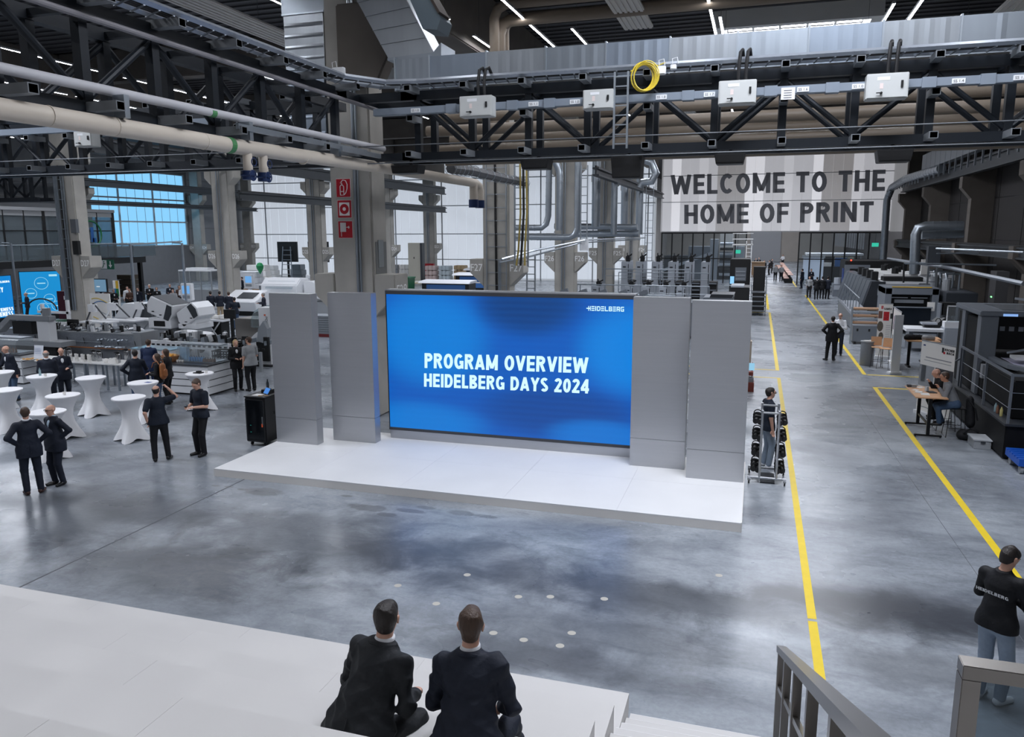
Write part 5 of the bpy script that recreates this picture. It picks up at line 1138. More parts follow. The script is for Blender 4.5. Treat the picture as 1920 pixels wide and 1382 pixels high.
bottle(T['g'][0]-.05, T['g'][1], 1.108, 'clear water bottle on the bistro table beside the dark suited pair')
o = part('tray', MB().box(T['e'][0]-.15, T['e'][0]+.1, T['e'][1]-.1, T['e'][1]+.08, 1.108, 1.135).cb((T['e'][0]-.02, T['e'][1], 1.15), (.12, .1, .04)), BLACK); tag(o, 'black card holder on the bistro table behind the phone man', 'holder')
o = part('leaflet', MB().box(T['d'][0]+.08, T['d'][0]+.25, T['d'][1]-.05, T['d'][1]+.08, 1.108, 1.112), M('leaflet_blue', (70,90,150), .5)); tag(o, 'blue and white leaflet lying on a bistro table', 'leaflet')
# buffet table -----------------------------------------------------------------------------------
BT = M('buffet_top', (206,206,204), .5); ALUL = M('alu_leg', (150,158,166), .35, .7); GRILL = M('panel_white', (212,214,216), .5)
a = G(42, 673, .9); b = G(228, 684, .9); yb = (a[1]+b[1])/2
bu = thing('buffet_table', 'long grey buffet table with slim metal legs', 'table', ((a[0]+b[0])/2, yb, 0))
part('table_top', MB().box(a[0], b[0], yb, yb+.85, .86, .9), BT, bu)
for px in (70, 105, 145, 172, 198, 226):
    x = G(px, 684, .86)[0]
    for yy in (yb+.03, yb+.78): part('leg', MB().box(x-.03, x+.03, yy, yy+.05, 0, .86), ALUL, bu)
bc_ = thing('buffet_counter', 'white buffet counter with dark grooves at the left edge', 'counter', (a[0]-1.2, yb, 0))
part('body', MB().box(a[0]-3.2, a[0]-.02, yb-.05, yb+.9, .05, 1.0), GRILL, bc_)
for k in range(3): part('groove', MB().box(a[0]-3.2, a[0]-.01, yb-.056, yb-.05, .3+k*.25, .32+k*.25), BLACK, bc_)
part('worktop', MB().box(a[0]-3.25, a[0], yb-.1, yb+.92, 1.0, 1.05), M('stone_dark', (60,62,66), .3), bc_)
for k in range(3): part('groove', MB().box(a[0]-.02, a[0]-.012, yb, yb+.8, .3+k*.25, .32+k*.25), BLACK, bc_)
CASEG = glass('case_glass', (236,240,242), .09)
def glass_case(x0, x1, y0, y1, z0, label, h=.5):
    o = thing('display_case', label, 'display case', ((x0+x1)/2, (y0+y1)/2, z0))
    part('curved_glass', MB().prism([(y0, z0+.02), (y0+.03, z0+h*.6), (y0+.14, z0+h*.92), (y0+.3, z0+h), (y1, z0+h), (y1, z0+h-.012), (y0+.3, z0+h-.012), (y0+.15, z0+h*.9), (y0+.045, z0+h*.6), (y0+.012, z0+.02)], 'x', x0, x1), CASEG, o)
    for x in (x0, x1): part('side_glass', MB().prism([(y0, z0+.02), (y0+.03, z0+h*.6), (y0+.14, z0+h*.92), (y0+.3, z0+h), (y1, z0+h), (y1, z0+.02)], 'x', x-.006, x+.006), CASEG, o)
    part('base', MB().box(x0, x1, y0, y1, z0, z0+.02), ALUL, o); part('top_rail', MB().box(x0, x1, y0+.28, y1, z0+h, z0+h+.03), ALUL, o)
    return o
glass_case(a[0]-3.0, a[0]-.3, yb, yb+.75, 1.05, 'curved glass display case with bottles at the left edge')
BLG = M('bottle_green', (40,96,96), .2); BLB = M('bottle_brown', (110,70,44), .2); BLU = M('bottle_blue', (90,150,200), .2)
def bottles(x0, x1, y, z, n, m, labl, grp, h=.2, rows=1):
    for r in range(rows):
        for i in range(n):
            x = x0+(x1-x0)*i/max(1, n-1); bottle(x, y+r*.09, z, labl, m, h, grp)
bottles(a[0]-2.9, a[0]-1.7, yb+.12, 1.07, 10, BLG, 'small green bottle in the left display case', 'green bottles in the left case', .2, 2)
bottles(a[0]-1.6, a[0]-.5, yb+.12, 1.07, 9, BLB, 'small brown bottle in the left display case', 'brown bottles in the left case', .2, 2)
o = thing('menu_card', 'white menu card standing on the buffet table', 'sign', (G(68,672,.9)[0], yb+.3, .9)); x = G(68,672,.9)[0]; part('card', MB().cb((x, yb+.35, 1.12), (.4, .012, .44), rx=-.15), M('card_white', (228,232,240), .5), o)
for k in range(5): part('print_line', MB().cb((x-.02, yb+.335-.006, 1.0+k*.06), (.28, .004, .012), rx=-.15), M('print_blue', (150,165,200), .5), o)
CHROME = M('chrome_flask', (176,178,180), .22, .9)
def flask(px, py, lab):
    g = G(px, py, .9); o = thing('thermos_flask', lab, 'flask', (g[0], g[1], .9), 0, 'coffee flasks on the buffet')
    part('body', MB().lathe([(.075,0),(.08,.01),(.08,.27),(.065,.30)], n=16), CHROME, o, world=False, sm=True); part('lid', MB().lathe([(.067,.30),(.06,.36),(.03,.38)], n=14).box(-.015, .015, -.14, 0, .34, .37), BLACK, o, world=False); part('handle', MB().tube([(0,.08,.28),(0,.13,.26),(0,.13,.1),(0,.08,.06)], .012, 6), BLACK, o, world=False)
for px, py, lab in ((119,671,'coffee flask left of the stacked cups, first'), (131,672,'coffee flask left of the stacked cups, second'), (177,676,'coffee flask right of the black basket, left one'), (187,677,'coffee flask right of the black basket, right one'), (222,680,'coffee flask near the right end of the buffet, front one'), (238,674,'coffee flask near the right end of the buffet, rear one')): flask(px, py, lab)
g0 = G(134, 677, .9)
for i in range(7):
    for k in range(3): cup(g0[0]+i*.135, g0[1]+.06*(i % 2), .9+k*.085, 'white cup in the stacked block of cups on the buffet', 'stacked white cups on the buffet')
g = G(168, 673, .9); o = thing('basket', 'black basket beside the coffee flasks', 'basket', (g[0], g[1], .9)); part('body', MB().lathe([(.15,0),(.2,.02),(.23,.13),(.21,.13),(.18,.03)], (g[0], g[1], .9), 16), BLACK, o); part('rim', MB().tube([(g[0]+.23*math.cos(t), g[1]+.23*math.sin(t), 1.03) for t in np.linspace(0, 2*PI, 18)[:-1]], .012, 5, closed=True), BLACK, o)
for k, (px, py, lab) in enumerate(((53,674,'plate of sandwiches on the buffet, left one'), (79,676,'plate of pastries on the buffet, right one'))):
    g = G(px, py, .92); o = thing('plate', lab, 'plate', (g[0], g[1], .9)); part('dish', MB().lathe([(.12,0),(.22,.025),(.23,.03),(.12,.012)], (g[0], g[1], .9), 20), CER, o)
    for i in range(9): t = i*.7; part('snack', MB().sph((g[0]+.15*math.cos(t)*(i % 3)/2, g[1]+.15*math.sin(t)*(i % 3)/2, .94), (.05,.04,.03), 8, 5), M('bread', (206,160,100), .7), o)
for k, (px, py) in enumerate(((197,680),(206,681),(213,682))):
    g = G(px, py, .9); o = part('napkin_holder', MB().box(g[0]-.09, g[0]+.09, g[1], g[1]+.12, .9, .97+.03*k).box(g[0]-.06, g[0]+.06, g[1]+.02, g[1]+.1, .97+.03*k, 1.03+.03*k), CER, bevel=.008); tag(o, ('small white milk tray on the buffet','white sugar box on the buffet','white napkin holder near the buffet end')[k], 'holder')
# right counter ----------------------------------------------------------------------------------
c1 = G(389, 686, 1.0); c0 = G(318, 681, 1.0); yk = c1[1]; dk = 1.35
rc = thing('buffet_counter', 'white buffet counter with dark top carrying the glass case', 'counter', (c1[0]-.8, yk, 0))
part('body', MB().box(c0[0]-.15, c1[0]-.03, yk+.03, yk+dk, .06, .96), GRILL, rc); part('plinth', MB().box(c0[0]-.1, c1[0]-.08, yk+.08, yk+dk, 0, .06), BLACK, rc)
part('worktop', MB().box(c0[0]-.2, c1[0], yk, yk+dk+.03, .96, 1.0), MATS['stone_dark'], rc)
for z in (.28, .5, .72): part('groove', MB().box(c0[0]-.15, c1[0]-.03, yk+.024, yk+.03, z, z+.02), BLACK, rc); part('groove', MB().box(c1[0]-.03, c1[0]-.024, yk+.05, yk+dk-.05, z, z+.02), BLACK, rc)
glass_case(c1[0]-1.6, c1[0]-.12, yk+.45, yk+1.2, 1.0, 'curved glass display case on the right buffet counter', .52)
bottles(c1[0]-1.1, c1[0]-.62, yk+.52, 1.02, 6, BLU, 'small blue labelled water bottle in the right display case', 'blue bottles in the right case', .17, 2); bottles(c1[0]-.55, c1[0]-.2, yk+.52, 1.02, 5, BLB, 'small brown bottle in the right display case', 'brown bottles in the right case', .13, 2)
bx, by = c1[0]-1.78, yk+.4; o = thing('bread_basket', 'wicker basket full of bread and fruit on the counter', 'basket', (bx, by, 1.0)); WICK = M('wicker', (176,124,82), .7, noise=.3, nscale=40); part('basket', MB().lathe([(.2,0),(.23,.03),(.3,.2),(.27,.2),(.2,.04)], (bx, by, 1.0), 20), WICK, o)
for i in range(12): t = i*2.4; r = .05+.014*i; part('bread_roll', MB().sph((bx+r*math.cos(t), by+r*math.sin(t), 1.17+.004*(12-i)), (.065,.055,.05), 8, 6), M('orange_fruit', (226,160,50), .6) if i % 2 else MATS['bread'], o)
for k in range(3): cup(bx+.38+k*.1, by-.1, 1.0, 'glass like cup between the basket and the display case', 'cups on the right counter')
CR8 = M('crate_black', (20,20,22), .55)
g = G(414, 722); g = (g[0], g[1]+.25)
for k in range(3):
    z0 = k*.40; o = thing('bottle_crate', ('lowest','middle','topmost')[k]+' black bottle crate of the stack beside the counter', 'crate', (g[0], g[1], z0), 0, 'stacked black crates'); w = .3
    for x in (-1, 1):
        for y in (-1, 1): part('corner_post', MB().box(g[0]+x*w-.03*(x > 0), g[0]+x*w+.03*(x < 0), g[1]+y*w*.75-.03*(y > 0), g[1]+y*w*.75+.03*(y < 0), z0, z0+.39), CR8, o)
    for zz in (.0, .17, .34):
        for y in (-1, 1): part('side_rail', MB().box(g[0]-w, g[0]+w, g[1]+y*w*.75-.012, g[1]+y*w*.75+.012, z0+zz, z0+zz+.05), CR8, o)
        for x in (-1, 1): part('side_rail', MB().box(g[0]+x*w-.012, g[0]+x*w+.012, g[1]-w*.75, g[1]+w*.75, z0+zz, z0+zz+.05), CR8, o)
    for i in range(1, 5): part('side_slat', MB().box(g[0]-w+i*.12-.015, g[0]-w+i*.12+.015, g[1]-w*.75-.01, g[1]-w*.75+.01, z0, z0+.38), CR8, o)
    part('floor_plate', MB().box(g[0]-w+.01, g[0]+w-.01, g[1]-w*.74, g[1]+w*.74, z0, z0+.02), CR8, o)
# white service counter behind the man in the blue suit
g = G(320, 690, .0); o = thing('service_counter', 'white service counter with glossy glass top behind the basket', 'counter', (-18.8, 24.2, 0)); a1 = G(245, 652, 1.05); b1 = G(322, 655, 1.05)
part('body', MB().box(a1[0], b1[0], a1[1], a1[1]+.8, 0, 1.0), GRILL, o); part('glass_top', MB().box(a1[0]-.02, b1[0]+.02, a1[1]-.02, a1[1]+.82, 1.0, 1.04), M('glass_top', (150,170,180), .1), o); part('drawer', MB().box(a1[0]+.8, a1[0]+1.4, a1[1]-.015, a1[1], .55, .9), GRILL, o); part('pane', MB().box(b1[0]-.9, b1[0]-.55, a1[1]-.012, a1[1], .6, .85), M('pane_blue', (120,150,165), .2), o)
g = G(322, 680, 1.0); o = part('gift_bag', MB().prism([(g[0]-.16, 1.0), (g[0]+.12, 1.0), (g[0]+.14, 1.42), (g[0]-.14, 1.42)], 'y', yk+.75, yk+.9), M('bag_blue', (150,190,220), .5)); tag(o, 'pale blue paper bag behind the bread basket', 'bag')
# AV rack beside the stage ----------------------------------------------------------------------
f0 = G(464.5, 835, .0); f1 = G(500, 838, .0); rx0, rx1, ry = f0[0], f1[0]+.02, (f0[1]+f1[1])/2; rd = .82; rh = 1.24
RK = M('rack_black', (24,25,28), .45); RKG = M('rack_glass', (14,17,21), .12)
o = thing('equipment_rack', 'black wheeled equipment rack with glass door left of the stage', 'cabinet', ((rx0+rx1)/2, ry+rd/2, 0))
part('body', MB().box(rx0, rx1, ry, ry+rd, .1, rh-.03), RK, o, bevel=.008); part('top_plate', MB().box(rx0-.02, rx1+.02, ry-.02, ry+rd, rh-.03, rh), RK, o, bevel=.005)
d = part('door', MB().box(rx0+.03, rx1-.03, ry-.02, ry-.001, .16, rh-.09), RKG, o, bevel=.004); part('handle', MB().box(rx1-.09, rx1-.06, ry-.035, ry-.02, .55, .75), STEELG, d); part('lock_tag', MB().box(rx1-.1, rx1-.07, ry-.04, ry-.021, .5, .58), M('tag_orange', (220,90,50), .5), d)
part('door_frame', MB().box(rx0+.01, rx0+.04, ry-.026, ry-.021, .14, rh-.07).box(rx1-.04, rx1-.01, ry-.026, ry-.021, .14, rh-.07).box(rx0+.01, rx1-.01, ry-.026, ry-.021, .12, .15).box(rx0+.01, rx1-.01, ry-.026, ry-.021, rh-.09, rh-.06), RK, o)
part('side_grip', MB().box(rx1, rx1+.01, ry+.35, ry+.5, .75, .82), M('grip_dark', (10,10,12), .6), o)
for zz in (.35, .52): part('status_light', MB().box(rx0+.12, rx0+.15, ry-.023, ry-.021, zz, zz+.006), EM('led_teal', (60,200,190), .5), d)
for x in (rx0+.08, rx1-.08):
    for y in (ry+.08, ry+rd-.08): c_ = part('caster', MB().cyl((x-.015, y, .05), (x+.015, y, .05), .048, n=12).box(x-.02, x+.02, y-.02, y+.02, .06, .1), BLACK, o)
o = thing('tablet', 'tablet with a blue screen propped on the equipment rack', 'tablet', (rx1-.1, ry+.25, rh)); part('body', MB().cb((rx1-.12, ry+.3, rh+.09), (.25, .012, .18), rx=-.6, rz=-.5), BLACK, o); part('display', MB().cb((rx1-.123, ry+.292, rh+.096), (.22, .004, .15), rx=-.6, rz=-.5), EM('tablet_blue', (60,130,215), .6), o)
bottle(rx0+.28, ry+.55, rh+.08, 'water bottle standing on a black box on the equipment rack', M('bottle_dark', (54,60,66), .2)); o = part('device_box', MB().box(rx0+.15, rx0+.42, ry+.45, ry+.65, rh, rh+.08), RK, bevel=.006); tag(o, 'flat black device on top of the equipment rack', 'device')
o = part('paper', MB().box(rx0+.12, rx0+.36, ry+.1, ry+.32, rh, rh+.004), CER); tag(o, 'sheet of paper on top of the equipment rack', 'paper')
for k in range(2): o = part('card', MB().cb((rx0+.36+k*.14, ry+.12+k*.03, rh+.008), (.1,.07,.012), rz=.4), M('card_tan', (176,150,120), .6)); tag(o, ('tan card','second tan card')[k]+' lying on the equipment rack', 'card')
# colonnade of white boxes seen through the panel gap
g = G(602, 700); o = thing('roll_stack', 'rolls of paper on a white box behind the left metal panels', 'rolls', (-11.6, 21.5, 0)); part('box', MB().box(-12.6, -11.2, 22.4, 23.4, 0, 1.0), WHITE, o); 
for k in range(3): part('roll', MB().cyl((-12.3+k*.4, 22.6, 1.0), (-12.3+k*.4, 22.6, 1.2), .16, n=14), CER, o)
o = thing('pallet_stack', 'stack of grey packed sheets on a red pallet behind the left panels', 'pallet', (-15.2, 29, 0)); p0 = G(607, 632)
for k in range(8): part('sheet_pack', MB().box(p0[0]-1.1, p0[0]+.35, p0[1], p0[1]+1.0, .16+k*.115, .26+k*.115), M('pack_grey', (128,134,140), .6), o)
for k in range(3): part('runner', MB().box(p0[0]-1.1, p0[0]+.35, p0[1]+k*.42, p0[1]+k*.42+.14, 0, .15), M('pallet_red', (110,34,36), .7), o)
# ================================================================== left side: folding and gluing machines, screens, gallery
MG = M('machine_grey', (150,154,158), .45, .2); MW = M('machine_white', (226,228,231), .45); MD = M('machine_dark', (54,58,64), .5); MB_ = M('machine_black', (17,18,20), .5); PERF = M('perforated_grey', (150,156,164), .45, .4, noise=.5, nscale=45)
ORL = M('orange_line', (190,120,70), .5)
g0 = G(0, 617, 1.2); g1 = G(252, 628, 1.2); gy = g1[1]
m = thing('folder_gluer', 'long grey folder gluer machine with perforated side guard', 'machine', (-27, gy, 0))
part('guard_panel', MB().box(-33, g1[0], gy, gy+.06, .62, 1.18), PERF, m); part('top_rail', MB().box(-33, g1[0], gy-.03, gy+.1, 1.18, 1.24), MG, m); part('top_rail', MB().box(-33, g1[0], gy+1.1, gy+1.2, 1.18, 1.24), MG, m)
part('lower_guard', MB().prism([(gy, .62), (gy-.12, .12), (gy+.06, .12), (gy+.06, .62)], 'x', -33, g1[0]), M('guard_dark', (104,108,114), .5), m); part('orange_stripe', MB().box(-33, g1[0], gy-.02, gy-.001, .58, .62), ORL, m)
part('end_plate', MB().box(g1[0], g1[0]+.35, gy-.05, gy+.9, .3, 1.3), MG, m); part('inner_bed', MB().box(-33, g1[0], gy+.1, gy+1.1, .7, 1.05), MD, m); part('stand', MB().box(-33, g1[0], gy+.1, gy+1.0, 0, .12), MB_, m)
for k in range(11):
    x = -32+k*.85; part('cross_rod', MB().cyl((x, gy, 1.28), (x, gy+1.15, 1.28), .03, n=8), MATS['galvanised_pipe'], m); part('bracket', MB().box(x-.05, x+.05, gy+.3, gy+.42, 1.24, 1.5), MB_, m)
    part('side_arm', MB().bar((x+.1, gy-.03, 1.0), (x+.22, gy-.1, .78), .02), MB_, m)
part('side_rod', MB().cyl((-31, gy-.08, .85), (-25, gy-.08, .85), .018, n=6), MATS['galvanised_pipe'], m)
for k in range(9):
    x = g1[0]-1.7+k*.17; part('carrier_roller', MB().cyl((x, gy-.16, .95+.03*(k % 3)), (x+.12, gy-.16, .97+.03*(k % 2)), .04, n=8), MATS['galvanised_pipe'], m); part('carrier_roller', MB().cyl((x-.1, gy-.2, .68+.02*(k % 3)), (x+.05, gy-.2, .7), .05, n=8), MATS['galvanised_pipe'], m)
for k in range(8): part('hand_wheel', MB().tube([(-30.5+k*.9+.08*math.cos(t), gy+.5, 1.42+.08*math.sin(t)) for t in np.linspace(0, 2*PI, 12)[:-1]], .012, 5, closed=True), MB_, m)
RB = random.Random(3)
for k in range(70):
    x = -32.6+RB.random()*8.6; y = gy+.05+RB.random()*1.05; h = .06+RB.random()*.28; w = .03+RB.random()*.09; mm = (MB_, MW, MATS['galvanised_pipe'], MG)[k % 4]
    part(('lever','guide_block','spindle','sensor')[k % 4], MB().cb((x, y, 1.24+h/2), (w, w*(1+RB.random()), h), rz=RB.random(), ry=(RB.random()-.5)*.6) if k % 4 != 2 else MB().cyl((x, y, 1.2), (x+.1, y, 1.26+h), .018, n=6), mm, m)
# conveyor on its right
q0 = G(255, 640, 1.0); q1 = G(405, 651, 1.0)
m = thing('conveyor', 'grey conveyor line with chains and belts behind the buffet counters', 'machine', (-21, q0[1], 0))
part('side_beam', MB().box(q0[0]+.4, q1[0], gy-.02, gy+.1, .75, 1.02), MW, m); part('side_beam', MB().box(q0[0]+.4, q1[0], gy+.95, gy+1.05, .75, 1.02), MW, m); part('belt', MB().box(q0[0]+.4, q1[0], gy+.12, gy+.94, .92, .98), MB_, m)
for k in range(22): x = q0[0]+.5+k*.24; part('chain_link', MB().box(x, x+.12, gy-.05, gy-.021, .84, .9), MB_, m)
for k in range(6): x = q0[0]+.6+k*.95; part('leg', MB().box(x, x+.1, gy, gy+.1, 0, .75), MG, m); part('guide', MB().box(x+.2, x+.26, gy+.1, gy+.9, 1.0, 1.16), MATS['galvanised_pipe'], m); part('clamp', MB().box(x+.1, x+.3, gy+.2, gy+.32, 1.0, 1.3), MB_, m)
for k in range(40):
    x = q0[0]+.5+RB.random()*(q1[0]-q0[0]-.7); y = gy+.05+RB.random()*.95; h = .08+RB.random()*.3; w = .04+RB.random()*.12
    part(('lever','guide_block','motor','sensor')[k % 4], MB().cb((x, y, 1.0+h/2), (w, w*(1+RB.random()), h), rz=RB.random(), ry=(RB.random()-.5)*.5), (MB_, MW, MG, MATS['galvanised_pipe'])[k % 4], m)
# tilted machine heads
def tilted_head(px, py, z, size, tilt, label):
    g = G(px, py, z); w, d, h = size; m = thing('folding_machine', label, 'machine', (g[0], g[1], 0))
    ca, sa = math.cos(tilt), math.sin(tilt); R2 = lambda u, v: (g[0]+u*ca-v*sa, z+u*sa+v*ca)
    part('head', MB().prism([R2(-w/2, -h/2), R2(w/2, -h/2), R2(w/2+.12, 0), R2(w/2, h/2), R2(-w/2, h/2), R2(-w/2-.12, 0)], 'y', g[1]-d/2, g[1]+d/2), MW, m, bevel=.03)
    part('dark_cover', MB().prism([R2(-w/2+.05, h/2+.005), R2(w/2-.05, h/2+.005), R2(w/2-.05, h/2+.02), R2(-w/2+.05, h/2+.02)], 'y', g[1]-d/2+.06, g[1]+d/2-.06), MD, m)
    part('front_cover', MB().prism([R2(w/2-.3, -h/2+.06), R2(w/2-.02, -h/2+.06), R2(w/2+.06, 0), R2(w/2-.02, h/2-.06), R2(w/2-.3, h/2-.06)], 'y', g[1]-d/2-.012, g[1]-d/2-.001), MD, m)
    for k in (-.25, .1): a_ = R2(k*w, -h*.3); part('grip', MB().box(a_[0]-.06, a_[0]+.06, g[1]-d/2-.02, g[1]-d/2-.001, a_[1]-.02, a_[1]+.02), MB_, m)
    part('neck', MB().cyl((g[0]+.1, g[1]-d/2+.1, z-.35), (g[0]+.1, g[1]+d/2-.1, z-.35), .26, n=20), MW, m, sm=True)
    part('body', MB().box(g[0]-w*.55, g[0]+w*.45, g[1]-d/2, g[1]+d/2, .85, z-.42), MW, m, bevel=.02); part('open_bay', MB().box(g[0]-w*.3, g[0]+w*.2, g[1]-d/2-.008, g[1]-d/2-.001, .95, z-.55), MB_, m)
    part('base', MB().box(g[0]-w*.5, g[0]+w*.4, g[1]-d/2+.1, g[1]+d/2-.1, 0, .85), MG, m)
tilted_head(318, 577, 1.75, (1.25, 1.3, .8), -.35, 'white folding machine with tilted grey topped head, left one of the pair'); tilted_head(368, 588, 1.5, (1.0, 1.2, .75), .55, 'white folding machine with head tilted the other way, right one of the pair')
for (px, py, z, s, lab) in ((345,628,1.05,1.0,'white arched machine frame with dark opening'), (372,630,1.0,.8,'arched machine frame left of the steel cabinet'), (240,622,1.0,.8,'arched machine frame beside the sitting man')):
    g = G(px, py, z); m = thing('arched_machine', lab, 'machine', (g[0], g[1], 0)); n = 9
    outer = [(g[0]-s*.55, 0), (g[0]-s*.5, z)]+[(g[0]-s*.15+s*.6*math.sin(t), z+s*.15*math.cos(t)) for t in np.linspace(-.6, 1.2, n)]+[(g[0]+s*.62, 0)]
    part('arch', MB().prism(outer, 'y', g[1], g[1]+.6), MW, m, bevel=.02); part('opening', MB().cyl((g[0]+.05, g[1]-.01, z*.55), (g[0]+.05, g[1]-.001, z*.55), s*.32, n=20), MB_, m); part('lever', MB().bar((g[0]+.1, g[1]-.05, z*.5), (g[0]+.35, g[1]-.05, z*1.05), .04), MW, m)
# feeder table with boxes, inclined white units
g = G(392, 598, 1.1); m = thing('feeder_table', 'white feeder table carrying small boxes right of the tilted heads', 'machine', (g[0], g[1], 0)); part('table', MB().cb((g[0], g[1], 1.1), (2.2, .9, .08), ry=.03), MW, m); part('stand', MB().box(g[0]-.9, g[0]+.9, g[1]-.3, g[1]+.3, 0, 1.05), MB_, m)
for k in range(4): part('small_box', MB().box(g[0]-.4+k*.38, g[0]-.08+k*.38, g[1]-.2, g[1]+.2, 1.15, 1.27+.06*(k % 2)), CER, m)
part('scissor_leg', MB().bar((g[0]+.2, g[1]-.4, .15), (g[0]+.9, g[1]-.4, 1.0), .05), MW, m); part('scissor_leg', MB().bar((g[0]+.9, g[1]-.42, .15), (g[0]+.2, g[1]-.42, 1.0), .05), MW, m)
g = G(242, 586, 1.3); m = thing('inclined_unit', 'white slanted machine hood behind the visitors pole', 'machine', (g[0], g[1], 0)); part('hood', MB().prism([(g[0]-1.0, 1.0), (g[0]+.6, 1.0), (g[0]+.95, 1.75), (g[0]-.3, 1.75)], 'y', g[1], g[1]+1.0), MW, m, bevel=.02); part('dark_end', MB().prism([(g[0]+.62, 1.0), (g[0]+.8, 1.0), (g[0]+1.15, 1.75), (g[0]+.97, 1.75)], 'y', g[1], g[1]+1.0), MD, m); part('base', MB().box(g[0]-.9, g[0]+.5, g[1]+.1, g[1]+.9, 0, 1.0), MG, m)
# delivery arms with flat tables
for (px, py, lab, sx) in ((185,603,'white flat delivery table on crossed legs near column D27',1), (225,600,'long white delivery table right of the wave panel',1.3), (272,598,'white delivery table beside the sitting man',1)):
    g = G(px, py, 1.15); m = thing('delivery_table', lab, 'machine', (g[0], g[1], 0)); part('table', MB().box(g[0]-.85*sx, g[0]+.85*sx, g[1]-.3, g[1]+.35, 1.1, 1.17), MW, m, bevel=.01)
    for e in (-1, 1): part('crossed_leg', MB().bar((g[0]-.5*e, g[1]-.25, .05), (g[0]+.5*e, g[1]-.25, 1.1), .05), MG, m)
    part('foot', MB().box(g[0]-.7, g[0]+.7, g[1]-.3, g[1]-.2, 0, .06), MG, m)
    part('guide_arm', MB().bar((g[0]-.7*sx, g[1], 1.17), (g[0]-.2*sx, g[1], 2.0), .05), MW if sx > 1 else MD, m); part('guide_arm', MB().bar((g[0]-.2*sx, g[1], 2.0), (g[0]+.45*sx, g[1], 1.3), .05), MD, m); part('motor_box', MB().box(g[0]-.45*sx, g[0]-.1*sx, g[1]-.12, g[1]+.1, 1.6, 1.95), MW, m)
# beam machine on the far left
g = G(45, 608, 1.6); m = thing('gluing_gantry', 'grey gantry machine with bent arm before the blue screens', 'machine', (g[0], g[1], 0))
part('arm', MB().prism([(g[0]-2.2, 1.15), (g[0]-1.4, 1.2), (g[0]-.7, 1.75), (g[0]+1.3, 1.75), (g[0]+1.3, 1.95), (g[0]-.8, 1.95), (g[0]-1.6, 1.4), (g[0]-2.2, 1.35)], 'y', g[1], g[1]+.35), MG, m, bevel=.02); part('column', MB().box(g[0]+.6, g[0]+1.2, g[1]+.05, g[1]+.4, .9, 1.75), MW, m); part('bed', MB().box(g[0]-1.6, g[0]+1.9, g[1]-.1, g[1]+.6, .75, .95), MG, m); part('stand', MB().box(g[0]-1.2, g[0]+1.5, g[1], g[1]+.5, 0, .75), MB_, m)
part('gripper_plate', MB().box(g[0]-.6, g[0]+.4, g[1]-.02, g[1]+.3, 1.2, 1.7), MB_, m); part('motor', MB().cyl((g[0]+1.0, g[1]+.2, 1.95), (g[0]+1.0, g[1]+.2, 2.25), .16, n=14), MG, m); part('hose', MB().tube([(g[0]+.8+.75*math.cos(t), g[1]+.2, 2.2+.42*math.sin(t)) for t in np.linspace(PI, 0, 12)], .03, 6), MB_, m)
g = G(128, 606, 1.3); m = thing('inspection_stand', 'inspection stand with bent lamp arms and a monitor in front of the maroon cabinet', 'machine', (g[0], g[1], 0))
part('post', MB().box(g[0]-.06, g[0]+.06, g[1], g[1]+.12, 0, 2.3), MW, m); part('post', MB().box(g[0]-1.5, g[0]-1.38, g[1], g[1]+.12, 0, 2.1), MW, m); part('bar', MB().box(g[0]-1.7, g[0]+.1, g[1], g[1]+.1, 1.7, 1.8), MW, m); part('lamp_bar', MB().box(g[0]-1.2, g[0]+.5, g[1]-.2, g[1]-.08, 1.25, 1.36), MW, m); part('monitor', MB().box(g[0]+.15, g[0]+.75, g[1]-.2, g[1]-.14, .95, 1.5), MB_, m); part('table', MB().box(g[0]-1.9, g[0]+.9, g[1]-.3, g[1]+.4, .8, .88), MG, m); part('base', MB().box(g[0]-1.7, g[0]+.7, g[1]-.2, g[1]+.3, 0, .8), MD, m)
for k in range(3): part('drum', MB().cyl((g[0]-1.0+k*.42, g[1]-.25, .88), (g[0]-1.0+k*.42, g[1]-.25, 1.1), .13, n=12), (M('drum_red', (150,40,44), .5), M('drum_green', (40,80,64), .5), MW)[k], m)
for k in range(5):
    g = G(14+k*22, 618, .9); o = thing('material_box', ('blue material box under the left blue screen', 'grey material box beside the blue one', 'pale box with a yellow face near the gantry', 'green box near the gantry', 'grey box by the inspection stand')[k], 'box', (g[0], g[1]+.8, 0)); part('body', MB().box(g[0]-.24, g[0]+.24, g[1]+.5, g[1]+1.2, 0, 1.15+.1*(k % 2)), (M('box_blue', (40,130,190), .5), MG, CER, MATS['drum_green'], MG)[k], o, bevel=.01); part('flap', MB().cb((g[0], g[1]+.48, 1.1), (.44, .3, .02), rx=.5), (CER, MW, M('box_yellow', (210,170,50), .5), MG, MW)[k], o)
# blue LED screens
def led_screen(a, b, z0, z1, label, m, name='led_screen'):
    (xa, ya), (xb, yb_) = a, b; o = thing(name, label, 'screen', ((xa+xb)/2, (ya+yb_)/2, 0)); d = Vector((xb-xa, yb_-ya, 0)).normalized(); n = Vector((d.y, -d.x, 0))
    part('cabinet', MB().bar((xa, ya, (z0+z1)/2), (xb, yb_, (z0+z1)/2), .2, z1-z0), BLACK, o)
    q = [Vector((xa, ya, z0+.05))+n*.104+d*.04, Vector((xb, yb_, z0+.05))+n*.104-d*.04, Vector((xb, yb_, z1-.05))+n*.104-d*.04, Vector((xa, ya, z1-.05))+n*.104+d*.04]
    part('display', MB().add(q, [(0,1,2,3)]), m, o); part('foot', MB().bar((xa, ya, z0/2), (xb, yb_, z0/2), .3, z0-.01), BLACK, o); return o, d, n
SB = EM('led_blue', (16,150,220), .55); SBW = EM('led_blue_line', (170,225,245), .6)
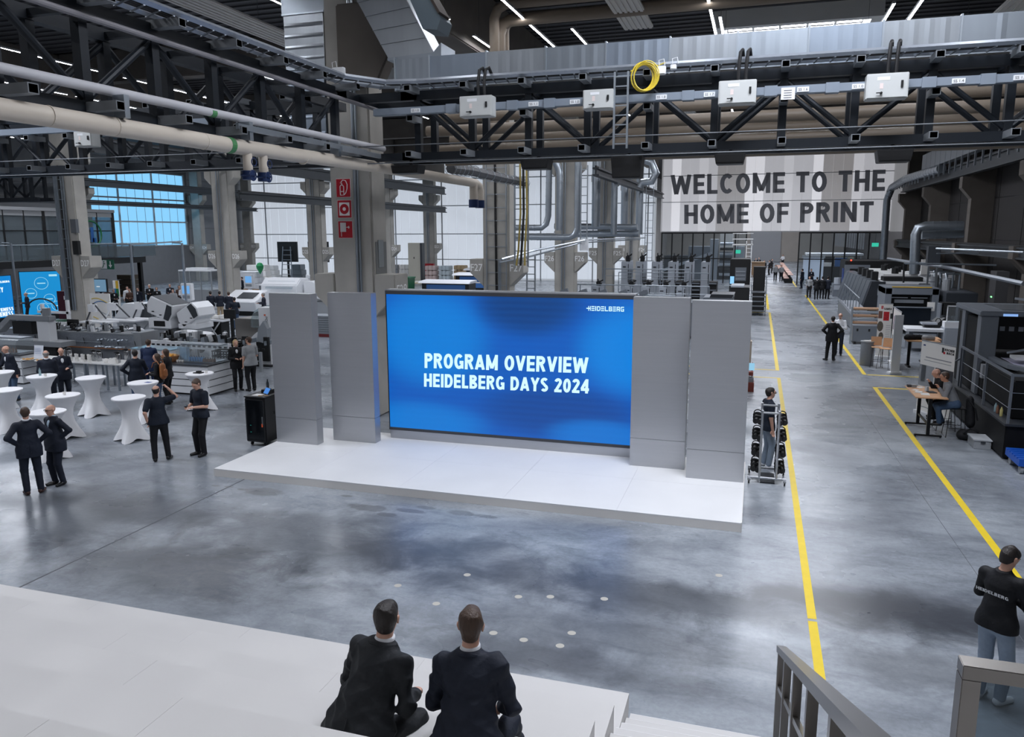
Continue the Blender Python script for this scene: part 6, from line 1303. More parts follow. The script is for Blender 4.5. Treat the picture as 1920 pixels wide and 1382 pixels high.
p0 = G(44, 600); p1 = G(121, 596); ls, d, n = led_screen((p0[0], p0[1]), (p1[0], p1[1]), .25, 2.95, 'blue LED screen with linked white circles beside column D27', SB)
L = math.dist(p0[:2], p1[:2])
for (u, v, r) in ((.52,.72,.36),(.25,.5,.3),(.68,.36,.3),(.5,.16,.3),(.85,.2,.28)):
    c = Vector((p0[0], p0[1], .25+2.7*v))+d*L*u+n*.109; part('ring', MB().tube([c+d*r*math.cos(t)+Vector((0,0,r*math.sin(t))) for t in np.linspace(0, 2*PI, 22)[:-1]], .014, 4, closed=True), SBW, ls); part('caption', MB().bar(c-d*r*.6, c+d*r*.6, .01, .06), SBW, ls)
c = Vector((p0[0], p0[1], 2.66))+d*L*.72+n*.108; part('caption', MB().bar(c, c+d*L*.2, .01, .12), SBW, ls)
p0 = G(-55, 612); p1 = G(27, 600); l2, d, n = led_screen((p0[0], p0[1]), (p1[0], p1[1]), .2, 2.75, 'blue LED screen with white lettering cut by the left edge', EM('led_blue_b', (0,132,214), .6))
def on_led(s, px0, px1, z, h):
    a_ = Vector((p0[0], p0[1], z))+n*.11+d*(math.dist(p0[:2], p1[:2])*px0); b_ = Vector((p0[0], p0[1], z))+n*.11+d*(math.dist(p0[:2], p1[:2])*px1); letters('led_text', s, EM('led_white', (225,240,250), .8), l2, a_, a_+Vector((0,0,h)), b_)
on_led('COMPETITIVENESS', .06, .97, .62, .2); on_led('COMPETITIVENESS', .02, .95, .32, .26); on_led('PRODUCTIVITY', .1, .78, 1.75, .3); on_led('HEIDELBERG', .55, .95, 2.3, .12)
# maroon cabinet, wave panel, lamp post, TV, poster, exit sign
g = G(113, 618); o = thing('tall_cabinet', 'dark maroon tall cabinet at the foot of column D27', 'cabinet', (g[0]+.8, g[1]+.4, 0)); mr_ = M('maroon', (64,14,36), .4); part('body', MB().box(g[0], g[0]+1.35, g[1], g[1]+.9, 0, 2.1), mr_, o, bevel=.015); part('door', MB().box(g[0]+.05, g[0]+.95, g[1]-.02, g[1]-.001, .1, 2.0), mr_, o); part('grip', MB().box(g[0]+.5, g[0]+.8, g[1]-.03, g[1]-.021, 1.65, 1.85), CER, o); part('side_strip', MB().box(g[0]+1.08, g[0]+1.2, g[1]-.02, g[1]-.001, .9, 1.6), M('strip_orange', (170,110,70), .5), o)
a_ = G(175, 628); b_ = G(206, 630); o = thing('display_board', 'white display board with blue and yellow wave lines', 'board', ((a_[0]+b_[0])/2, a_[1], 0)); part('board', MB().box(a_[0], b_[0]+.1, a_[1], a_[1]+.06, .05, 2.15), CER, o)
for k, (m_, z, ph) in enumerate(((M('wave_blue', (40,110,180), .5), 1.6, 0), (M('wave_yellow', (220,190,60), .5), 1.75, .8), (M('wave_grey', (150,156,164), .5), 1.2, 1.5), (MATS['wave_yellow'], .8, 2), (MATS['wave_blue'], .7, 2.6))):
    W_ = b_[0]+.1-a_[0]; part('wave_line', MB().tube([(a_[0]+.12+(W_-.2)*t, a_[1]-.008, z+.16*math.sin(3*t+ph)) for t in np.linspace(0, 1, 10)], .022, 4), m_, o)
part('foot', MB().box(a_[0]+.1, b_[0], a_[1]-.2, a_[1]+.26, 0, .05), MG, o)
for (px, pyb, pyt, lab) in ((36,596,500,'slim lamp post at the second blue screen'), (181,600,490,'pole carrying the green exit sign'), (258,617,486,'white pole at the visitors, taller one'), (352,600,478,'white pole right of the visitors')):
    g = G(px, pyb); zt = 4.6; o = thing('service_pole', lab, 'pole', (g[0], g[1], 0)); part('post', MB().cyl((g[0], g[1], 0), (g[0], g[1], zt), .07, n=10), MATS['galvanised_pipe'], o, sm=True); part('base_plate', MB().box(g[0]-.2, g[0]+.2, g[1]-.2, g[1]+.2, 0, .02), MG, o); part('arm', MB().cyl((g[0]-.1, g[1], zt), (g[0]-.7, g[1], zt+.02), .04, n=8), MATS['galvanised_pipe'], o)
g0_ = G(258, 617); g1_ = G(352, 600); o = thing('overhead_rail', 'thin overhead supply rail between the white poles', 'rail', (g0_[0], g0_[1], 4.6)); part('rail', MB().bar((g0_[0], g0_[1], 4.58), (g1_[0], g1_[1], 4.7), .08, .08), MATS['galvanised_pipe'], o); part('rail', MB().bar((g0_[0]-.2, g0_[1]+.2, 4.58), (G(181,600)[0], G(181,600)[1], 4.55), .05, .05), MATS['galvanised_pipe'], o)
c = aY(201, 496, G(181,600)[1]); o = thing('exit_sign', 'green exit sign with running figure and down arrow', 'sign', (c[0], c[1], c[2]-.3)); w = .48; part('plate', MB().box(c[0]-w, c[0]+w, c[1], c[1]+.05, c[2]-.28, c[2]+.28), M('exit_green', (20,96,64), .5), o); part('bracket', MB().cyl((c[0]-w, c[1]+.02, c[2]), (G(181,600)[0], c[1]+.02, c[2]), .03, n=6), GALVP, o); part('figure_panel', MB().box(c[0]-w+.03, c[0]-.03, c[1]-.01, c[1]-.001, c[2]-.25, c[2]+.25), MATS['sign_white'], o)
X0 = c[0]-.26; part('pictogram', MB().tube([(X0-.1, c[1]-.015, c[2]-.2), (X0, c[1]-.015, c[2]-.05), (X0+.02, c[1]-.015, c[2]+.1), (X0+.12, c[1]-.015, c[2]+.02)], .025, 5), MATS['exit_green'], o); part('pictogram', MB().sph((X0+.04, c[1]-.015, c[2]+.17), .04, 8, 6), MATS['exit_green'], o)
part('arrow', MB().box(c[0]+.2, c[0]+.27, c[1]-.01, c[1]-.001, c[2]-.05, c[2]+.2).prism([(c[0]+.1, c[2]-.02), (c[0]+.37, c[2]-.02), (c[0]+.235, c[2]-.2)], 'y', c[1]-.01, c[1]-.001), MATS['sign_white'], o)
c0_ = aY(173, 524, 38.0); c1_ = aY(200, 547, 38.0); o = thing('tv_screen', 'wall television with a pale blue picture right of column D27', 'television', (c0_[0], 38, 0)); part('housing', MB().box(c0_[0]-.05, c1_[0]+.05, 38, 38.1, c1_[2]-.05, c0_[2]+.05), BLACK, o); part('display', MB().box(c0_[0], c1_[0], 37.985, 37.999, c1_[2], c0_[2]), EM('tv_pale', (120,160,190), .4), o); part('caption', MB().box(c0_[0]+.3, c0_[0]+.55, 37.975, 37.984, c1_[2]+.28, c1_[2]+.33), EM('tv_white', (230,235,240), .5), o); part('stand', MB().box((c0_[0]+c1_[0])/2-.06, (c0_[0]+c1_[0])/2+.06, 38.02, 38.1, 0, c1_[2]), BLACK, o)
a_ = aY(211, 526, 41.0); b_ = aY(224, 556, 41.0); o = thing('poster_stand', 'four coloured poster stand behind the visitors', 'poster', (a_[0], 41, 0)); h2 = (a_[2]+b_[2])/2; xm = (a_[0]+b_[0])/2; part('stand', MB().box(a_[0], b_[0], 41, 41.08, 0, a_[2]), CER, o)
for (x0, x1, z0, z1, m_) in ((a_[0], xm, h2, a_[2], CER), (xm, b_[0], h2, a_[2], MATS['box_yellow']), (a_[0], xm, b_[2], h2, MATS['box_blue']), (xm, b_[0], b_[2], h2, M('field_green', (40,120,70), .5))): part('colour_field', MB().box(x0+.01, x1-.01, 40.985, 40.999, z0+.01, z1-.01), m_, o)
g = G(235, 556); o = thing('pallet_load', 'dark striped pallet load behind the visitors', 'pallet', (g[0], g[1], 0))
for k in range(4): part('layer', MB().box(g[0]-.7, g[0]+.7, g[1], g[1]+.9, .15+k*.42, .53+k*.42), M('load_dark', (70,62,50), .7, noise=.6, nscale=20), o)
part('pallet', MB().box(g[0]-.75, g[0]+.75, g[1], g[1]+.95, 0, .14), M('pallet_wood', (150,116,80), .8), o)
# ================================================================== left background: gallery, window, machines by column D26
GX = -46.0
gal = thing('gallery', 'dark mezzanine gallery with glass balustrade on the far left', 'gallery', (GX-4, 45, 3.2))
part('slab', MB().box(XL+.2, GX, 20, 50, 2.95, 3.4), BLACK, gal)
for y in np.arange(20, 50, 2.4): part('balustrade_pane', MB().box(GX-.06, GX-.04, y+.03, y+2.37, 3.45, 4.4), glass('balustrade_glass', (200,210,214), .16), gal); part('balustrade_post', MB().box(GX-.08, GX-.02, y-.02, y+.02, 3.4, 4.42), STEELG, gal)
part('handrail', MB().cyl((GX-.05, 20, 4.45), (GX-.05, 50, 4.45), .03, n=8), GALVP, gal)
for y in (22, 29, 36, 43, 49.6): part('support_post', MB().box(GX-.4, GX-.1, y-.12, y+.12, 0, 2.95), BLACK, gal)
off = thing('glass_office', 'glazed office on the gallery with black frames and a round green emblem', 'office', (GX-4, 42, 3.4))
OX = GX-1.6; oy0, oy1 = 24.0, 48.6; zt = 6.75
part('roof', MB().box(XL+1, OX+.15, oy0, oy1+.15, zt, zt+.22), M('office_roof', (150,152,154), .5), off); part('head_panel', MB().box(OX-.03, OX+.05, oy0, oy1, zt-.35, zt-.02), M('office_fascia', (170,172,174), .5), off)
OG = glass('office_glass', (205,214,218), .12)
for k, y in enumerate(np.arange(oy0, oy1+.1, 1.54)):
    part('frame_post', MB().box(OX-.06, OX+.06, y-(.12 if k % 4 == 0 else .04), y+(.12 if k % 4 == 0 else .04), 3.4, zt), BLACK, off)
    if y+1.5 < oy1+.1: part('pane', MB().box(OX-.01, OX+.01, y+.06, y+1.48, 3.45, zt-.36), OG, off)
part('frame_rail', MB().box(OX-.05, OX+.05, oy0, oy1, 5.35, 5.42), BLACK, off)
part('rear_wall', MB().box(XL+1.2, XL+1.4, oy0, oy1, 3.4, zt), M('office_wall', (150,152,156), .7), off); part('floor_finish', MB().box(XL+1.4, OX, oy0, oy1, 3.401, 3.43), M('carpet_dark', (50,52,56), .9), off)
part('end_pane', MB().box(XL+6, OX, oy1-.01, oy1+.01, 3.45, zt-.05), OG, off)
for y in (30, 34.5, 39.5, 44): part('desk', MB().box(OX-3, OX-1.4, y, y+.8, 4.1, 4.15), MW, off); part('desk_leg', MB().box(OX-2.9, OX-1.5, y+.35, y+.45, 3.43, 4.1), MD, off)
part('ceiling_lamp', MB().box(OX-3.2, OX-3.0, oy0+2, oy1-2, zt-.12, zt-.06), EM('office_lamp', (240,245,255), 14), off)
cy, cz = 46.4, 5.15
part('emblem_ring', MB().tube([(OX+.09, cy+.95*math.cos(t), cz+.95*math.sin(t)) for t in np.linspace(0, 2*PI, 30)[:-1]], .06, 6, closed=True), M('emblem_green', (30,120,70), .5), off)
letters('emblem_text', 'XL', M('emblem_blue', (40,110,190), .5), off, (OX+.09, cy-.75, cz-.6), (OX+.09, cy-.75, cz+.5), (OX+.09, cy+.45, cz-.6), t=.14)
# big window in the left wall, lit from outside
wl = bpy.data.objects['wall_left']; WBL = EM('window_daylight', (128,196,240), .72)
w_ = struct('window_20', MB().box(XL, XL+.08, 57.2, 71.6, 3.9, 11.4), MATS['mullion_grey'], label='large blue lit window with white glazing bars in the left wall')
ys = np.linspace(57.4, 71.4, 13)
for a, b in zip(ys, ys[1:]):
    for z0, z1 in ((4.0,6.3),(6.45,8.6),(8.75,11.3)): part('pane', MB().box(XL+.085, XL+.1, a+.04, b-.04, z0, z1), WBL, w_)
for y in (57.4, 62.1, 66.7, 71.4): part('mullion', MB().box(XL+.08, XL+.2, y-.09, y+.09, 3.9, 11.4), MULL, w_)
for z in (6.37, 8.67): part('transom', MB().box(XL+.08, XL+.18, 57.2, 71.6, z-.07, z+.07), MULL, w_)
for z0 in (3.2, 5.8, 8.4, 11.0):
    part('cladding_panel', MB().box(XL+.001, XL+.05, 40, 57, z0, z0+2.5), GREYCLAD, wl); part('cladding_panel', MB().box(XL+.001, XL+.05, 72, 81.5, z0, z0+2.5), M('clad_b', (132,135,139), .6), wl)
for code, y in (('B25', 57.0), ('B24', 72.2), ('B23', 81.0)): column(-58.9, y, code, 'distant column stencilled %s against the left wall' % code, w=1.1, d=.7, extras=False)
# low side wall with a screen wall under the gallery
o = thing('partition_wall', 'white ribbed partition wall with a dark window beyond the visitors', 'partition', (-44, 56, 0)); p0 = G(240, 535); p1 = G(345, 520)
part('wall', MB().bar((p0[0], p0[1], 1.6), (p1[0], p1[1], 1.6), .15, 3.2), M('partition_grey', (150,150,152), .6), o); d = (Vector(p1)-Vector(p0)).normalized(); n_ = Vector((d.y, -d.x, 0))
for k in range(1, 12): part('groove', MB().bar(Vector((p0[0], p0[1], k*.27))+n_*.078, Vector((p1[0], p1[1], k*.27))+n_*.078, .006, .012), MD, o)
c = (Vector(p0)*.35+Vector(p1)*.65); part('dark_window', MB().bar(c-d*1.6+n_*.08+Vector((0,0,2.4)), c+d*2.2+n_*.08+Vector((0,0,2.4)), .02, 1.2), M('window_dark', (40,46,52), .2), o)
# machines and terminals round column D26
g = G(372, 565); m = thing('enclosed_machine', 'glass enclosed machine left of column D26', 'machine', (g[0], g[1], 0)); part('base', MB().box(g[0]-1.6, g[0]+1.3, g[1], g[1]+1.4, 0, .9), MG, m); part('guard_glass', MB().box(g[0]-1.6, g[0]+1.3, g[1], g[1]+.03, .9, 2.3), CASEG, m); part('frame_bar', MB().box(g[0]-1.65, g[0]+1.35, g[1]-.03, g[1]+1.4, 2.3, 2.4), MW, m); part('tool_tray', MB().box(g[0]-1.2, g[0]+.8, g[1]+.3, g[1]+1.1, 2.4, 2.55), MW, m)
for k in range(4): part('frame_post', MB().box(g[0]-1.65+k*.98, g[0]-1.57+k*.98, g[1]-.03, g[1]+.05, 0, 2.3), MG, m)
for (px, py, lab) in ((442,562,'white touch terminal left of the man in navy'), (468,564,'white touch terminal with a blue display right of the man in navy'), (352,592,'white control terminal with a blue display behind the tilted heads')):
    g = G(px, py); m = thing('touch_terminal', lab, 'terminal', (g[0], g[1], 0)); part('stand', MB().box(g[0]-.12, g[0]+.12, g[1]+.05, g[1]+.25, 0, 1.2), MW, m); part('housing', MB().box(g[0]-.4, g[0]+.4, g[1], g[1]+.3, .95, 2.05), MW, m, bevel=.03); part('display', MB().box(g[0]-.28, g[0]+.28, g[1]-.012, g[1]-.001, 1.4, 1.9), EM('term_blue', (110,170,230), .6), m); part('keypad', MB().box(g[0]-.28, g[0]+.28, g[1]-.012, g[1]-.001, 1.1, 1.3), MG, m)
g = G(455, 590); m = thing('saddle_stitcher', 'white machine with sloping covers beside the navy clad group', 'machine', (g[0], g[1], 0)); part('body', MB().prism([(g[1]-.7, .3), (g[1]-.9, .9), (g[1]+.6, 1.55), (g[1]+1.0, 1.5), (g[1]+1.0, .3)], 'x', g[0]-.9, g[0]+1.6), MW, m, bevel=.03); part('base', MB().box(g[0]-.7, g[0]+1.5, g[1]-.5, g[1]+.9, 0, .3), MB_, m); part('dark_tray', MB().prism([(g[1]-.5, 1.1), (g[1]+.2, 1.4), (g[1]+.2, 1.43), (g[1]-.5, 1.13)], 'x', g[0]+.0, g[0]+1.2), MD, m)
part('hood', MB().prism([(g[1]+.8, 1.0), (g[1]+.8, 1.9), (g[1]+1.3, 2.3), (g[1]+2.2, 2.3), (g[1]+2.2, 1.0)], 'x', g[0]+.9, g[0]+3.6), MW, m, bevel=.05); part('hood_glass', MB().cb((g[0]+2.3, g[1]+.9, 1.9), (2.0, .03, .6), rx=-.7), CASEG, m)
# cutting machine beside the left metal panel
g = G(478, 690, 0); m = thing('cutting_machine', 'white machine with rounded guard and clear dome behind the grey shirted man', 'machine', (g[0], g[1]+.8, 0)); n = 10; gx, gy2 = g[0], g[1]+.6
fan = [(gx-.9, .15)]+[(gx-.9+1.3*(1-math.cos(t)), .15+1.35*math.sin(t)) for t in np.linspace(.7, PI/2, n)]+[(gx+.4, 1.5), (gx+.4, .15)]
part('side_guard', MB().prism(fan, 'y', gy2, gy2+.9), MW, m, bevel=.02); part('dome', MB().lathe([(.7,0),(.68,.3),(.55,.6),(.3,.78),(.05,.84)], (gx-.35, gy2+.95, 1.45), 20), glass('dome_glass', (215,225,228), .16), m, sm=True); part('black_base', MB().box(gx-.9, gx+.4, gy2+.1, gy2+1.1, 0, .3), MB_, m)
part('mechanism', MB().box(gx-.2, gx+.35, gy2-.15, gy2-.001, .2, .95), MB_, m); part('curved_cover', MB().prism([(gx-.1, 1.0), (gx, 1.5), (gx+.25, 1.8), (gx+.4, 1.5), (gx+.38, .9)], 'y', gy2-.25, gy2-.001), M('smoke_cover', (150,156,162), .25), m)
c0_ = G(498, 686); m = thing('machine_column', 'tall white machine column with dark vertical lettering beside the left panel', 'machine', (c0_[0], c0_[1], 0)); part('column', MB().box(c0_[0]-.2, c0_[0]+.28, c0_[1], c0_[1]+.5, .05, 2.3), MW, m, bevel=.02); part('foot', MB().box(c0_[0]-.3, c0_[0]+.4, c0_[1]-.2, c0_[1]+.6, 0, .05), MB_, m); text('column_lettering', 'POLAR', .12, MD, m, (c0_[0]+.1, c0_[1]-.004, 1.7), xdir=(0,0,-1), zdir=(1,0,0), width=.5); part('mark', MB().box(c0_[0]+.06, c0_[0]+.14, c0_[1]-.006, c0_[1]-.001, 1.98, 2.04), MATS['tag_orange'], m)
c0_ = G(388, 688); m = thing('steel_cabinet', 'stainless steel machine cabinet behind the glass display case', 'cabinet', (c0_[0]+.6, c0_[1]+1.4, 0)); part('body', MB().box(c0_[0]+.05, c0_[0]+1.25, c0_[1]+1.8, c0_[1]+2.9, .1, 1.72), M('stainless_brown', (140,136,132), .3, .8, noise=.1, nscale=2), m, bevel=.015); part('side_panel', MB().box(c0_[0]+1.26, c0_[0]+1.5, c0_[1]+1.8, c0_[1]+2.9, .6, 1.75), MW, m); part('black_stand', MB().box(c0_[0]+1.26, c0_[0]+1.55, c0_[1]+1.75, c0_[1]+2.8, 0, .6), MB_, m); part('plinth', MB().box(c0_[0]+.1, c0_[0]+1.2, c0_[1]+1.85, c0_[1]+2.85, 0, .1), MB_, m)
c0_ = G(430, 690); m = thing('control_stand', 'black machine stand with cables beside the steel cabinet', 'machine', (c0_[0], c0_[1]+.3, 0)); c0_ = (c0_[0], c0_[1]-.9); part('post', MB().box(c0_[0]-.05, c0_[0]+.05, c0_[1]+1.2, c0_[1]+1.3, 0, 2.1), MB_, m); part('monitor', MB().box(c0_[0]-.25, c0_[0]+.25, c0_[1]+1.1, c0_[1]+1.18, 1.9, 2.25), MB_, m)
for k in range(10): part('cable_loop', MB().tube([(c0_[0]+.2+.18*math.cos(t)+.02*k, c0_[1]+1.15+.03*k, .55+.1*(k % 5)+.16*math.sin(t)) for t in np.linspace(0, 2*PI, 10)[:-1]], .014, 4, closed=True), MB_, m)
# goods in front of the back wall on the left
g = G(528, 530); m = thing('podium_screens', 'pair of black monitors on stands with a step ladder before the back wall', 'equipment', (g[0], g[1], 0))
for dx in (-.3, 3.4): part('monitor', MB().box(g[0]+dx, g[0]+dx+2.4, g[1], g[1]+.15, 2.2, 4.3), BLACK, m); part('stand', MB().box(g[0]+dx+1.1, g[0]+dx+1.3, g[1], g[1]+.15, 0, 2.2), BLACK, m)
for e in (0, 1.3): part('ladder_stile', MB().bar((g[0]+.4+e, g[1]-.6, 0), (g[0]+.6+e*.7, g[1]-.3, 3.8), .08), ALUL, m)
for k in range(7): part('ladder_rung', MB().box(g[0]+.5, g[0]+1.6, g[1]-.55+k*.04, g[1]-.45+k*.04, .4+k*.5, .46+k*.5), ALUL, m)
for (px, py, w_, h_, col, lab) in ((480,532,2.6,1.8,CER,'white wrapped goods on a pallet before the back wall'),(555,528,1.6,1.7,MG,'grey metal drum shaped waste bin before the back wall'),(505,526,1.6,1.5,CER,'second white wrapped pallet before the back wall'),(580,540,1.2,1.1,MW,'white carton left of column F28'),
                                   (465,545,2.4,1.6,MW,'white machine part on a trolley behind the touch terminals'),(440,540,2.0,1.5,MG,'grey tool bench behind column D26')):
    g = G(px, py); o = thing('pallet_load', lab, 'pallet', (g[0], g[1], 0)); part('pallet', MB().box(g[0]-w_/2, g[0]+w_/2, g[1], g[1]+1.2, 0, .15), MATS['pallet_wood'], o)
    for k in range(3): part('pack', MB().box(g[0]-w_/2+.1*k, g[0]+w_/2-.12*k, g[1]+.05, g[1]+1.1, .15+k*h_/3, .13+(k+1)*h_/3), col, o, bevel=.04)
g = G(490, 545); o = thing('green_balloon', 'small green balloon sign above the left metal panel', 'balloon', (g[0], g[1], 0)); part('stick', MB().cyl((g[0], g[1], 0), (g[0], g[1], 1.5), .02, n=6), MW, o); part('drop', MB().lathe([(.02,0),(.3,.5),(.34,.75),(.2,1.0),(.02,1.05)], (g[0], g[1], 1.5), 14), M('balloon_green', (40,150,90), .4), o, sm=True)
g = G(520, 560); o = thing('white_machine_top', 'low white table with papers above the left metal panel', 'table', (g[0], g[1], 0)); part('top', MB().box(g[0]-2.0, g[0]+2.2, g[1], g[1]+1.2, 1.0, 1.1), MW, o); part('leg', MB().box(g[0]-1.8, g[0]+2.0, g[1]+.2, g[1]+1.0, 0, 1.0), MG, o)
for k in range(4): part('paper_pile', MB().box(g[0]-1.6+k*.8, g[0]-1.1+k*.8, g[1]+.2, g[1]+.8, 1.1, 1.16+.05*k), CER, o)
g = G(603, 590); o = thing('slanted_cover', 'white slanted machine cover seen between the left metal panels', 'machine', (g[0], g[1], 0)); part('cover', MB().prism([(g[0]-1.2, 1.2), (g[0]+1.3, .75), (g[0]+1.3, 1.0), (g[0]-.6, 2.1), (g[0]-1.2, 2.1)], 'y', g[1], g[1]+1.4), MW, o); part('base', MB().box(g[0]-1.2, g[0]+1.2, g[1]+.1, g[1]+1.3, 0, .8), MG, o); part('green_mark', MB().bar((g[0]-.35, g[1]-.01, 1.45), (g[0]-.05, g[1]-.01, 1.6), .02, .1), MATS['field_green'], o)
# goods between columns F28 and F27
BLP = M('printer_blue', (58,104,164), .4)
for (px, py, z, w_, lab) in ((895,545,1.35,4.2,'digital printer with a white top and blue front, nearer one left of column F27'), (835,560,1.2,4.0,'dark digital printer with a white lid just above the screen'), (915,535,1.45,4.6,'farther blue fronted printer left of column F27')):
    g = G(px, py); m = thing('digital_printer', lab, 'printer', (g[0], g[1], 0)); part('body', MB().box(g[0]-w_/2, g[0]+w_/2, g[1], g[1]+1.6, 0, z), MB_, m); part('front_panel', MB().box(g[0]-w_/2+.4, g[0]+w_/2-.3, g[1]-.02, g[1]-.001, .25, z-.1), BLP, m); part('lid', MB().prism([(g[1]-.2, z), (g[1]+1.7, z), (g[1]+1.6, z+.22), (g[1]+.1, z+.16)], 'x', g[0]-w_/2-.3, g[0]+w_/2+.1), MW, m, bevel=.02); part('caption', MB().box(g[0]-.5, g[0]+.5, g[1]-.03, g[1]-.021, z*.5, z*.5+.1), CER, m)
g = G(752, 560); o = thing('green_bin', 'green waste container beside corbel F28', 'bin', (g[0], g[1], 0)); part('body', MB().prism([(g[0]-.6, 0), (g[0]+.6, 0), (g[0]+.7, 1.6), (g[0]-.7, 1.6)], 'y', g[1], g[1]+1.2), M('bin_green', (30,96,62), .5), o); part('lid', MB().box(g[0]-.75, g[0]+.75, g[1]-.05, g[1]+1.25, 1.6, 1.7), MATS['bin_green'], o)
g = G(787, 555); o = thing('work_table', 'pale work table with dark frame right of corbel F28', 'table', (g[0], g[1], 0)); part('top', MB().box(g[0]-1.3, g[0]+1.3, g[1], g[1]+1.1, 1.0, 1.08), M('table_beige', (206,190,164), .6), o)
for x in (-1.2, 1.1): part('leg', MB().box(g[0]+x, g[0]+x+.1, g[1], g[1]+.1, 0, 1.0), MB_, o)
for k in range(4): part('paper_pile', MB().box(g[0]-1.1+k*.55, g[0]-.7+k*.55, g[1]+.2, g[1]+.7, 1.08, 1.14+.06*(k % 2)), CER, o)
g = G(787, 526); o = thing('control_cabinet', 'tall beige control cabinet before the back wall', 'cabinet', (g[0], g[1], 0)); bg = M('cabinet_beige', (196,192,178), .6); part('body', MB().box(g[0]-.85, g[0]+.55, g[1]-1, g[1]-.3, 0, 4.1), bg, o); part('door', MB().box(g[0]-.8, g[0]+.4, g[1]-1.02, g[1]-1.001, .15, 4.0), bg, o); part('lock', MB().box(g[0]-.2, g[0]-.1, g[1]-1.04, g[1]-1.021, 2.4, 2.6), BLACK, o); part('dark_side', MB().box(g[0]+.56, g[0]+.8, g[1]-1, g[1]-.3, 0, 4.1), MD, o)
g = aY(804, 507, 80.5); o = thing('fire_hose_cabinet', 'red fire hose cabinet on the far column', 'cabinet', (g[0], 80.5, g[2]-.5)); part('body', MB().box(g[0]-.55, g[0]+.55, 80.55, 80.9, g[2]-.75, g[2]+.75), M('fire_red', (176,30,40), .45), o); part('emblem', MB().box(g[0]-.2, g[0]+.2, 80.53, 80.549, g[2]-.2, g[2]+.2), CER, o)
for (px, py, n_, lab) in ((745,524,1,'grey wrapped load under the back wall left of the control cabinet'), (765,524,1,'white carton stack under the back wall'), (815,527,2,'pink wrapped pallet of paper bags'), (840,527,2,'blue white wrapped pallet of paper'), (868,526,2,'cardboard pallet left of corbel F27')):
    g = G(px, py); o = thing('pallet_load', lab, 'pallet', (g[0], g[1], 0)); cc = {745: MG, 765: CER, 815: M('wrap_pink', (206,186,182), .6), 840: M('wrap_blue', (196,208,214), .5), 868: M('cardboard', (190,166,132), .8)}[px]
    part('pallet', MB().box(g[0]-.64, g[0]+.64, g[1]-1.2, g[1], 0, .15), MATS['pallet_wood'], o)
    for i in range(3):
        for k in range(3): part('bale', MB().box(g[0]-.62+i*.42, g[0]-.22+i*.42, g[1]-1.15, g[1]-.05, .16+k*.52, .64+k*.52), cc, o, bevel=.05)
# ================================================================== printing presses behind the stage, silver air pipes
PG = M('press_grey', (120,126,134), .4, .2); PGL = M('press_light', (172,178,186), .4, .2); PGD = M('press_dark', (42,46,52), .45)
def press_unit():
    """printing unit of a sheet-fed press, about 1.1 m wide, 2 m high, front towards -Y"""
    o = thing('press_unit', 'proto', 'machine', (0,0,0))
    part('side_frame', MB().box(-.32, .22, 0, 2.2, .25, 1.75), PGL, o, world=False, bevel=.02); part('front_cover', MB().box(-.28, .18, -.03, -.001, .4, 1.7), PGL, o, world=False); part('dark_slit', MB().box(.19, .23, -.035, -.001, .9, 1.65), BLACK, o, world=False); part('name_plate', MB().box(-.2, .02, -.036, -.031, 1.5, 1.56), PGD, o, world=False)
    part('ink_unit', MB().prism([(.0, 1.75), (.26, 1.75), (.30, 1.9), (.16, 2.02), (-.02, 1.95)], 'y', .05, .5), MB_, o, world=False); part('ink_guard', MB().cb((.28, .0, 1.98), (.36, .06, .07), ry=-.4), MB_, o, world=False); part('ink_post', MB().box(.05, .12, .1, .2, 1.98, 2.1), PGD, o, world=False)
    part('washing_unit', MB().box(.22, .8, .35, 2.1, .25, .95), MB_, o, world=False)
    for k in range(3): part('step', MB().box(.24, .78, .05, .34, .35+k*.26, .4+k*.26), PG, o, world=False)
    part('base', MB().box(-.35, .82, .1, 2.2, 0, .25), PGD, o, world=False)
    return o
proto = press_unit(); first = [True]
def place_unit(x, y, sc, lab, grp, sz=None):
    if first[0]: o = proto; first[0] = False; o.location = (x, y, 0)
    else: o = dup(proto, (x, y, 0))
    o['label'] = lab; o['group'] = grp; o.scale = (sc, sc, sz or sc); return o
# rear press: six units, then middle press: five units
YA_, YB_ = 56.0, 46.0
ords = ('first','second','third','fourth','fifth','sixth')
for i, px in enumerate((1173, 1200, 1230, 1261, 1292, 1323)): place_unit(aY(px, 500, YA_)[0], YA_, .98, ords[i]+' printing unit from the left of the rear press', 'units of the rear press', 1.76)
for i, px in enumerate((1064, 1118, 1180, 1212, 1244, 1278)): place_unit(aY(px, 530, YB_)[0], YB_, .92, ords[i]+' printing unit from the left of the middle press', 'units of the middle press', 1.14)
def rail_run(x0, x1, y, z, label, posts=4):
    o = thing('press_railing', label, 'railing', (x0, y, 0)); part('handrail', MB().cyl((x0, y, z), (x1, y, z), .035, n=8), GALVP, o); part('mid_rail', MB().cyl((x0, y, z-.45), (x1, y, z-.45), .02, n=6), GALVP, o)
    for k in range(posts+1): x = x0+(x1-x0)*k/posts; part('post', MB().cyl((x, y, 0), (x, y, z), .03, n=6), GALVP, o)
rail_run(aY(1160,498,YA_-1)[0], aY(1330,498,YA_-1)[0], YA_-.9, 2.35, 'long pale handrail before the rear press'); rail_run(aY(1040,530,YB_-1)[0], aY(1330,530,YB_-1)[0], YB_-.7, 2.1, 'long pale handrail before the middle press', 6)
rail_run(aY(1130,515,51)[0], aY(1292,513,51)[0], 51.5, 2.75, 'supply pipe pair between the two presses', 3)
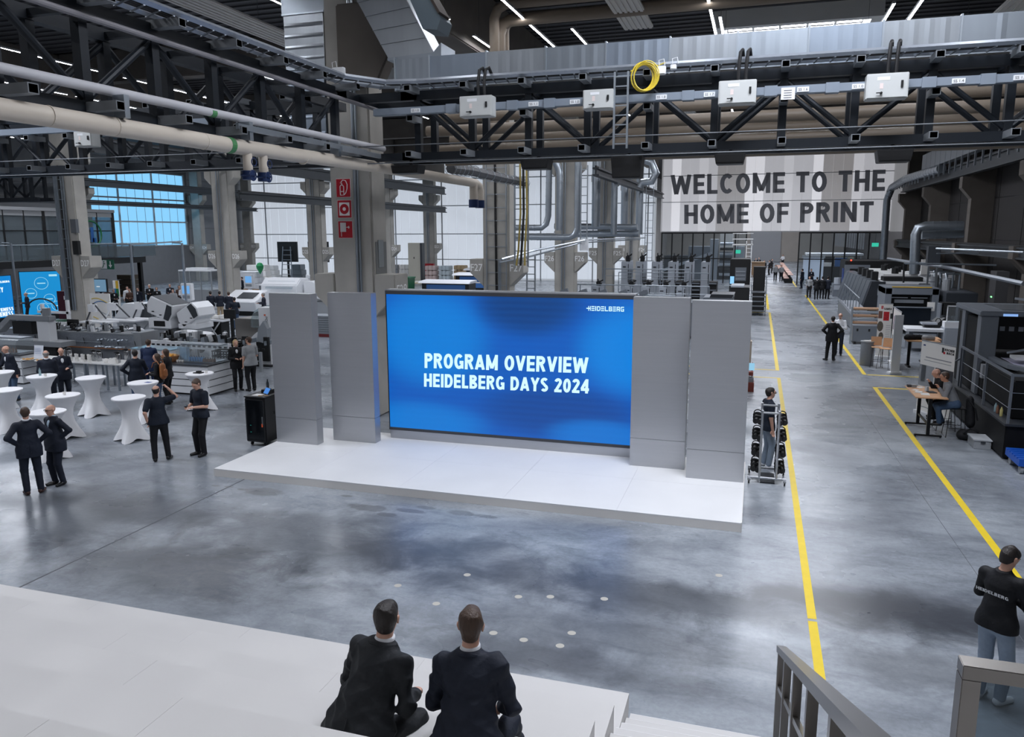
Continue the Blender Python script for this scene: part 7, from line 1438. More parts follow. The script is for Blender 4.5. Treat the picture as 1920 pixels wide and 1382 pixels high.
# front machine: row of control arms over a long low press
YC_ = 38.5; m = thing('front_press', 'long grey press directly behind the screen with five control arms', 'machine', (-9, YC_, 0))
xa, xb = aY(1040, 550, YC_)[0], aY(1330, 560, YC_)[0]
part('body', MB().box(xa, xb, YC_, YC_+2.2, .1, 1.75), PG, m, bevel=.03); part('rail', MB().cyl((xa, YC_-.2, 2.1), (xb-1.6, YC_-.2, 2.1), .045, n=8), GALVP, m)
for i, px in enumerate((1060, 1095, 1132, 1170, 1208)):
    x = aY(px, 545, YC_)[0]; part('control_arm', MB().cb((x, YC_-.2, 2.2), (.42, .2, .22), ry=-.35), PG, m, bevel=.02); part('control_arm_strut', MB().bar((x-.1, YC_-.2, 2.1), (x+.22, YC_-.2, 1.7), .07), PGD, m); part('control_arm_strut', MB().bar((x+.02, YC_-.2, 2.1), (x+.34, YC_-.2, 1.72), .05), PGD, m)
for i in range(6): x = xa+.3+i*(xb-xa)/6; part('panel_seam', MB().box(x, x+.03, YC_-.008, YC_-.001, .2, 1.7), PGD, m)
part('feed_board', MB().box(xb-2.6, xb-.9, YC_-.3, YC_-.01, 1.78, 1.86), CER, m)
m = thing('press_delivery', 'grey press delivery with a control screen just above the right metal panels', 'machine', (0, 38, 0)); x0, x1 = aY(1318, 560, 37.0)[0], aY(1366, 560, 37.0)[0]
part('body', MB().box(x0, x1+.2, 37, 39, .1, 2.15), PG, m, bevel=.03); part('opening', MB().box(x0+.5, x1-.1, 36.98, 36.999, 1.0, 1.85), MB_, m); part('control_screen', MB().box(x0+.05, x0+.4, 36.9, 36.98, 1.5, 2.0), PGL, m); part('display', MB().box(x0+.09, x0+.36, 36.89, 36.899, 1.65, 1.95), EM('press_display', (120,190,240), .8), m); part('hood', MB().prism([(x0+.3, 2.15), (x1+.1, 2.15), (x1+.25, 2.3), (x0+.35, 2.3)], 'y', 37, 38.8), PGD, m)
for k in range(3): part('gripper_bar', MB().box(x0+.55, x1-.15, 36.96, 36.979, 1.2+k*.18, 1.24+k*.18), PGL, m)
m = thing('press_delivery', 'tall black delivery unit at the right end of the rear press', 'machine', (1, 54, 0)); x0, x1 = aY(1368, 520, 54.5)[0], aY(1406, 520, 54.5)[0]
part('body', MB().box(x0, x1, 54.5, 57.5, .1, 3.35), MB_, m, bevel=.04); part('window', MB().box(x0+.35, x1-.25, 54.46, 54.499, 1.9, 2.8), PG, m)
for k in range(3): part('gripper_bar', MB().box(x0+.4, x1-.3, 54.42, 54.455, 2.0+k*.25, 2.06+k*.25), PGL, m)
part('display', MB().box(x0+.04, x0+.3, 54.44, 54.499, 1.7, 2.2), EM('press_display_b', (140,200,245), .7), m); part('lower_panel', MB().box(x0+.05, x1-.05, 54.47, 54.499, .2, 1.5), PGD, m); part('handrail', MB().cyl((x0-.3, 54.2, 1.6), (x1+1.0, 54.2, 1.6), .04, n=6), GALVP, m)
m = thing('delivery_table', 'dark low delivery with a red pallet beside the black unit', 'machine', (.2, 47, 0)); x0, x1 = aY(1370, 545, 46.5)[0], aY(1405, 545, 46.5)[0]; part('body', MB().box(x0, x1, 46.5, 49, .05, 2.0), MB_, m, bevel=.03); part('sheet_pile', MB().box(x0+.1, x1-.3, 46.3, 46.49, .85, .95), M('pile_red', (170,90,80), .6), m); part('top_cover', MB().box(x0, x1-.3, 46.45, 48.5, 2.0, 2.1), PGL, m)
# steps with rails at the aisle
sx = aY(1408, 570, 50.5)[0]; m = thing('platform_steps', 'small grey access stairs with rails beside the aisle', 'stairs', (sx+.4, 50.5, 0))
for k in range(4): part('tread', MB().box(sx, sx+.85, 50.5+k*.32, 50.85+k*.32, .25+k*.27, .3+k*.27), PG, m); part('riser', MB().box(sx+.05, sx+.8, 50.83+k*.32, 50.86+k*.32, .3+k*.27, .52+k*.27), BLACK, m)
part('platform', MB().box(sx, sx+.85, 51.8, 53.2, 1.25, 1.35), PG, m); part('cabinet', MB().box(sx+.05, sx+.8, 53.3, 54.4, 0, 2.9), MB_, m)
for x in (sx-.02, sx+.87):
    part('stringer', MB().bar((x, 50.45, .05), (x, 51.9, 1.3), .05, .2), PG, m); part('handrail', MB().tube([(x, 50.5, .2), (x, 50.6, 1.2), (x, 51.8, 2.35), (x, 53.2, 2.35), (x, 53.2, 1.3)], .03, 6), GALVP, m)
# white ladder tower and wooden counter further back, machine inside the glass facade
m = thing('ladder_tower', 'white ladder tower beside the glass facade', 'ladder', (0, 70, 0)); x0, x1 = aY(1399, 470, 72)[0], aY(1409, 470, 72)[0]
for x in (x0, x1): part('stile', MB().box(x-.04, x+.04, 72, 72.08, 0, 4.4), WHITE, m)
for k in range(12): part('rung', MB().box(x0, x1, 72.02, 72.06, .3+k*.34, .35+k*.34), WHITE, m)
part('platform', MB().box(x0-1.2, x1+.1, 72, 73, 4.0, 4.1), WHITE, m); part('guard', MB().box(x0-1.2, x1+.1, 72, 72.05, 4.5, 4.58).box(x0-1.2, x1+.1, 72, 72.05, 5.0, 5.06), WHITE, m)
g = G(1410, 520); m = thing('wood_counter', 'brown wooden counter at the far aisle', 'counter', (g[0], g[1], 0)); part('front', MB().box(g[0]-.1, g[0]+1.35, g[1], g[1]+.6, 0, 1.7), M('wood_brown', (136,110,84), .6), m); part('top', MB().box(g[0]-.15, g[0]+1.4, g[1]-.05, g[1]+.65, 1.7, 1.78), M('wood_top', (160,134,104), .5), m)
m = thing('web_press', 'large roll press inside the glass room left of the passage', 'machine', (-5, 92, 0))
for k, (px0, px1, z0, z1, mm) in enumerate(((1245,1290,0,2.6,PGD),(1290,1330,0,3.6,PG),(1330,1345,0,4.4,PGL),(1348,1372,3.2,5.0,CER),(1348,1372,1.6,3.0,PG),(1345,1392,0,1.4,PGD),(1375,1395,1.4,3.6,PGL))):
    x0, x1 = aY(px0, 480, 88)[0], aY(px1, 480, 88)[0]; part('unit', MB().box(x0, x1, 88+k*.3, 91, z0, z1), mm, m)
for k in range(7): x = aY(1350, 470, 88)[0]; part('roller', MB().cyl((x, 87.8, .6+k*.55), (x+1.4, 87.8, .6+k*.55), .16, n=10), (PGL, MB_)[k % 2], m)
part('conveyor', MB().bar((aY(1245,480,88)[0], 87.6, 1.0), (aY(1335,460,88)[0], 87.6, 2.9), .5, .3), PGL, m)
m = thing('exit_lamp', 'small green lit exit lamp inside the glass room', 'sign', aY(1383,472,82.15)); c = aY(1383, 472, 82.15); part('lamp', MB().box(c[0]-.3, c[0]+.3, 82.13, 82.18, c[2]-.18, c[2]+.18), EM('exit_glow', (60,230,190), .6), m); part('wire', MB().cyl((c[0], 82.15, c[2]+.18), (c[0], 82.15, 5.2), .02, n=5), BLACK, m)
# silver spiral pipes around the columns of line F
def spiral(pts, r, label, seams=.35):
    o = thing('spiral_duct', label, 'duct', pts[0]); part('pipe', MB().tube(pts, r, 14), GALVP, o, sm=True)
    for a, b in zip(pts, pts[1:]):
        a = Vector(a); b = Vector(b); L = (b-a).length; n = int(L/seams)
        if L > 1.2:
            for k in range(1, min(n, 14)): p = a.lerp(b, k/min(n, 14)); d = (b-a).normalized(); part('seam', MB().cyl(p-d*.02, p+d*.02, r+.012, n=14), GALVP, o)
def P2(px, py, Y): return aY(px, py, Y)
def U2(px, py, Y): q = aY(px, py, Y); return (q[0], Y, 13.85)
Yp = 42.6
spiral([P2(1030,305,Yp), P2(1028,405,Yp), P2(1024,420,Yp), P2(1016,427,Yp), P2(962,427,Yp)], .17, 'silver spiral pipe bending left at column F26, upper bend')
spiral([P2(1084,300,Yp-.3), P2(1083,428,Yp-.3), P2(1078,440,Yp-.3), P2(1068,445,Yp-.3), P2(962,444,Yp-.3)], .18, 'silver spiral pipe bending left in front of column F26, lower bend')
spiral([P2(1040,300,Yp-.1), P2(1048,318,Yp-.1), P2(1050,330,Yp-.1), P2(1049,432,Yp-.1)], .19, 'short silver spiral pipe down the middle of column F26')
spiral([U2(1118,335,54.8), P2(1117,425,54.8)], .3, 'silver pipe at the left of column F25'); spiral([U2(1152,345,54.8), P2(1151,440,54.8)], .22, 'silver pipe at the right of column F25')
spiral([U2(1171,355,67), P2(1170,430,67)], .3, 'silver pipe at the left of column F24'); spiral([U2(1200,340,67), P2(1198,440,67)], .3, 'silver pipe at the right of column F24')
spiral([P2(1040,424,56), P2(1195,426,56)], .22, 'horizontal silver pipe past column F25, upper one'); spiral([P2(1040,439,56.4), P2(1198,438,56.4)], .25, 'horizontal silver pipe past column F25, lower one')
spiral([P2(1203,298,46), P2(1222,305,46), P2(1230,325,46), P2(1222,340,46), P2(1204,342,46), P2(1200,352,46)], .22, 'crinkled silver hose curling beside the big black loudspeaker')
for k in range(3): o = part('conduit_cable', MB().tube([P2(975+k*6, 300, 30.8-.2*k), P2(976+k*6, 400, 30.8-.2*k), P2(972+k*6, 470, 30.8-.2*k), P2(968+k*8, 498, 30.8-.2*k)], .04 if k != 1 else .05, 6), (M('cable_ochre', (170,150,80), .6), CABLE, MATS['cable_ochre'])[k], sm=True); tag(o, ('ochre cable','black cable','second ochre cable')[k]+' hanging right of column F27', 'cable')
def cage(px0, px1, py0, py1, Y, label, rung=7):
    o = thing('cable_ladder', label, 'ladder', P2(px0, py1, Y)); a = P2(px0, py0, Y); b = P2(px1, py1, Y)
    for x in (a[0], b[0]): part('stile', MB().box(x-.03, x+.03, Y-.03, Y+.03, b[2], a[2]), GALVP, o)
    for k in range(rung): z = b[2]+(a[2]-b[2])*(k+.5)/rung; part('rung', MB().box(a[0], b[0], Y-.015, Y+.015, z-.02, z+.02), GALVP, o)
cage(965, 990, 302, 500, 31.0, 'galvanised cable ladder right of column F27', 10); cage(1090, 1100, 310, 470, 42.0, 'narrow cable ladder beside column F26', 10); cage(1212, 1222, 350, 490, 67, 'steel ladder beside column F24', 10); cage(988, 1003, 480, 548, 34.5, 'galvanised rack frame behind the screen', 5)
o = thing('wire_tray', 'sagging wire basket tray of cables left of column F27', 'cable tray', P2(860, 320, 26)); pts = [P2(845,316,23), P2(880,320,25), P2(940,334,29), P2(985,343,32)]
part('basket', MB().tube(pts, .16, 8), M('tray_fill', (84,86,90), .6), o)
for k in range(14): t = k/13; i = min(2, int(t*3)); f = t*3-i; q = Vector(pts[i]).lerp(Vector(pts[i+1]), f); part('wire_loop', MB().tube([(q.x+.2*math.cos(a), q.y, q.z+.2*math.sin(a)) for a in np.linspace(0, 2*PI, 10)[:-1]], .012, 4, closed=True), GALVP, o)
o = thing('air_line', 'bright thin supply pipes reaching from column F27 to the presses', 'pipe', P2(940, 490, 31))
part('pipe', MB().tube([P2(936,492,31), P2(990,482,33), P2(1090,455,40), P2(1200,449,60)], .04, 6), GALVP, o); part('pipe', MB().tube([P2(940,486,31), P2(1000,470,33), P2(1098,450,40), P2(1210,446,62)], .05, 6), GALVP, o); part('valve_box', MB().box(P2(1096,440,40)[0]-.2, P2(1096,440,40)[0]+.2, 39.9, 40.1, P2(1096,470,40)[2], P2(1096,448,40)[2]), MW, o)
# small items by the right edge of the stage panels
g = G(1404, 640, .9); o = thing('side_shelf', 'small stand with a bottle peeking out behind the right metal panel', 'stand', (g[0], g[1], 0)); part('stand', MB().box(g[0]-.5, g[0]+.12, g[1], g[1]+.4, 0, .9), M('stand_beige', (190,176,160), .6), o); bottle(g[0]+.04, g[1]+.1, .9, 'pale bottle on the stand behind the right metal panel', CER, .42)
g = G(1407, 735); o = thing('tool_trolley', 'red brown tool rack peeking out behind the right metal panel', 'rack', (g[0], g[1], 0)); part('tray', MB().box(g[0]-.6, g[0]+.1, g[1], g[1]+.5, 0, .3), M('rack_red', (132,60,48), .6), o); part('tray', MB().box(g[0]-.6, g[0]+.06, g[1]+.2, g[1]+.5, .5, .62), MATS['rack_red'], o); part('post', MB().box(g[0]-.0, g[0]+.04, g[1]+.45, g[1]+.5, 0, .9), MATS['rack_red'], o); part('grey_tools', MB().box(g[0]-.55, g[0]+.08, g[1]+.1, g[1]+.4, .3, .45), MG, o)
g = G(1405, 690, 1.1); o = thing('desk_monitor', 'edge of a pale blue monitor behind the right metal panel', 'monitor', (g[0], g[1], 0)); part('stand', MB().box(g[0]-.5, g[0]-.1, g[1]+.1, g[1]+.4, 0, 1.0), MG, o); part('display', MB().cb((g[0]-.1, g[1]+.1, 1.12), (.5, .03, .22), rz=.2), EM('edge_display', (150,205,235), .6), o)
# ================================================================== right side
WOOD = M('wood_light', (206,160,120), .5, noise=.1, nscale=6, stretch=(1,6,1)); BMET = M('black_metal', (20,20,22), .4, .4)
# --- headphone trolley
tx0, tx1, ty0, ty1 = .03, .79, 16.2, 16.95
tl = thing('headphone_trolley', 'silver wheeled trolley hung with black headphones right of the stage', 'trolley', (.4, 16.55, 0))
SIL = M('silver_tube', (190,192,196), .3, .8)
for y in (ty0, ty1):
    part('base_bar', MB().cyl((tx0, y, .12), (tx1, y, .12), .024, n=10), SIL, tl, sm=True)
    for x in (tx0+.23, tx1-.2): part('post', MB().cyl((x, y, .12), (x, y, 1.55), .026, n=10), SIL, tl, sm=True)
    part('top_bar', MB().cyl((tx0+.23, y, 1.5), (tx1-.2, y, 1.5), .022, n=10), SIL, tl, sm=True)
    for x in (tx0+.03, tx1-.03): cs = part('caster', MB().cyl((x-.015, y-.04, .05), (x+.015, y-.04, .05), .05, n=12), BLACK, tl); part('fork', MB().box(x-.03, x+.03, y-.06, y+.0, .06, .11), SIL, cs)
for x in (tx0+.23, tx1-.2):
    for z in (.12, .42, .76, 1.1, 1.44): part('hang_rail', MB().cyl((x, ty0, z), (x, ty1, z), .013, n=6), SIL, tl)
part('floor_plate', MB().box(tx0+.25, tx1-.22, ty0+.02, ty1-.02, .0, .02), M('plate_dark', (46,48,52), .6), tl)
def headphone(x, y, z, s, lab, grp):
    o = thing('headphones', lab, 'headphones', (x, y, z), 0, grp); s = s*.35
    part('headband', MB().tube([(x+s*.05+.085*math.sin(t), y+s*.1*math.sin(t), z-.04+.07*math.cos(t)) for t in np.linspace(-1.9, 1.9, 11)], .012, 6), BMET, o, sm=True)
    for e in (-1, 1): c = (x+s*.05+e*.045, y+s*.1*e, z-.085); part('ear_cup', MB().cyl((c[0]-.01, c[1]-.03, c[2]), (c[0]+.01, c[1]+.03, c[2]), .056, n=12), M('ear_cup', (24,24,26), .5), o, sm=True)
lv = ('lowest','second','third','top')
for s, x, side in ((-1, tx0+.19, 'left'), (1, tx1-.17, 'right')):
    for r, z in enumerate((.42, .76, 1.1, 1.44)):
        for k in range(5): headphone(x+s*.02, ty0+.06+k*.15, z-.06-.02*(k % 2), s, '%s black headphones in the %s row on the %s side of the trolley' % (('frontmost','second','third','fourth','rearmost')[k], lv[r], side), '%s row of headphones on the %s side' % (lv[r], side))
# --- table with two seated men
tb_ = thing('bar_table', 'high wooden table with black T legs used by the two seated men', 'table', (4.33, 21.9, 0)); t0, t1, u0, u1 = 3.96, 4.70, 21.1, 22.66
part('table_top', MB().box(t0, t1, u0, u1, 1.02, 1.05), WOOD, tb_, bevel=.006)
for y in (u0+.15, u1-.1):
    part('foot', MB().box(t0+.06, t1-.05, y-.03, y+.03, .03, .07), BMET, tb_); part('leg', MB().box((t0+t1)/2-.04, (t0+t1)/2+.04, y-.03, y+.03, .07, 1.02), BMET, tb_)
    for x in (t0+.09, t1-.08): part('caster', MB().cyl((x-.015, y, .022), (x+.015, y, .022), .022, n=8), BMET, tb_)
part('cross_bar', MB().box((t0+t1)/2-.02, (t0+t1)/2+.02, u0+.15, u1-.1, .3, .35), BMET, tb_)
for k, (x, y, w, d, h, m_, lab) in enumerate(((4.06,22.5,.14,.12,.06,MD,'small grey business card box on the high table'), (4.14,22.48,.12,.12,.07,MG,'second grey card box on the high table'), (4.3,22.45,.2,.14,.006,CER,'white leaflet at the rear of the high table'), (4.12,22.05,.18,.13,.006,CER,'leaflet on the left side of the high table'), (4.14,21.75,.2,.16,.02,CER,'crumpled papers on the left side of the high table'), (4.25,21.55,.3,.2,.006,CER,'large sheet near the front of the high table'), (4.45,21.85,.26,.19,.015,MB_,'dark tablet computer lying on the high table'), (4.36,21.95,.07,.07,.12,M('cup_glass', (190,196,200), .2),'small glass standing on the high table'))):
    o = part('table_item', MB().cb((x, y, 1.05+h/2), (w, d, h), rz=.3*k), m_); o.name = ('card_box','card_box','leaflet','leaflet','papers','paper_sheet','tablet','drinking_glass')[k]; tag(o, lab, ('box','box','leaflet','leaflet','paper','paper','tablet','glass')[k])
def stool(x, y, lab, back=False, seat=.76, rz=0, wood=True):
    o = thing('bar_stool', lab, 'stool', (x, y, 0), rz, 'bar stools on the right'); s = .2
    part('seat', MB().box(-s, s, -s, s, seat-.02, seat), WOOD if wood else BMET, o, world=False, bevel=.01)
    if back: part('backrest', MB().cb((0, s+.01, seat+.2), (.38, .02, .34), rx=-.12), WOOD, o, world=False, bevel=.008)
    for e in (-1, 1):
        part('leg_frame', MB().tube([(e*s*.8, -s*.8, seat-.02), (e*s*1.1, -s*1.15, .01), (e*s*1.1, s*1.15, .01), (e*s*.8, s*.8, seat-.02)], .009, 6), BMET, o, world=False); part('footrest', MB().cyl((-s, e*s, .25), (s, e*s, .25), .008, n=6), BMET, o, world=False)
    return o
stool(4.98, 21.55, 'black wire bar stool under the man in the grey shirt', wood=False); stool(4.9, 22.25, 'black wire bar stool under the bald seated man', wood=False)
person('man in a grey shirt and jeans sitting at the high table, chin on hand', (4.95, 21.55, 0), 88, 1.78, 'shirt', cloth('shirt_grey', (126,128,132)), JEAN, hair='short', hc='brown', arms=('table','chin'), rel=False, lean=24, seat=.76, feet=((.14,.24,-5,.27),(-.12,.34,5,.27)), skin=SKIN2, girth=1.08, hpit=-8)
person('bald man in a black shirt sitting behind him at the high table, hand on head', (4.92, 22.27, 0), 92, 1.74, 'shirt', BLK, BLK, hair='bald', hc='grey', arms=('chin','table'), rel=False, lean=26, seat=.76, feet=((.14,.24,-5,.27),(-.12,.3,5,.27)), skin=SKIN, hpit=-14)
o = thing('backpack', 'dark jacket and bag hanging behind the man in the grey shirt', 'bag', (5.3, 21.5, .3)); part('bag', surf('bag', [(V3(5.3,21.45,.42), V3(5.26,21.5,.95), .16, .13, .02, V3(1,0,0), .7)], .016, fold=.004), BLK, o); part('strap', MB().tube([(5.2,21.4,1.0),(5.35,21.3,.8),(5.42,21.3,.5)], .02, 6), BLK, o)
o = thing('bag', 'black bag lying on the floor beside the plastic box', 'bag', (5.25, 21.2, 0)); part('bag', surf('bag', [(V3(5.1,21.25,.13), V3(5.32,21.2,.15), .13, .15, .04, None, 1)], .016, cuts=[(V3(0,0,.004), V3(0,0,-1))], fold=.006), BLK, o); part('strap', MB().tube([(5.1,21.1,.2),(5.2,20.95,.36),(5.4,20.95,.3)], .018, 6), BLK, o)
o = thing('plastic_box', 'grey lidded plastic box on the floor against the dark machine', 'box', (5.35, 20.7, 0)); part('body', MB().box(5.17, 5.53, 20.38, 20.98, 0, .2), M('crate_grey', (150,154,158), .5), o, bevel=.01); part('lid', MB().box(5.15, 5.55, 20.36, 21.0, .2, .235), M('lid_grey', (176,180,184), .5), o, bevel=.006); part('clasp', MB().box(5.3, 5.4, 20.35, 20.36, .15, .2), MD, o)
# --- roll-up banners
def banner(x0, y0, x1, y1, h, label):
    o = thing('rollup_banner', label, 'banner', ((x0+x1)/2, (y0+y1)/2, 0)); d = Vector((x1-x0, y1-y0, 0)); L = d.length; d.normalize(); n = Vector((d.y, -d.x, 0))
    part('cassette', MB().bar((x0, y0, .05), (x1, y1, .05), .18, .1), MW, o); part('sheet', MB().bar((x0, y0, h/2+.1), (x1, y1, h/2+.1), .012, h-.02), CER, o); part('top_bar', MB().bar((x0, y0, h+.1), (x1, y1, h+.1), .03, .03), MG, o)
    part('pole', MB().cyl(((x0+x1)/2-n.x*.05, (y0+y1)/2-n.y*.05, .1), ((x0+x1)/2-n.x*.05, (y0+y1)/2-n.y*.05, h+.1), .012, n=6), MG, o)
    O = Vector((x0, y0, .1))+n*.009
    def field(u0, u1, v0, v1, m_, nm='print_field'): return part(nm, MB().add([O+d*L*u+Vector((0,0,h*v)) for u, v in ((u0,v0),(u1,v0),(u1,v1),(u0,v1))], [(0,1,2,3)]), m_, o)
    def word(s, u0, u1, v0, v1, m_, t=.12): letters('print_text', s, m_, o, O+d*L*u0+Vector((0,0,h*v0))+n*.002, O+d*L*u0+Vector((0,0,h*v1))+n*.002, O+d*L*u1+Vector((0,0,h*v0))+n*.002, t=t)
    return o, field, word, O, d, L, n
INKB = M('ink_black', (24,24,26), .6); INKR = M('ink_red', (196,34,44), .5); INKG = M('ink_grey', (150,152,156), .6); INKD = M('ink_dark', (52,48,46), .6)
o, field, word, O, d, L, n = banner(4.58, 24.2, 5.18, 23.0, 2.0, 'white roll-up banner with black logo behind the seated men')
field(.62, .68, .885, .955, INKB); field(.66, .72, .87, .9, INKR); word('KOCHER', .7, .98, .915, .95, INKB); word('BECK', .76, .98, .875, .905, INKB); field(.06, .13, .93, .95, M('ink_blue', (50,70,120), .6)); field(.16, .92, .77, .785, INKG, 'text_line'); field(.12, .92, .73, .738, INKG, 'text_line'); field(0, .45, .36, .66, M('photo_grey', (150,154,160), .4, noise=.3, nscale=3)); field(.06, .2, .42, .66, M('photo_steel', (110,116,124), .3)); field(.48, 1, .30, .66, M('photo_dark', (44,44,50), .4)); field(.52, .98, .30, .42, INKG); field(.1, .45, .2, .21, INKG, 'text_line'); field(.05, .6, .06, .07, INKG, 'text_line')
o, field, word, O, d, L, n = banner(aY(1648,573,34.5)[0], 34.5, aY(1674,577,34.5)[0], 34.45, 2.15, 'white roll-up banner with red logo behind the wooden bar chairs')
for k in range(2): field(.19+.08*k, .25+.08*k, .9, .96, INKR)
word('SAMOA', .38, .92, .885, .925, INKD); field(.38, .78, .68, .85, INKR); field(.02, .3, .72, .86, M('photo_brown', (120,84,72), .5)); field(.86, 1.0, .72, .82, INKD)
for k in range(3): field(.44, .72, .72+.035*k, .73+.035*k, M('ink_pink', (226,130,130), .5), 'text_line')
for k, (v, r) in enumerate(((.57,.15),(.38,.12))): c = O+d*L*(.2+.1*k)+Vector((0,0,2.15*v))+n*.002; part('print_oval', MB().add([c+d*r*.75*math.cos(t)+Vector((0,0,r*1.4*math.sin(t))) for t in np.linspace(0, 2*PI, 17)[:-1]], [tuple(range(16))]), M('photo_mix', (96,90,80), .5, noise=.6, nscale=25), o)
for k in range(12): field(.6, .92, .2+.035*k, .206+.035*k, INKG, 'text_line')
o, field, word, O, d, L, n = banner(aY(1676,585,33.5)[0], 33.5, aY(1690,592,31.5)[0], 31.5, 2.1, 'roll-up banner seen edge on with a purple print'); field(.1, .9, .6, .85, M('print_purple', (90,30,80), .5)); field(.1, .9, .2, .5, INKD)
o = thing('banner_stand', 'white banner back with broad foot beside the bar chairs', 'banner', (5.02, 30.7, 0)); part('sheet', MB().cb((5.0, 30.72, 1.12), (.36, .03, 2.1), rz=.5), MW, o); part('foot', MB().cb((4.98, 30.7, .05), (.5, .22, .1), rz=.5), MW, o, bevel=.02)
# --- grey drum table and wooden bar chairs
g = G(1625, 684); o = thing('drum_table', 'grey cylindrical table with papers on top', 'table', (4.27, 32.55, 0)); part('drum', MB().lathe([(.245,0),(.25,.02),(.25,.9),(.24,.92)], (4.27, 32.55, 0), 24), M('drum_grey', (122,126,132), .4), o, sm=True); part('top', MB().lathe([(.27,.92),(.27,.95)], (4.27, 32.55, 0), 24), MG, o); part('papers', MB().cb((4.24, 32.5, .965), (.24,.18,.02), rz=.3), CER, o); part('papers', MB().cb((4.36, 32.58, .965), (.14,.1,.03), rz=1), CER, o)
stool(4.55, 32.2, 'wooden bar chair with backrest nearer the drum table', True, .78, 0); stool(4.82, 31.85, 'wooden bar chair with backrest in front of the red banner', True, .78, -.5)
def htable(x0, x1, y0, y1, lab, h=1.05):
    o = thing('bar_table', lab, 'table', ((x0+x1)/2, (y0+y1)/2, 0)); part('table_top', MB().box(x0, x1, y0, y1, h-.04, h), WOOD, o)
    for x in (x0+.15, x1-.15): part('leg', MB().box(x-.05, x+.05, (y0+y1)/2-.04, (y0+y1)/2+.04, .06, h-.04), BMET, o); part('foot', MB().box(x-.05, x+.05, y0+.05, y1-.05, 0, .06), BMET, o)
    return o
htable(5.6, 6.75, 32.3, 33.0, 'high wooden table with dark bags and clothes on it')
for k, (x, y, m_, lab) in enumerate(((5.8,32.6,BLK,'black bag on the high table of the middle distance'), (6.05,32.7,BLK,'dark folded jacket on the high table'), (6.4,32.6,GRYT,'grey scarf and cloth on the high table'))): o = thing('clothing', lab, 'clothing', (x, y, 1.05)); part('cloth', surf('cloth', [(V3(x-.15,y,1.13), V3(x+.12,y+.05,1.12), .12, .1, .03, None, 1)], .02, cuts=[(V3(0,0,1.052), V3(0,0,-1))], fold=.008), m_, o); part('strap', MB().tube([(x-.1,y-.1,1.2),(x,y-.14,1.26),(x+.1,y-.1,1.2)], .014, 5), m_, o)
htable(6.3, 7.0, 33.4, 34.2, 'second high wooden table partly behind the first', 1.0)
# --- roller cart
m = thing('roller_cart', 'cart of stacked cardboard rollers with grey cabinet below', 'cart', (4.95, 39, 0)); x0, x1 = 4.3, 5.75
part('cabinet', MB().box(x0+.1, x1, 38.7, 39.7, .12, .85), PG, m)
for k in range(5): part('roller', MB().cyl((x0+.05, 38.75, 1.0+k*.16), (x1, 38.75, 1.0+k*.16), .07, n=12), (M('card_roll', (176,140,112), .7), GALVP, MATS['card_roll'], GALVP, MATS['card_roll'])[k], m, sm=True)
for x in (x0, x1): part('upright', MB().box(x-.03, x+.05, 38.65, 38.8, 0, 1.72), GALVP, m)
for x in (x0+.2, x1-.15): part('foot', MB().box(x-.05, x+.05, 38.6, 39.7, 0, .12), MB_, m)
for k in range(3): part('door_lock', MB().box(x0+.25+k*.5, x0+.33+k*.5, 38.68, 38.699, .6, .72), MB_, m)
# --- press with slanted plates, steps and railing
m = thing('offset_press', 'large press with slanted ribbed plates and a small control screen on the right', 'machine', (7, 52, 0)); XA0 = 5.9
for k in range(8):
    y = 50.2+k*1.7; part('slanted_plate', MB().prism([(XA0+.0, .3), (XA0+.9, .3), (XA0+1.15, 2.25), (XA0+.55, 2.25)], 'y', y, y+1.55), M('plate_grey', (104,111,119), .35, .4), m, bevel=.02)
part('body', MB().box(XA0+.9, XA0+3.6, 50, 64, .2, 2.1), PGD, m); part('end_plate', MB().prism([(XA0+.05, .1), (XA0+1.35, .1), (XA0+1.35, 2.25), (XA0+.6, 2.25)], 'y', 49.9, 50.15), PGD, m)
part('control_screen', MB().box(XA0+.95, XA0+1.3, 49.85, 49.899, 1.45, 1.85), PGL, m); part('display', MB().box(XA0+1.0, XA0+1.25, 49.84, 49.849, 1.6, 1.82), EM('r_display', (130,200,240), .8), m); part('top_deck', MB().box(XA0+1.0, XA0+4.4, 50.2, 60, 2.1, 2.25), MW, m); part('ink_train', MB().box(XA0+1.3, XA0+3.4, 50.4, 51.6, 2.25, 2.5), MB_, m)
for k in range(4):
    part('ink_unit', MB().box(XA0+.8, XA0+1.15, 51.5+k*2.2, 52.1+k*2.2, 2.25, 2.75), MB_, m); part('cover', MB().box(XA0+1.5, XA0+3.4, 52+k*2.2, 53.4+k*2.2, 2.25, 2.6), WHITE, m); part('motor', MB().cyl((XA0+2.2+.5*(k % 2), 52.5+k*2.2, 2.6), (XA0+2.2+.5*(k % 2), 52.5+k*2.2, 2.95), .2, n=10), MB_, m)
st_ = thing('press_platform', 'sloping grey access ramp with railing in front of the slanted press', 'platform', (5.3, 48, 0)); part('side_panel', MB().prism([(40.5, .05), (52, .05), (52, .95), (44, .7), (40.5, .25)], 'x', 4.95, 5.1), PG, st_); part('deck', MB().prism([(40.5, .25), (44, .7), (52, .95), (52, .85), (44, .6), (40.5, .15)], 'x', 5.1, 6.0), PGL, st_)
for k in range(7): y = 43.5+k*1.3; part('baluster', MB().cyl((5.15, y, .55+.03*k), (5.15, y, 1.75+.03*k), .025, n=6), GALVP, st_)
part('handrail', MB().tube([(5.15, 43.5, .6), (5.15, 43.5, 1.75), (5.15, 51.3, 2.0)], .03, 6), GALVP, st_)
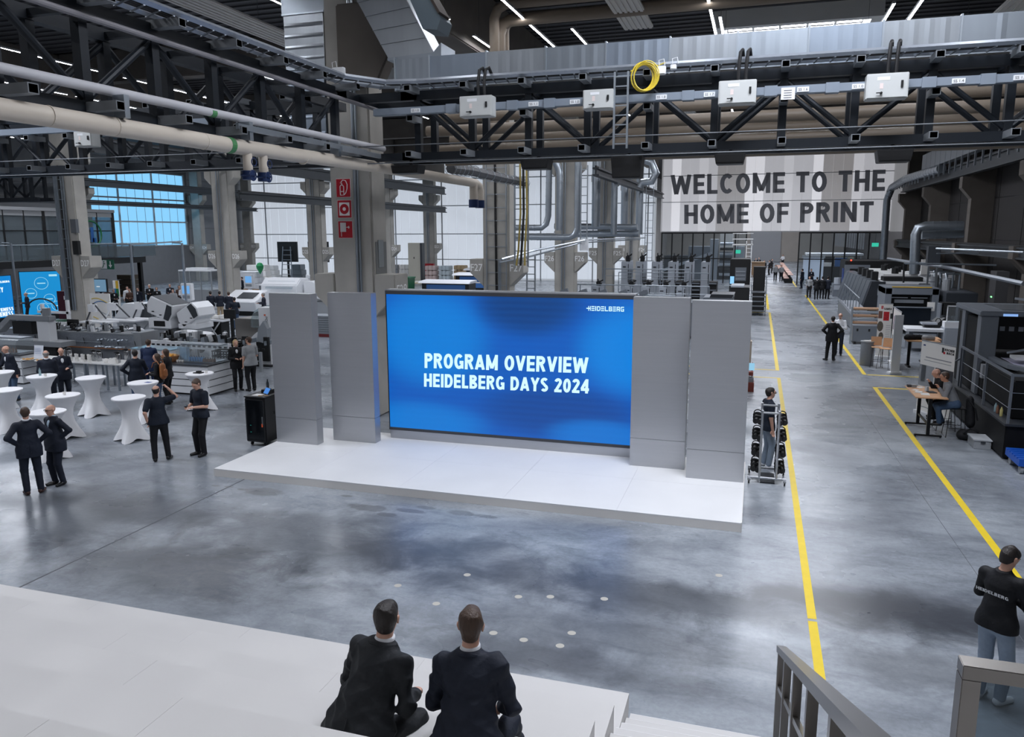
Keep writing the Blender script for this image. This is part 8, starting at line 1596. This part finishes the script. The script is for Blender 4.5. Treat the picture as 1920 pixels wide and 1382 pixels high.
# --- grey frame machine, cutter, sorting table and low guard
m = thing('die_cutter', 'wide grey machine portal with dark opening and yellow top edge', 'machine', (7.4, 44, 0)); x0, x1, y0 = 6.3, 8.75, 43.2
part('left_post', MB().box(x0, x0+.3, y0, y0+2.5, 0, 2.3), PG, m); part('right_post', MB().box(x1-.3, x1, y0, y0+2.5, 0, 2.3), PG, m); part('lintel', MB().box(x0, x1, y0, y0+2.5, 2.0, 2.35), PG, m, bevel=.02); part('yellow_edge', MB().box(x0+.3, x1-.35, y0-.02, y0+.1, 2.36, 2.4), MATS['box_yellow'], m); part('interior', MB().box(x0+.3, x1-.3, y0+.5, y0+2.4, .2, 2.0), MB_, m); part('guard_glass', MB().box(x0+.3, x1-.3, y0-.03, y0-.01, .5, 1.35), M('guard_dark_glass', (28,34,42), .15), m); part('guard_bar', MB().cyl((x0+.25, y0-.1, 1.38), (x1-.25, y0-.1, 1.38), .035, n=8), GALVP, m)
for k in range(2): part('gripper_bar', MB().box(x0+.35+.9*k, x0+1.1+.9*k, y0+.3, y0+.34, 1.8, 1.85), PGL, m)
part('mechanism', MB().box(x0+.5, x1-.6, y0+.35, y0+.49, 1.55, 1.72), PGL, m); part('notice_sheet', MB().box(x1-.5, x1-.15, y0-.02, y0-.001, 1.2, 1.65), CER, m)
m = thing('paper_cutter', 'grey paper cutter with black blade guard and long air table', 'machine', (8.0, 38, 0)); part('air_table', MB().box(6.3, 7.9, 36.8, 38.2, .88, 1.0), MW, m, bevel=.01); part('table_stand', MB().box(6.5, 7.6, 37.2, 38.0, 0, .88), PG, m); part('front_shelf', MB().box(6.6, 7.5, 36.85, 36.9, .15, .8), PGL, m); part('cutter_head', MB().prism([(7.1, 1.05), (8.5, 1.05), (8.3, 1.35), (7.9, 1.45), (7.6, 1.2), (7.1, 1.15)], 'y', 37.4, 38.6), MB_, m); part('blade_guard', MB().box(7.85, 8.4, 38.0, 38.6, 1.5, 2.05), MB_, m); part('portal', MB().box(7.8, 7.9, 38.0, 38.7, 0, 2.0), PG, m); part('portal', MB().box(8.4, 8.5, 38.0, 38.7, 0, 2.0), PG, m); part('crank', MB().cyl((8.05, 37.3, 1.2), (8.05, 37.38, 1.2), .12, n=14), GALVP, m); part('tray', MB().box(7.0, 7.6, 37.3, 37.8, 1.15, 1.22), PGL, m); part('hand_loop', MB().tube([(7.6+.1*math.cos(t), 37.25, 1.3+.14*math.sin(t)) for t in np.linspace(0, PI, 8)], .02, 6), MB_, m)
m = thing('sorting_unit', 'white sorting unit with clear guard window', 'machine', (8.3, 37.2, 0)); part('cabinet', MB().box(7.75, 9.3, 36.6, 37.6, .05, 1.1), PGL, m, bevel=.01); part('door', MB().box(7.8, 8.5, 36.58, 36.599, .12, 1.0), PGL, m); part('door', MB().box(8.55, 9.25, 36.58, 36.599, .12, 1.0), PGL, m); part('guard_base', MB().box(7.75, 9.1, 36.7, 37.2, 1.1, 1.35), MW, m); part('guard_glass', MB().box(7.85, 9.0, 36.75, 36.77, 1.35, 2.0), CASEG, m)
for (a_, b_) in (((7.82,1.35),(7.82,2.03)), ((9.03,1.35),(9.03,2.03)), ((7.8,2.02),(9.05,2.02))): part('guard_frame', MB().bar((a_[0], 36.76, a_[1]), (b_[0], 36.76, b_[1]), .04), MW, m)
m = thing('long_cabinet_machine', 'long dark grey machine cabinet with pumps on top near the right wall', 'machine', (9.6, 46, 0)); part('body', MB().box(8.95, 10.3, 42.5, 49.7, 0, 2.2), M('cab_dark', (66,70,76), .4), m, bevel=.03); part('end_panel', MB().box(8.92, 10.28, 42.47, 42.499, .1, 2.15), PGD, m)
for k in range(4): part('pump', MB().cyl((9.2+.3*(k % 2), 44+k*1.4, 2.2), (9.2+.3*(k % 2), 44+k*1.4, 2.75), .2, n=12), MG, m); part('pipe', MB().tube([(9.2, 44+k*1.4, 2.7), (9.2, 44.4+k*1.4, 3.0), (9.9, 44.6+k*1.4, 3.0), (9.9, 44.6+k*1.4, 2.2)], .06, 8), GALVP, m)
m = thing('rear_press', 'dark press with a red lamp and blue lit edge before the glass facade', 'machine', (7.6, 68, 0)); a_ = G(1600, 535); part('body', MB().box(6.6, 11, 66, 70, 0, 2.9), MB_, m, bevel=.05); part('frame', MB().box(6.55, 8.4, 65.95, 66, .1, 2.6), PG, m); part('opening', MB().box(6.95, 8.2, 65.9, 65.949, 1.4, 2.3), MB_, m); part('red_lamp', MB().sph((7.0, 65.9, 2.95), .06), EM('lamp_red', (255,60,40), 3), m); part('blue_edge', MB().box(6.5, 6.54, 66, 67, 1.2, 2.3), M('edge_blue', (30,60,130), .4), m)
m = thing('white_hood_machine', 'long white hood behind the slanted press', 'machine', (9.5, 60, 0)); part('hood', MB().box(10.4, 12.6, 58, 63, 1.9, 2.3), MW, m, bevel=.03); part('stand', MB().box(10.5, 12.4, 58.4, 62.6, 0, 1.9), PGD, m); part('sign', MB().box(10.5, 11.0, 57.9, 58.1, 2.3, 3.3), CER, m)
# --- large dark machine at the right edge
RX, RY = 5.55, 19.55
m = thing('large_press', 'large dark machine with grey portal and railing at the right edge', 'machine', (7.5, 22, 0)); DK = M('machine_anthracite', (16,17,19), .6, spec=.2)
part('base', MB().box(RX, 12.5, RY, 25.6, .04, .80), DK, m, bevel=.02); part('ledge', MB().box(RX-.04, 12.5, RY-.06, 25.6, .80, .85), PGD, m)
part('upper_body', MB().box(RX+.22, 12.5, RY+.5, 25.6, .85, 1.75), DK, m, bevel=.03); part('bed', MB().box(RX+.6, 12, RY+.7, 24.5, 1.75, 1.82), MB_, m); part('bed_rim', MB().prism([(RX+.35, 23.5), (RX+.45, 21.5), (RX+1.0, 20.4), (12, 20.2), (12, 20.35), (RX+1.1, 20.55), (RX+.6, 21.6), (RX+.5, 23.5)], 'z', 1.80, 1.9), PG, m)
part('portal_post', MB().box(RX+.15, RX+.55, 22.95, 23.35, .85, 2.95), PG, m, bevel=.02); part('portal_panel', MB().box(RX+.2, RX+.5, 23.38, 24.6, .85, 2.85), DK, m, bevel=.02); part('portal_post', MB().box(RX+.15, RX+.55, 24.62, 25.0, .85, 2.95), PG, m, bevel=.02); part('portal_panel', MB().box(RX+.2, RX+.5, 25.02, 25.5, .85, 2.85), DK, m)
part('roof', MB().prism([(RX+.1, 22.9), (12, 22.9), (12, 25.6), (RX+.1, 25.6)], 'z', 2.95, 3.08), PG, m, bevel=.02); part('roof_glass', MB().box(RX+.7, 9, 23.3, 25.2, 3.081, 3.09), M('roof_glass', (104,110,116), .15), m); part('roof_flap', MB().cb((RX+2.2, 24.4, 3.2), (1.6, .9, .06), rz=.2, ry=.12), PG, m)
part('print_head', MB().box(RX+.6, 12, 23.6, 24.6, 2.0, 2.9), MB_, m)
for k in range(9): part('nozzle', MB().box(RX+.75+k*.22, RX+.87+k*.22, 23.57, 23.599, 2.5, 2.62), PGL, m)
part('head_label', MB().box(RX+.62, RX+.95, 22.88, 22.899, 2.96, 3.02), EM('label_glow', (140,180,240), .6), m)
part('sheet', MB().box(RX+.75, 11, 21.2, 23.2, 1.825, 1.832), M('printed_sheet', (206,206,226), .5, noise=.2, nscale=6), m)
for k in range(5): part('sheet_line', MB().bar((RX+.9+k*.35, 21.3, 1.836), (RX+1.6+k*.35, 23.0, 1.836), .03, .003), M('line_magenta', (190,110,170), .5), m)
part('console', MB().box(RX+.75, RX+1.9, 22.0, 22.5, 1.95, 2.02), MW, m); part('console_leg', MB().box(RX+1.3, RX+1.5, 22.2, 22.3, 1.832, 1.95), MG, m); part('screen_arm', MB().bar((RX+.6, 22.2, 2.1), (RX+1.35, 21.9, 2.35), .05), PG, m); part('monitor', MB().cb((RX+1.5, 21.85, 2.35), (.42, .05, .5), rz=-.35), MB_, m); part('display', MB().cb((RX+1.492, 21.82, 2.35), (.36, .01, .42), rz=-.35), EM('console_display', (50,110,140), .35), m)
part('crossbar', MB().bar((RX+1.2, 20.8, 2.0), (RX+3, 20.9, 2.35), .06), PG, m)
RAILG = M('rail_grey', (104,110,118), .4, .3)
rr = thing('machine_railing', 'grey railing with wire cables round the large dark machine', 'railing', (RX, 22, .85)); zt_ = 1.96
for (x, y) in ((RX+.03, RY+.0), (RX+.03, 21.6), (RX+.03, 23.9), (9, RY)): part('post', MB().box(x-.025, x+.025, y-.025, y+.025, .85, zt_), RAILG, rr)
part('top_rail', MB().bar((RX+.03, RY, zt_), (RX+.03, 24.1, zt_), .06, .05), RAILG, rr); part('top_rail', MB().bar((RX+.03, RY, zt_), (12, RY, zt_), .06, .05), RAILG, rr)
for z in (1.2, 1.56): part('cable', MB().cyl((RX+.03, RY, z), (RX+.03, 24.0, z), .007, n=5), GALVP, rr); part('cable', MB().cyl((RX+.03, RY, z), (12, RY, z), .007, n=5), GALVP, rr)
part('step_rail', MB().tube([(RX-.35, 24.4, .1), (RX-.35, 24.3, 1.3), (RX+.03, 24.1, 1.65)], .025, 6), RAILG, rr); part('end_post', MB().box(RX+.0, RX+.06, 24.08, 24.14, .05, zt_), RAILG, rr)
for k, (dy, h_, mm, lab) in enumerate(((.75,.24,PET,'clear bottle on the machine ledge'), (.58,.22,M('bottle_rust', (120,84,66), .3),'brown bottle on the machine ledge'), (.28,.24,M('bottle_yellow', (190,180,120), .3),'yellowish bottle on the machine ledge nearest the corner'))): bottle(RX+.1, RY+dy+.5, .85, lab, mm, h_)
o = thing('wall_device', 'small grey control device on the machine side', 'device', (RX+.2, 22.4, 1.5)); part('box', MB().box(RX+.12, RX+.219, 22.3, 22.5, 1.4, 1.75), MG, o); part('cable', MB().tube([(RX+.17, 22.4, 1.4), (RX+.15, 22.35, 1.1), (RX+.17, 22.3, .86)], .012, 5), BLACK, o)
g = G(1893, 868); o = thing('blue_pallet', 'bright blue plastic pallet at the right edge', 'pallet', (g[0]+.5, g[1], 0)); BLUEP = M('pallet_blue', (16,80,176), .45); x0, y0 = 5.55, 18.42
for k in range(6): part('slat', MB().box(x0, x0+1.2, y0+k*.17, y0+k*.17+.12, .30, .34), BLUEP, o)
for x in (x0, x0+.55, x0+1.05): part('runner', MB().box(x, x+.12, y0, y0+.97, .18, .30), BLUEP, o)
for x in (x0+.05, x0+1.0):
    for y in (y0+.1, y0+.8): part('wheel', MB().cyl((x, y, .09), (x+.06, y, .09), .09, n=12), MG, o)
part('tag_plate', MB().box(x0+.1, x0+.16, y0-.006, y0-.001, .22, .28), CER, o)
part('push_post', MB().cyl((x0+.28, y0+.5, .34), (x0+.28, y0+.5, 1.35), .025, n=8), SIL, o)
# --- silver pipes in front of the right wall, service rails
spiral([P2(1765,316,62), P2(1700,335,74), P2(1672,352,80), P2(1663,375,80.5), P2(1655,500,80.5)], .32, 'silver pipe coming down at the right end of the welcome sign')
spiral([P2(1806,423,52), P2(1735,424,52), P2(1722,428,52), P2(1717,440,52), P2(1714,514,52)], .28, 'silver pipe bending down in front of the right wall, upper one'); spiral([P2(1806,438,53.2), P2(1728,441,53.2)], .26, 'silver pipe stub in front of the right wall, lower one')
o = thing('service_rail', 'thin bright service rails crossing in front of the right wall', 'rail', P2(1695, 495, 45)); part('rail', MB().tube([P2(1695,494,46), P2(1770,495,46), P2(1868,497,46)], .05, 6), GALVP, o); part('rail', MB().tube([P2(1756,466,45), P2(1920,473,38)], .05, 6), GALVP, o); part('rail', MB().tube([P2(1756,475,45), P2(1835,475,45)], .04, 6), GALVP, o); part('cable_tray', MB().tube([P2(1665,485,62), P2(1780,502,45), P2(1920,532,34)], .1, 6), TRAY, o); part('post', MB().tube([P2(1695,494,46), P2(1694,530,46)], .05, 6), BLACK, o)
m = thing('supply_tower', 'dark supply tower with valves before the right wall', 'tower', P2(1748, 540, 46)); c = P2(1748, 500, 46); part('hopper', MB().box(c[0]-.25, c[0]+.35, 46, 46.5, P2(0,480,46)[2]-.1, P2(1748,462,46)[2]), M('tower_dark', (50,54,60), .5), m); part('mast', MB().box(c[0]-.2, c[0]-.12, 46, 46.1, 0, c[2]).box(c[0]+.2, c[0]+.28, 46, 46.1, 0, c[2]), STEELG, m)
for k in range(7): part('brace', MB().bar((c[0]-.16, 46.05, .5+k*.5), (c[0]+.24, 46.05, .5+k*.5), .04), STEELG, m)
o = thing('wall_cabinet', 'grey wall cabinet with two green lights at the right wall', 'cabinet', (13, 40, 0)); c = aX(1866, 560, 12.6); part('body', MB().box(12.4, 13, c[1]-.6, c[1]+.6, 0, 3.0), M('wallcab', (84,84,86), .6), o); part('status_light', MB().box(12.38, 12.399, c[1]-.15, c[1]+.1, 1.55, 1.62), EM('led_green', (120,255,140), 2), o)
# --- far aisle: flip chart, white banner, chairs, cabinets
g = G(1505, 535); o = thing('flip_chart', 'large white presentation board by the far aisle', 'board', (g[0]+1.2, g[1]+1.5, 0)); part('board', MB().box(g[0], g[0]+1.9, g[1]+1.5, g[1]+1.6, .5, 2.6), EM('glowing_board', (190,205,232), .25, (220,225,235)), o); part('top_bar', MB().box(g[0]-.1, g[0]+2.0, g[1]+1.45, g[1]+1.65, 2.6, 2.85), MW, o)  # white board surface given a faint emission of its own
for x in (.1, 1.7): part('leg', MB().box(g[0]+x, g[0]+x+.1, g[1]+1.5, g[1]+1.6, 0, .5), MG, o)
g = G(1577, 553); o = thing('info_panel', 'white info panel with grey print behind the slanted press', 'board', (g[0]+.6, g[1]+2, 0)); part('board', MB().box(g[0], g[0]+1.25, g[1]+2, g[1]+2.08, 0, 2.55), CER, o); part('print_line', MB().box(g[0]+.3, g[0]+1.0, g[1]+1.985, g[1]+1.999, 1.5, 1.62), INKG, o); part('print_line', MB().box(g[0]+.2, g[0]+.7, g[1]+1.985, g[1]+1.999, 2.1, 2.16), INKG, o)
g = G(1560, 555); o = thing('low_cabinet', 'grey low cabinet beside the group in the far aisle', 'cabinet', (g[0]+.6, g[1], 0)); part('body', MB().box(g[0], g[0]+1.2, g[1]-.6, g[1]+.4, 0, 1.0), PG, o); part('drawer', MB().box(g[0]+.05, g[0]+1.15, g[1]-.62, g[1]-.601, .55, .9), PGL, o); part('roll', MB().cyl((g[0]+.35, g[1]-.1, 1.0), (g[0]+.35, g[1]-.1, 1.5), .3, n=14), PGL, o)
g = G(1545, 530); o = thing('dark_counter', 'black counter with blue boxes behind the far group', 'counter', (g[0]+1.5, g[1]+1, 0)); part('body', MB().box(g[0]-1.2, g[0]+2.0, g[1]+1, g[1]+2.2, 0, 1.6), MB_, o); part('blue_panel', MB().box(g[0]+1.0, g[0]+2.1, g[1]+1.1, g[1]+1.2, 1.6, 2.5), BLP, o); part('white_box', MB().box(g[0]-.0, g[0]+.8, g[1]+1.2, g[1]+1.7, 1.6, 2.0), CER, o); part('black_back', MB().box(g[0]-.2, g[0]+1.0, g[1]+1.8, g[1]+1.9, 1.6, 2.6), MB_, o)
for i in range(11):
    y = 84+i*3.2; o = thing('stacked_chairs', 'light wooden chair stack in the long row of the far passage', 'chairs', (3.0, y, 0), 0, 'row of chair stacks in the far passage'); [part('frame', MB().box(2.75, 3.55, q, q+.1, 0, .45), BMET, o) for q in (y, y+1.9)]
    for k in range(2): part('seat', MB().box(2.7+.4*k, 3.2+.4*k, y, y+2.0, .45+k*.35, .5+k*.35), M('chair_pink', (186,150,136), .6), o)
m = thing('glass_room_machine', 'white machine line inside the glass room right of the passage', 'machine', (8, 90, 0)); part('roof', MB().box(5.0, 10.5, 88, 92, 2.7, 2.9), MW, m); part('body', MB().box(8.5, 9.6, 88.2, 91, 0, 2.6), M('cream', (206,204,176), .6), m); part('base', MB().box(5.0, 10.5, 88.5, 91.5, 0, .9), PG, m)
for k in range(5): part('post', MB().box(5.0+k*1.3, 5.1+k*1.3, 88, 88.1, 0, 2.7), MG, m)
o = thing('curtain', 'pale grey strip curtain high inside the glass room', 'curtain', (9, 86, 3.5)); p = aY(1562, 438, 86); q = aY(1620, 470, 86)
for k in range(14): x = p[0]+(q[0]-p[0])*k/14; part('strip', MB().box(x+.02, x+(q[0]-p[0])/14-.03, 86, 86.03, q[2]+.5-.03*k, 5.1), M('curtain_grey', (170,170,172), .7), o)
m = thing('exit_lamp', 'small green lit exit lamp right of the strip curtain', 'sign', aY(1641,459,82.15)); c = aY(1641, 459, 82.15); part('lamp', MB().box(c[0]-.3, c[0]+.3, 82.13, 82.18, c[2]-.18, c[2]+.18), MATS['exit_glow'], m); part('wire', MB().cyl((c[0], 82.15, c[2]+.18), (c[0], 82.15, 5.2), .02, n=5), BLACK, m)
for o in bpy.data.objects:
    if '_j' in o: del o['_j']
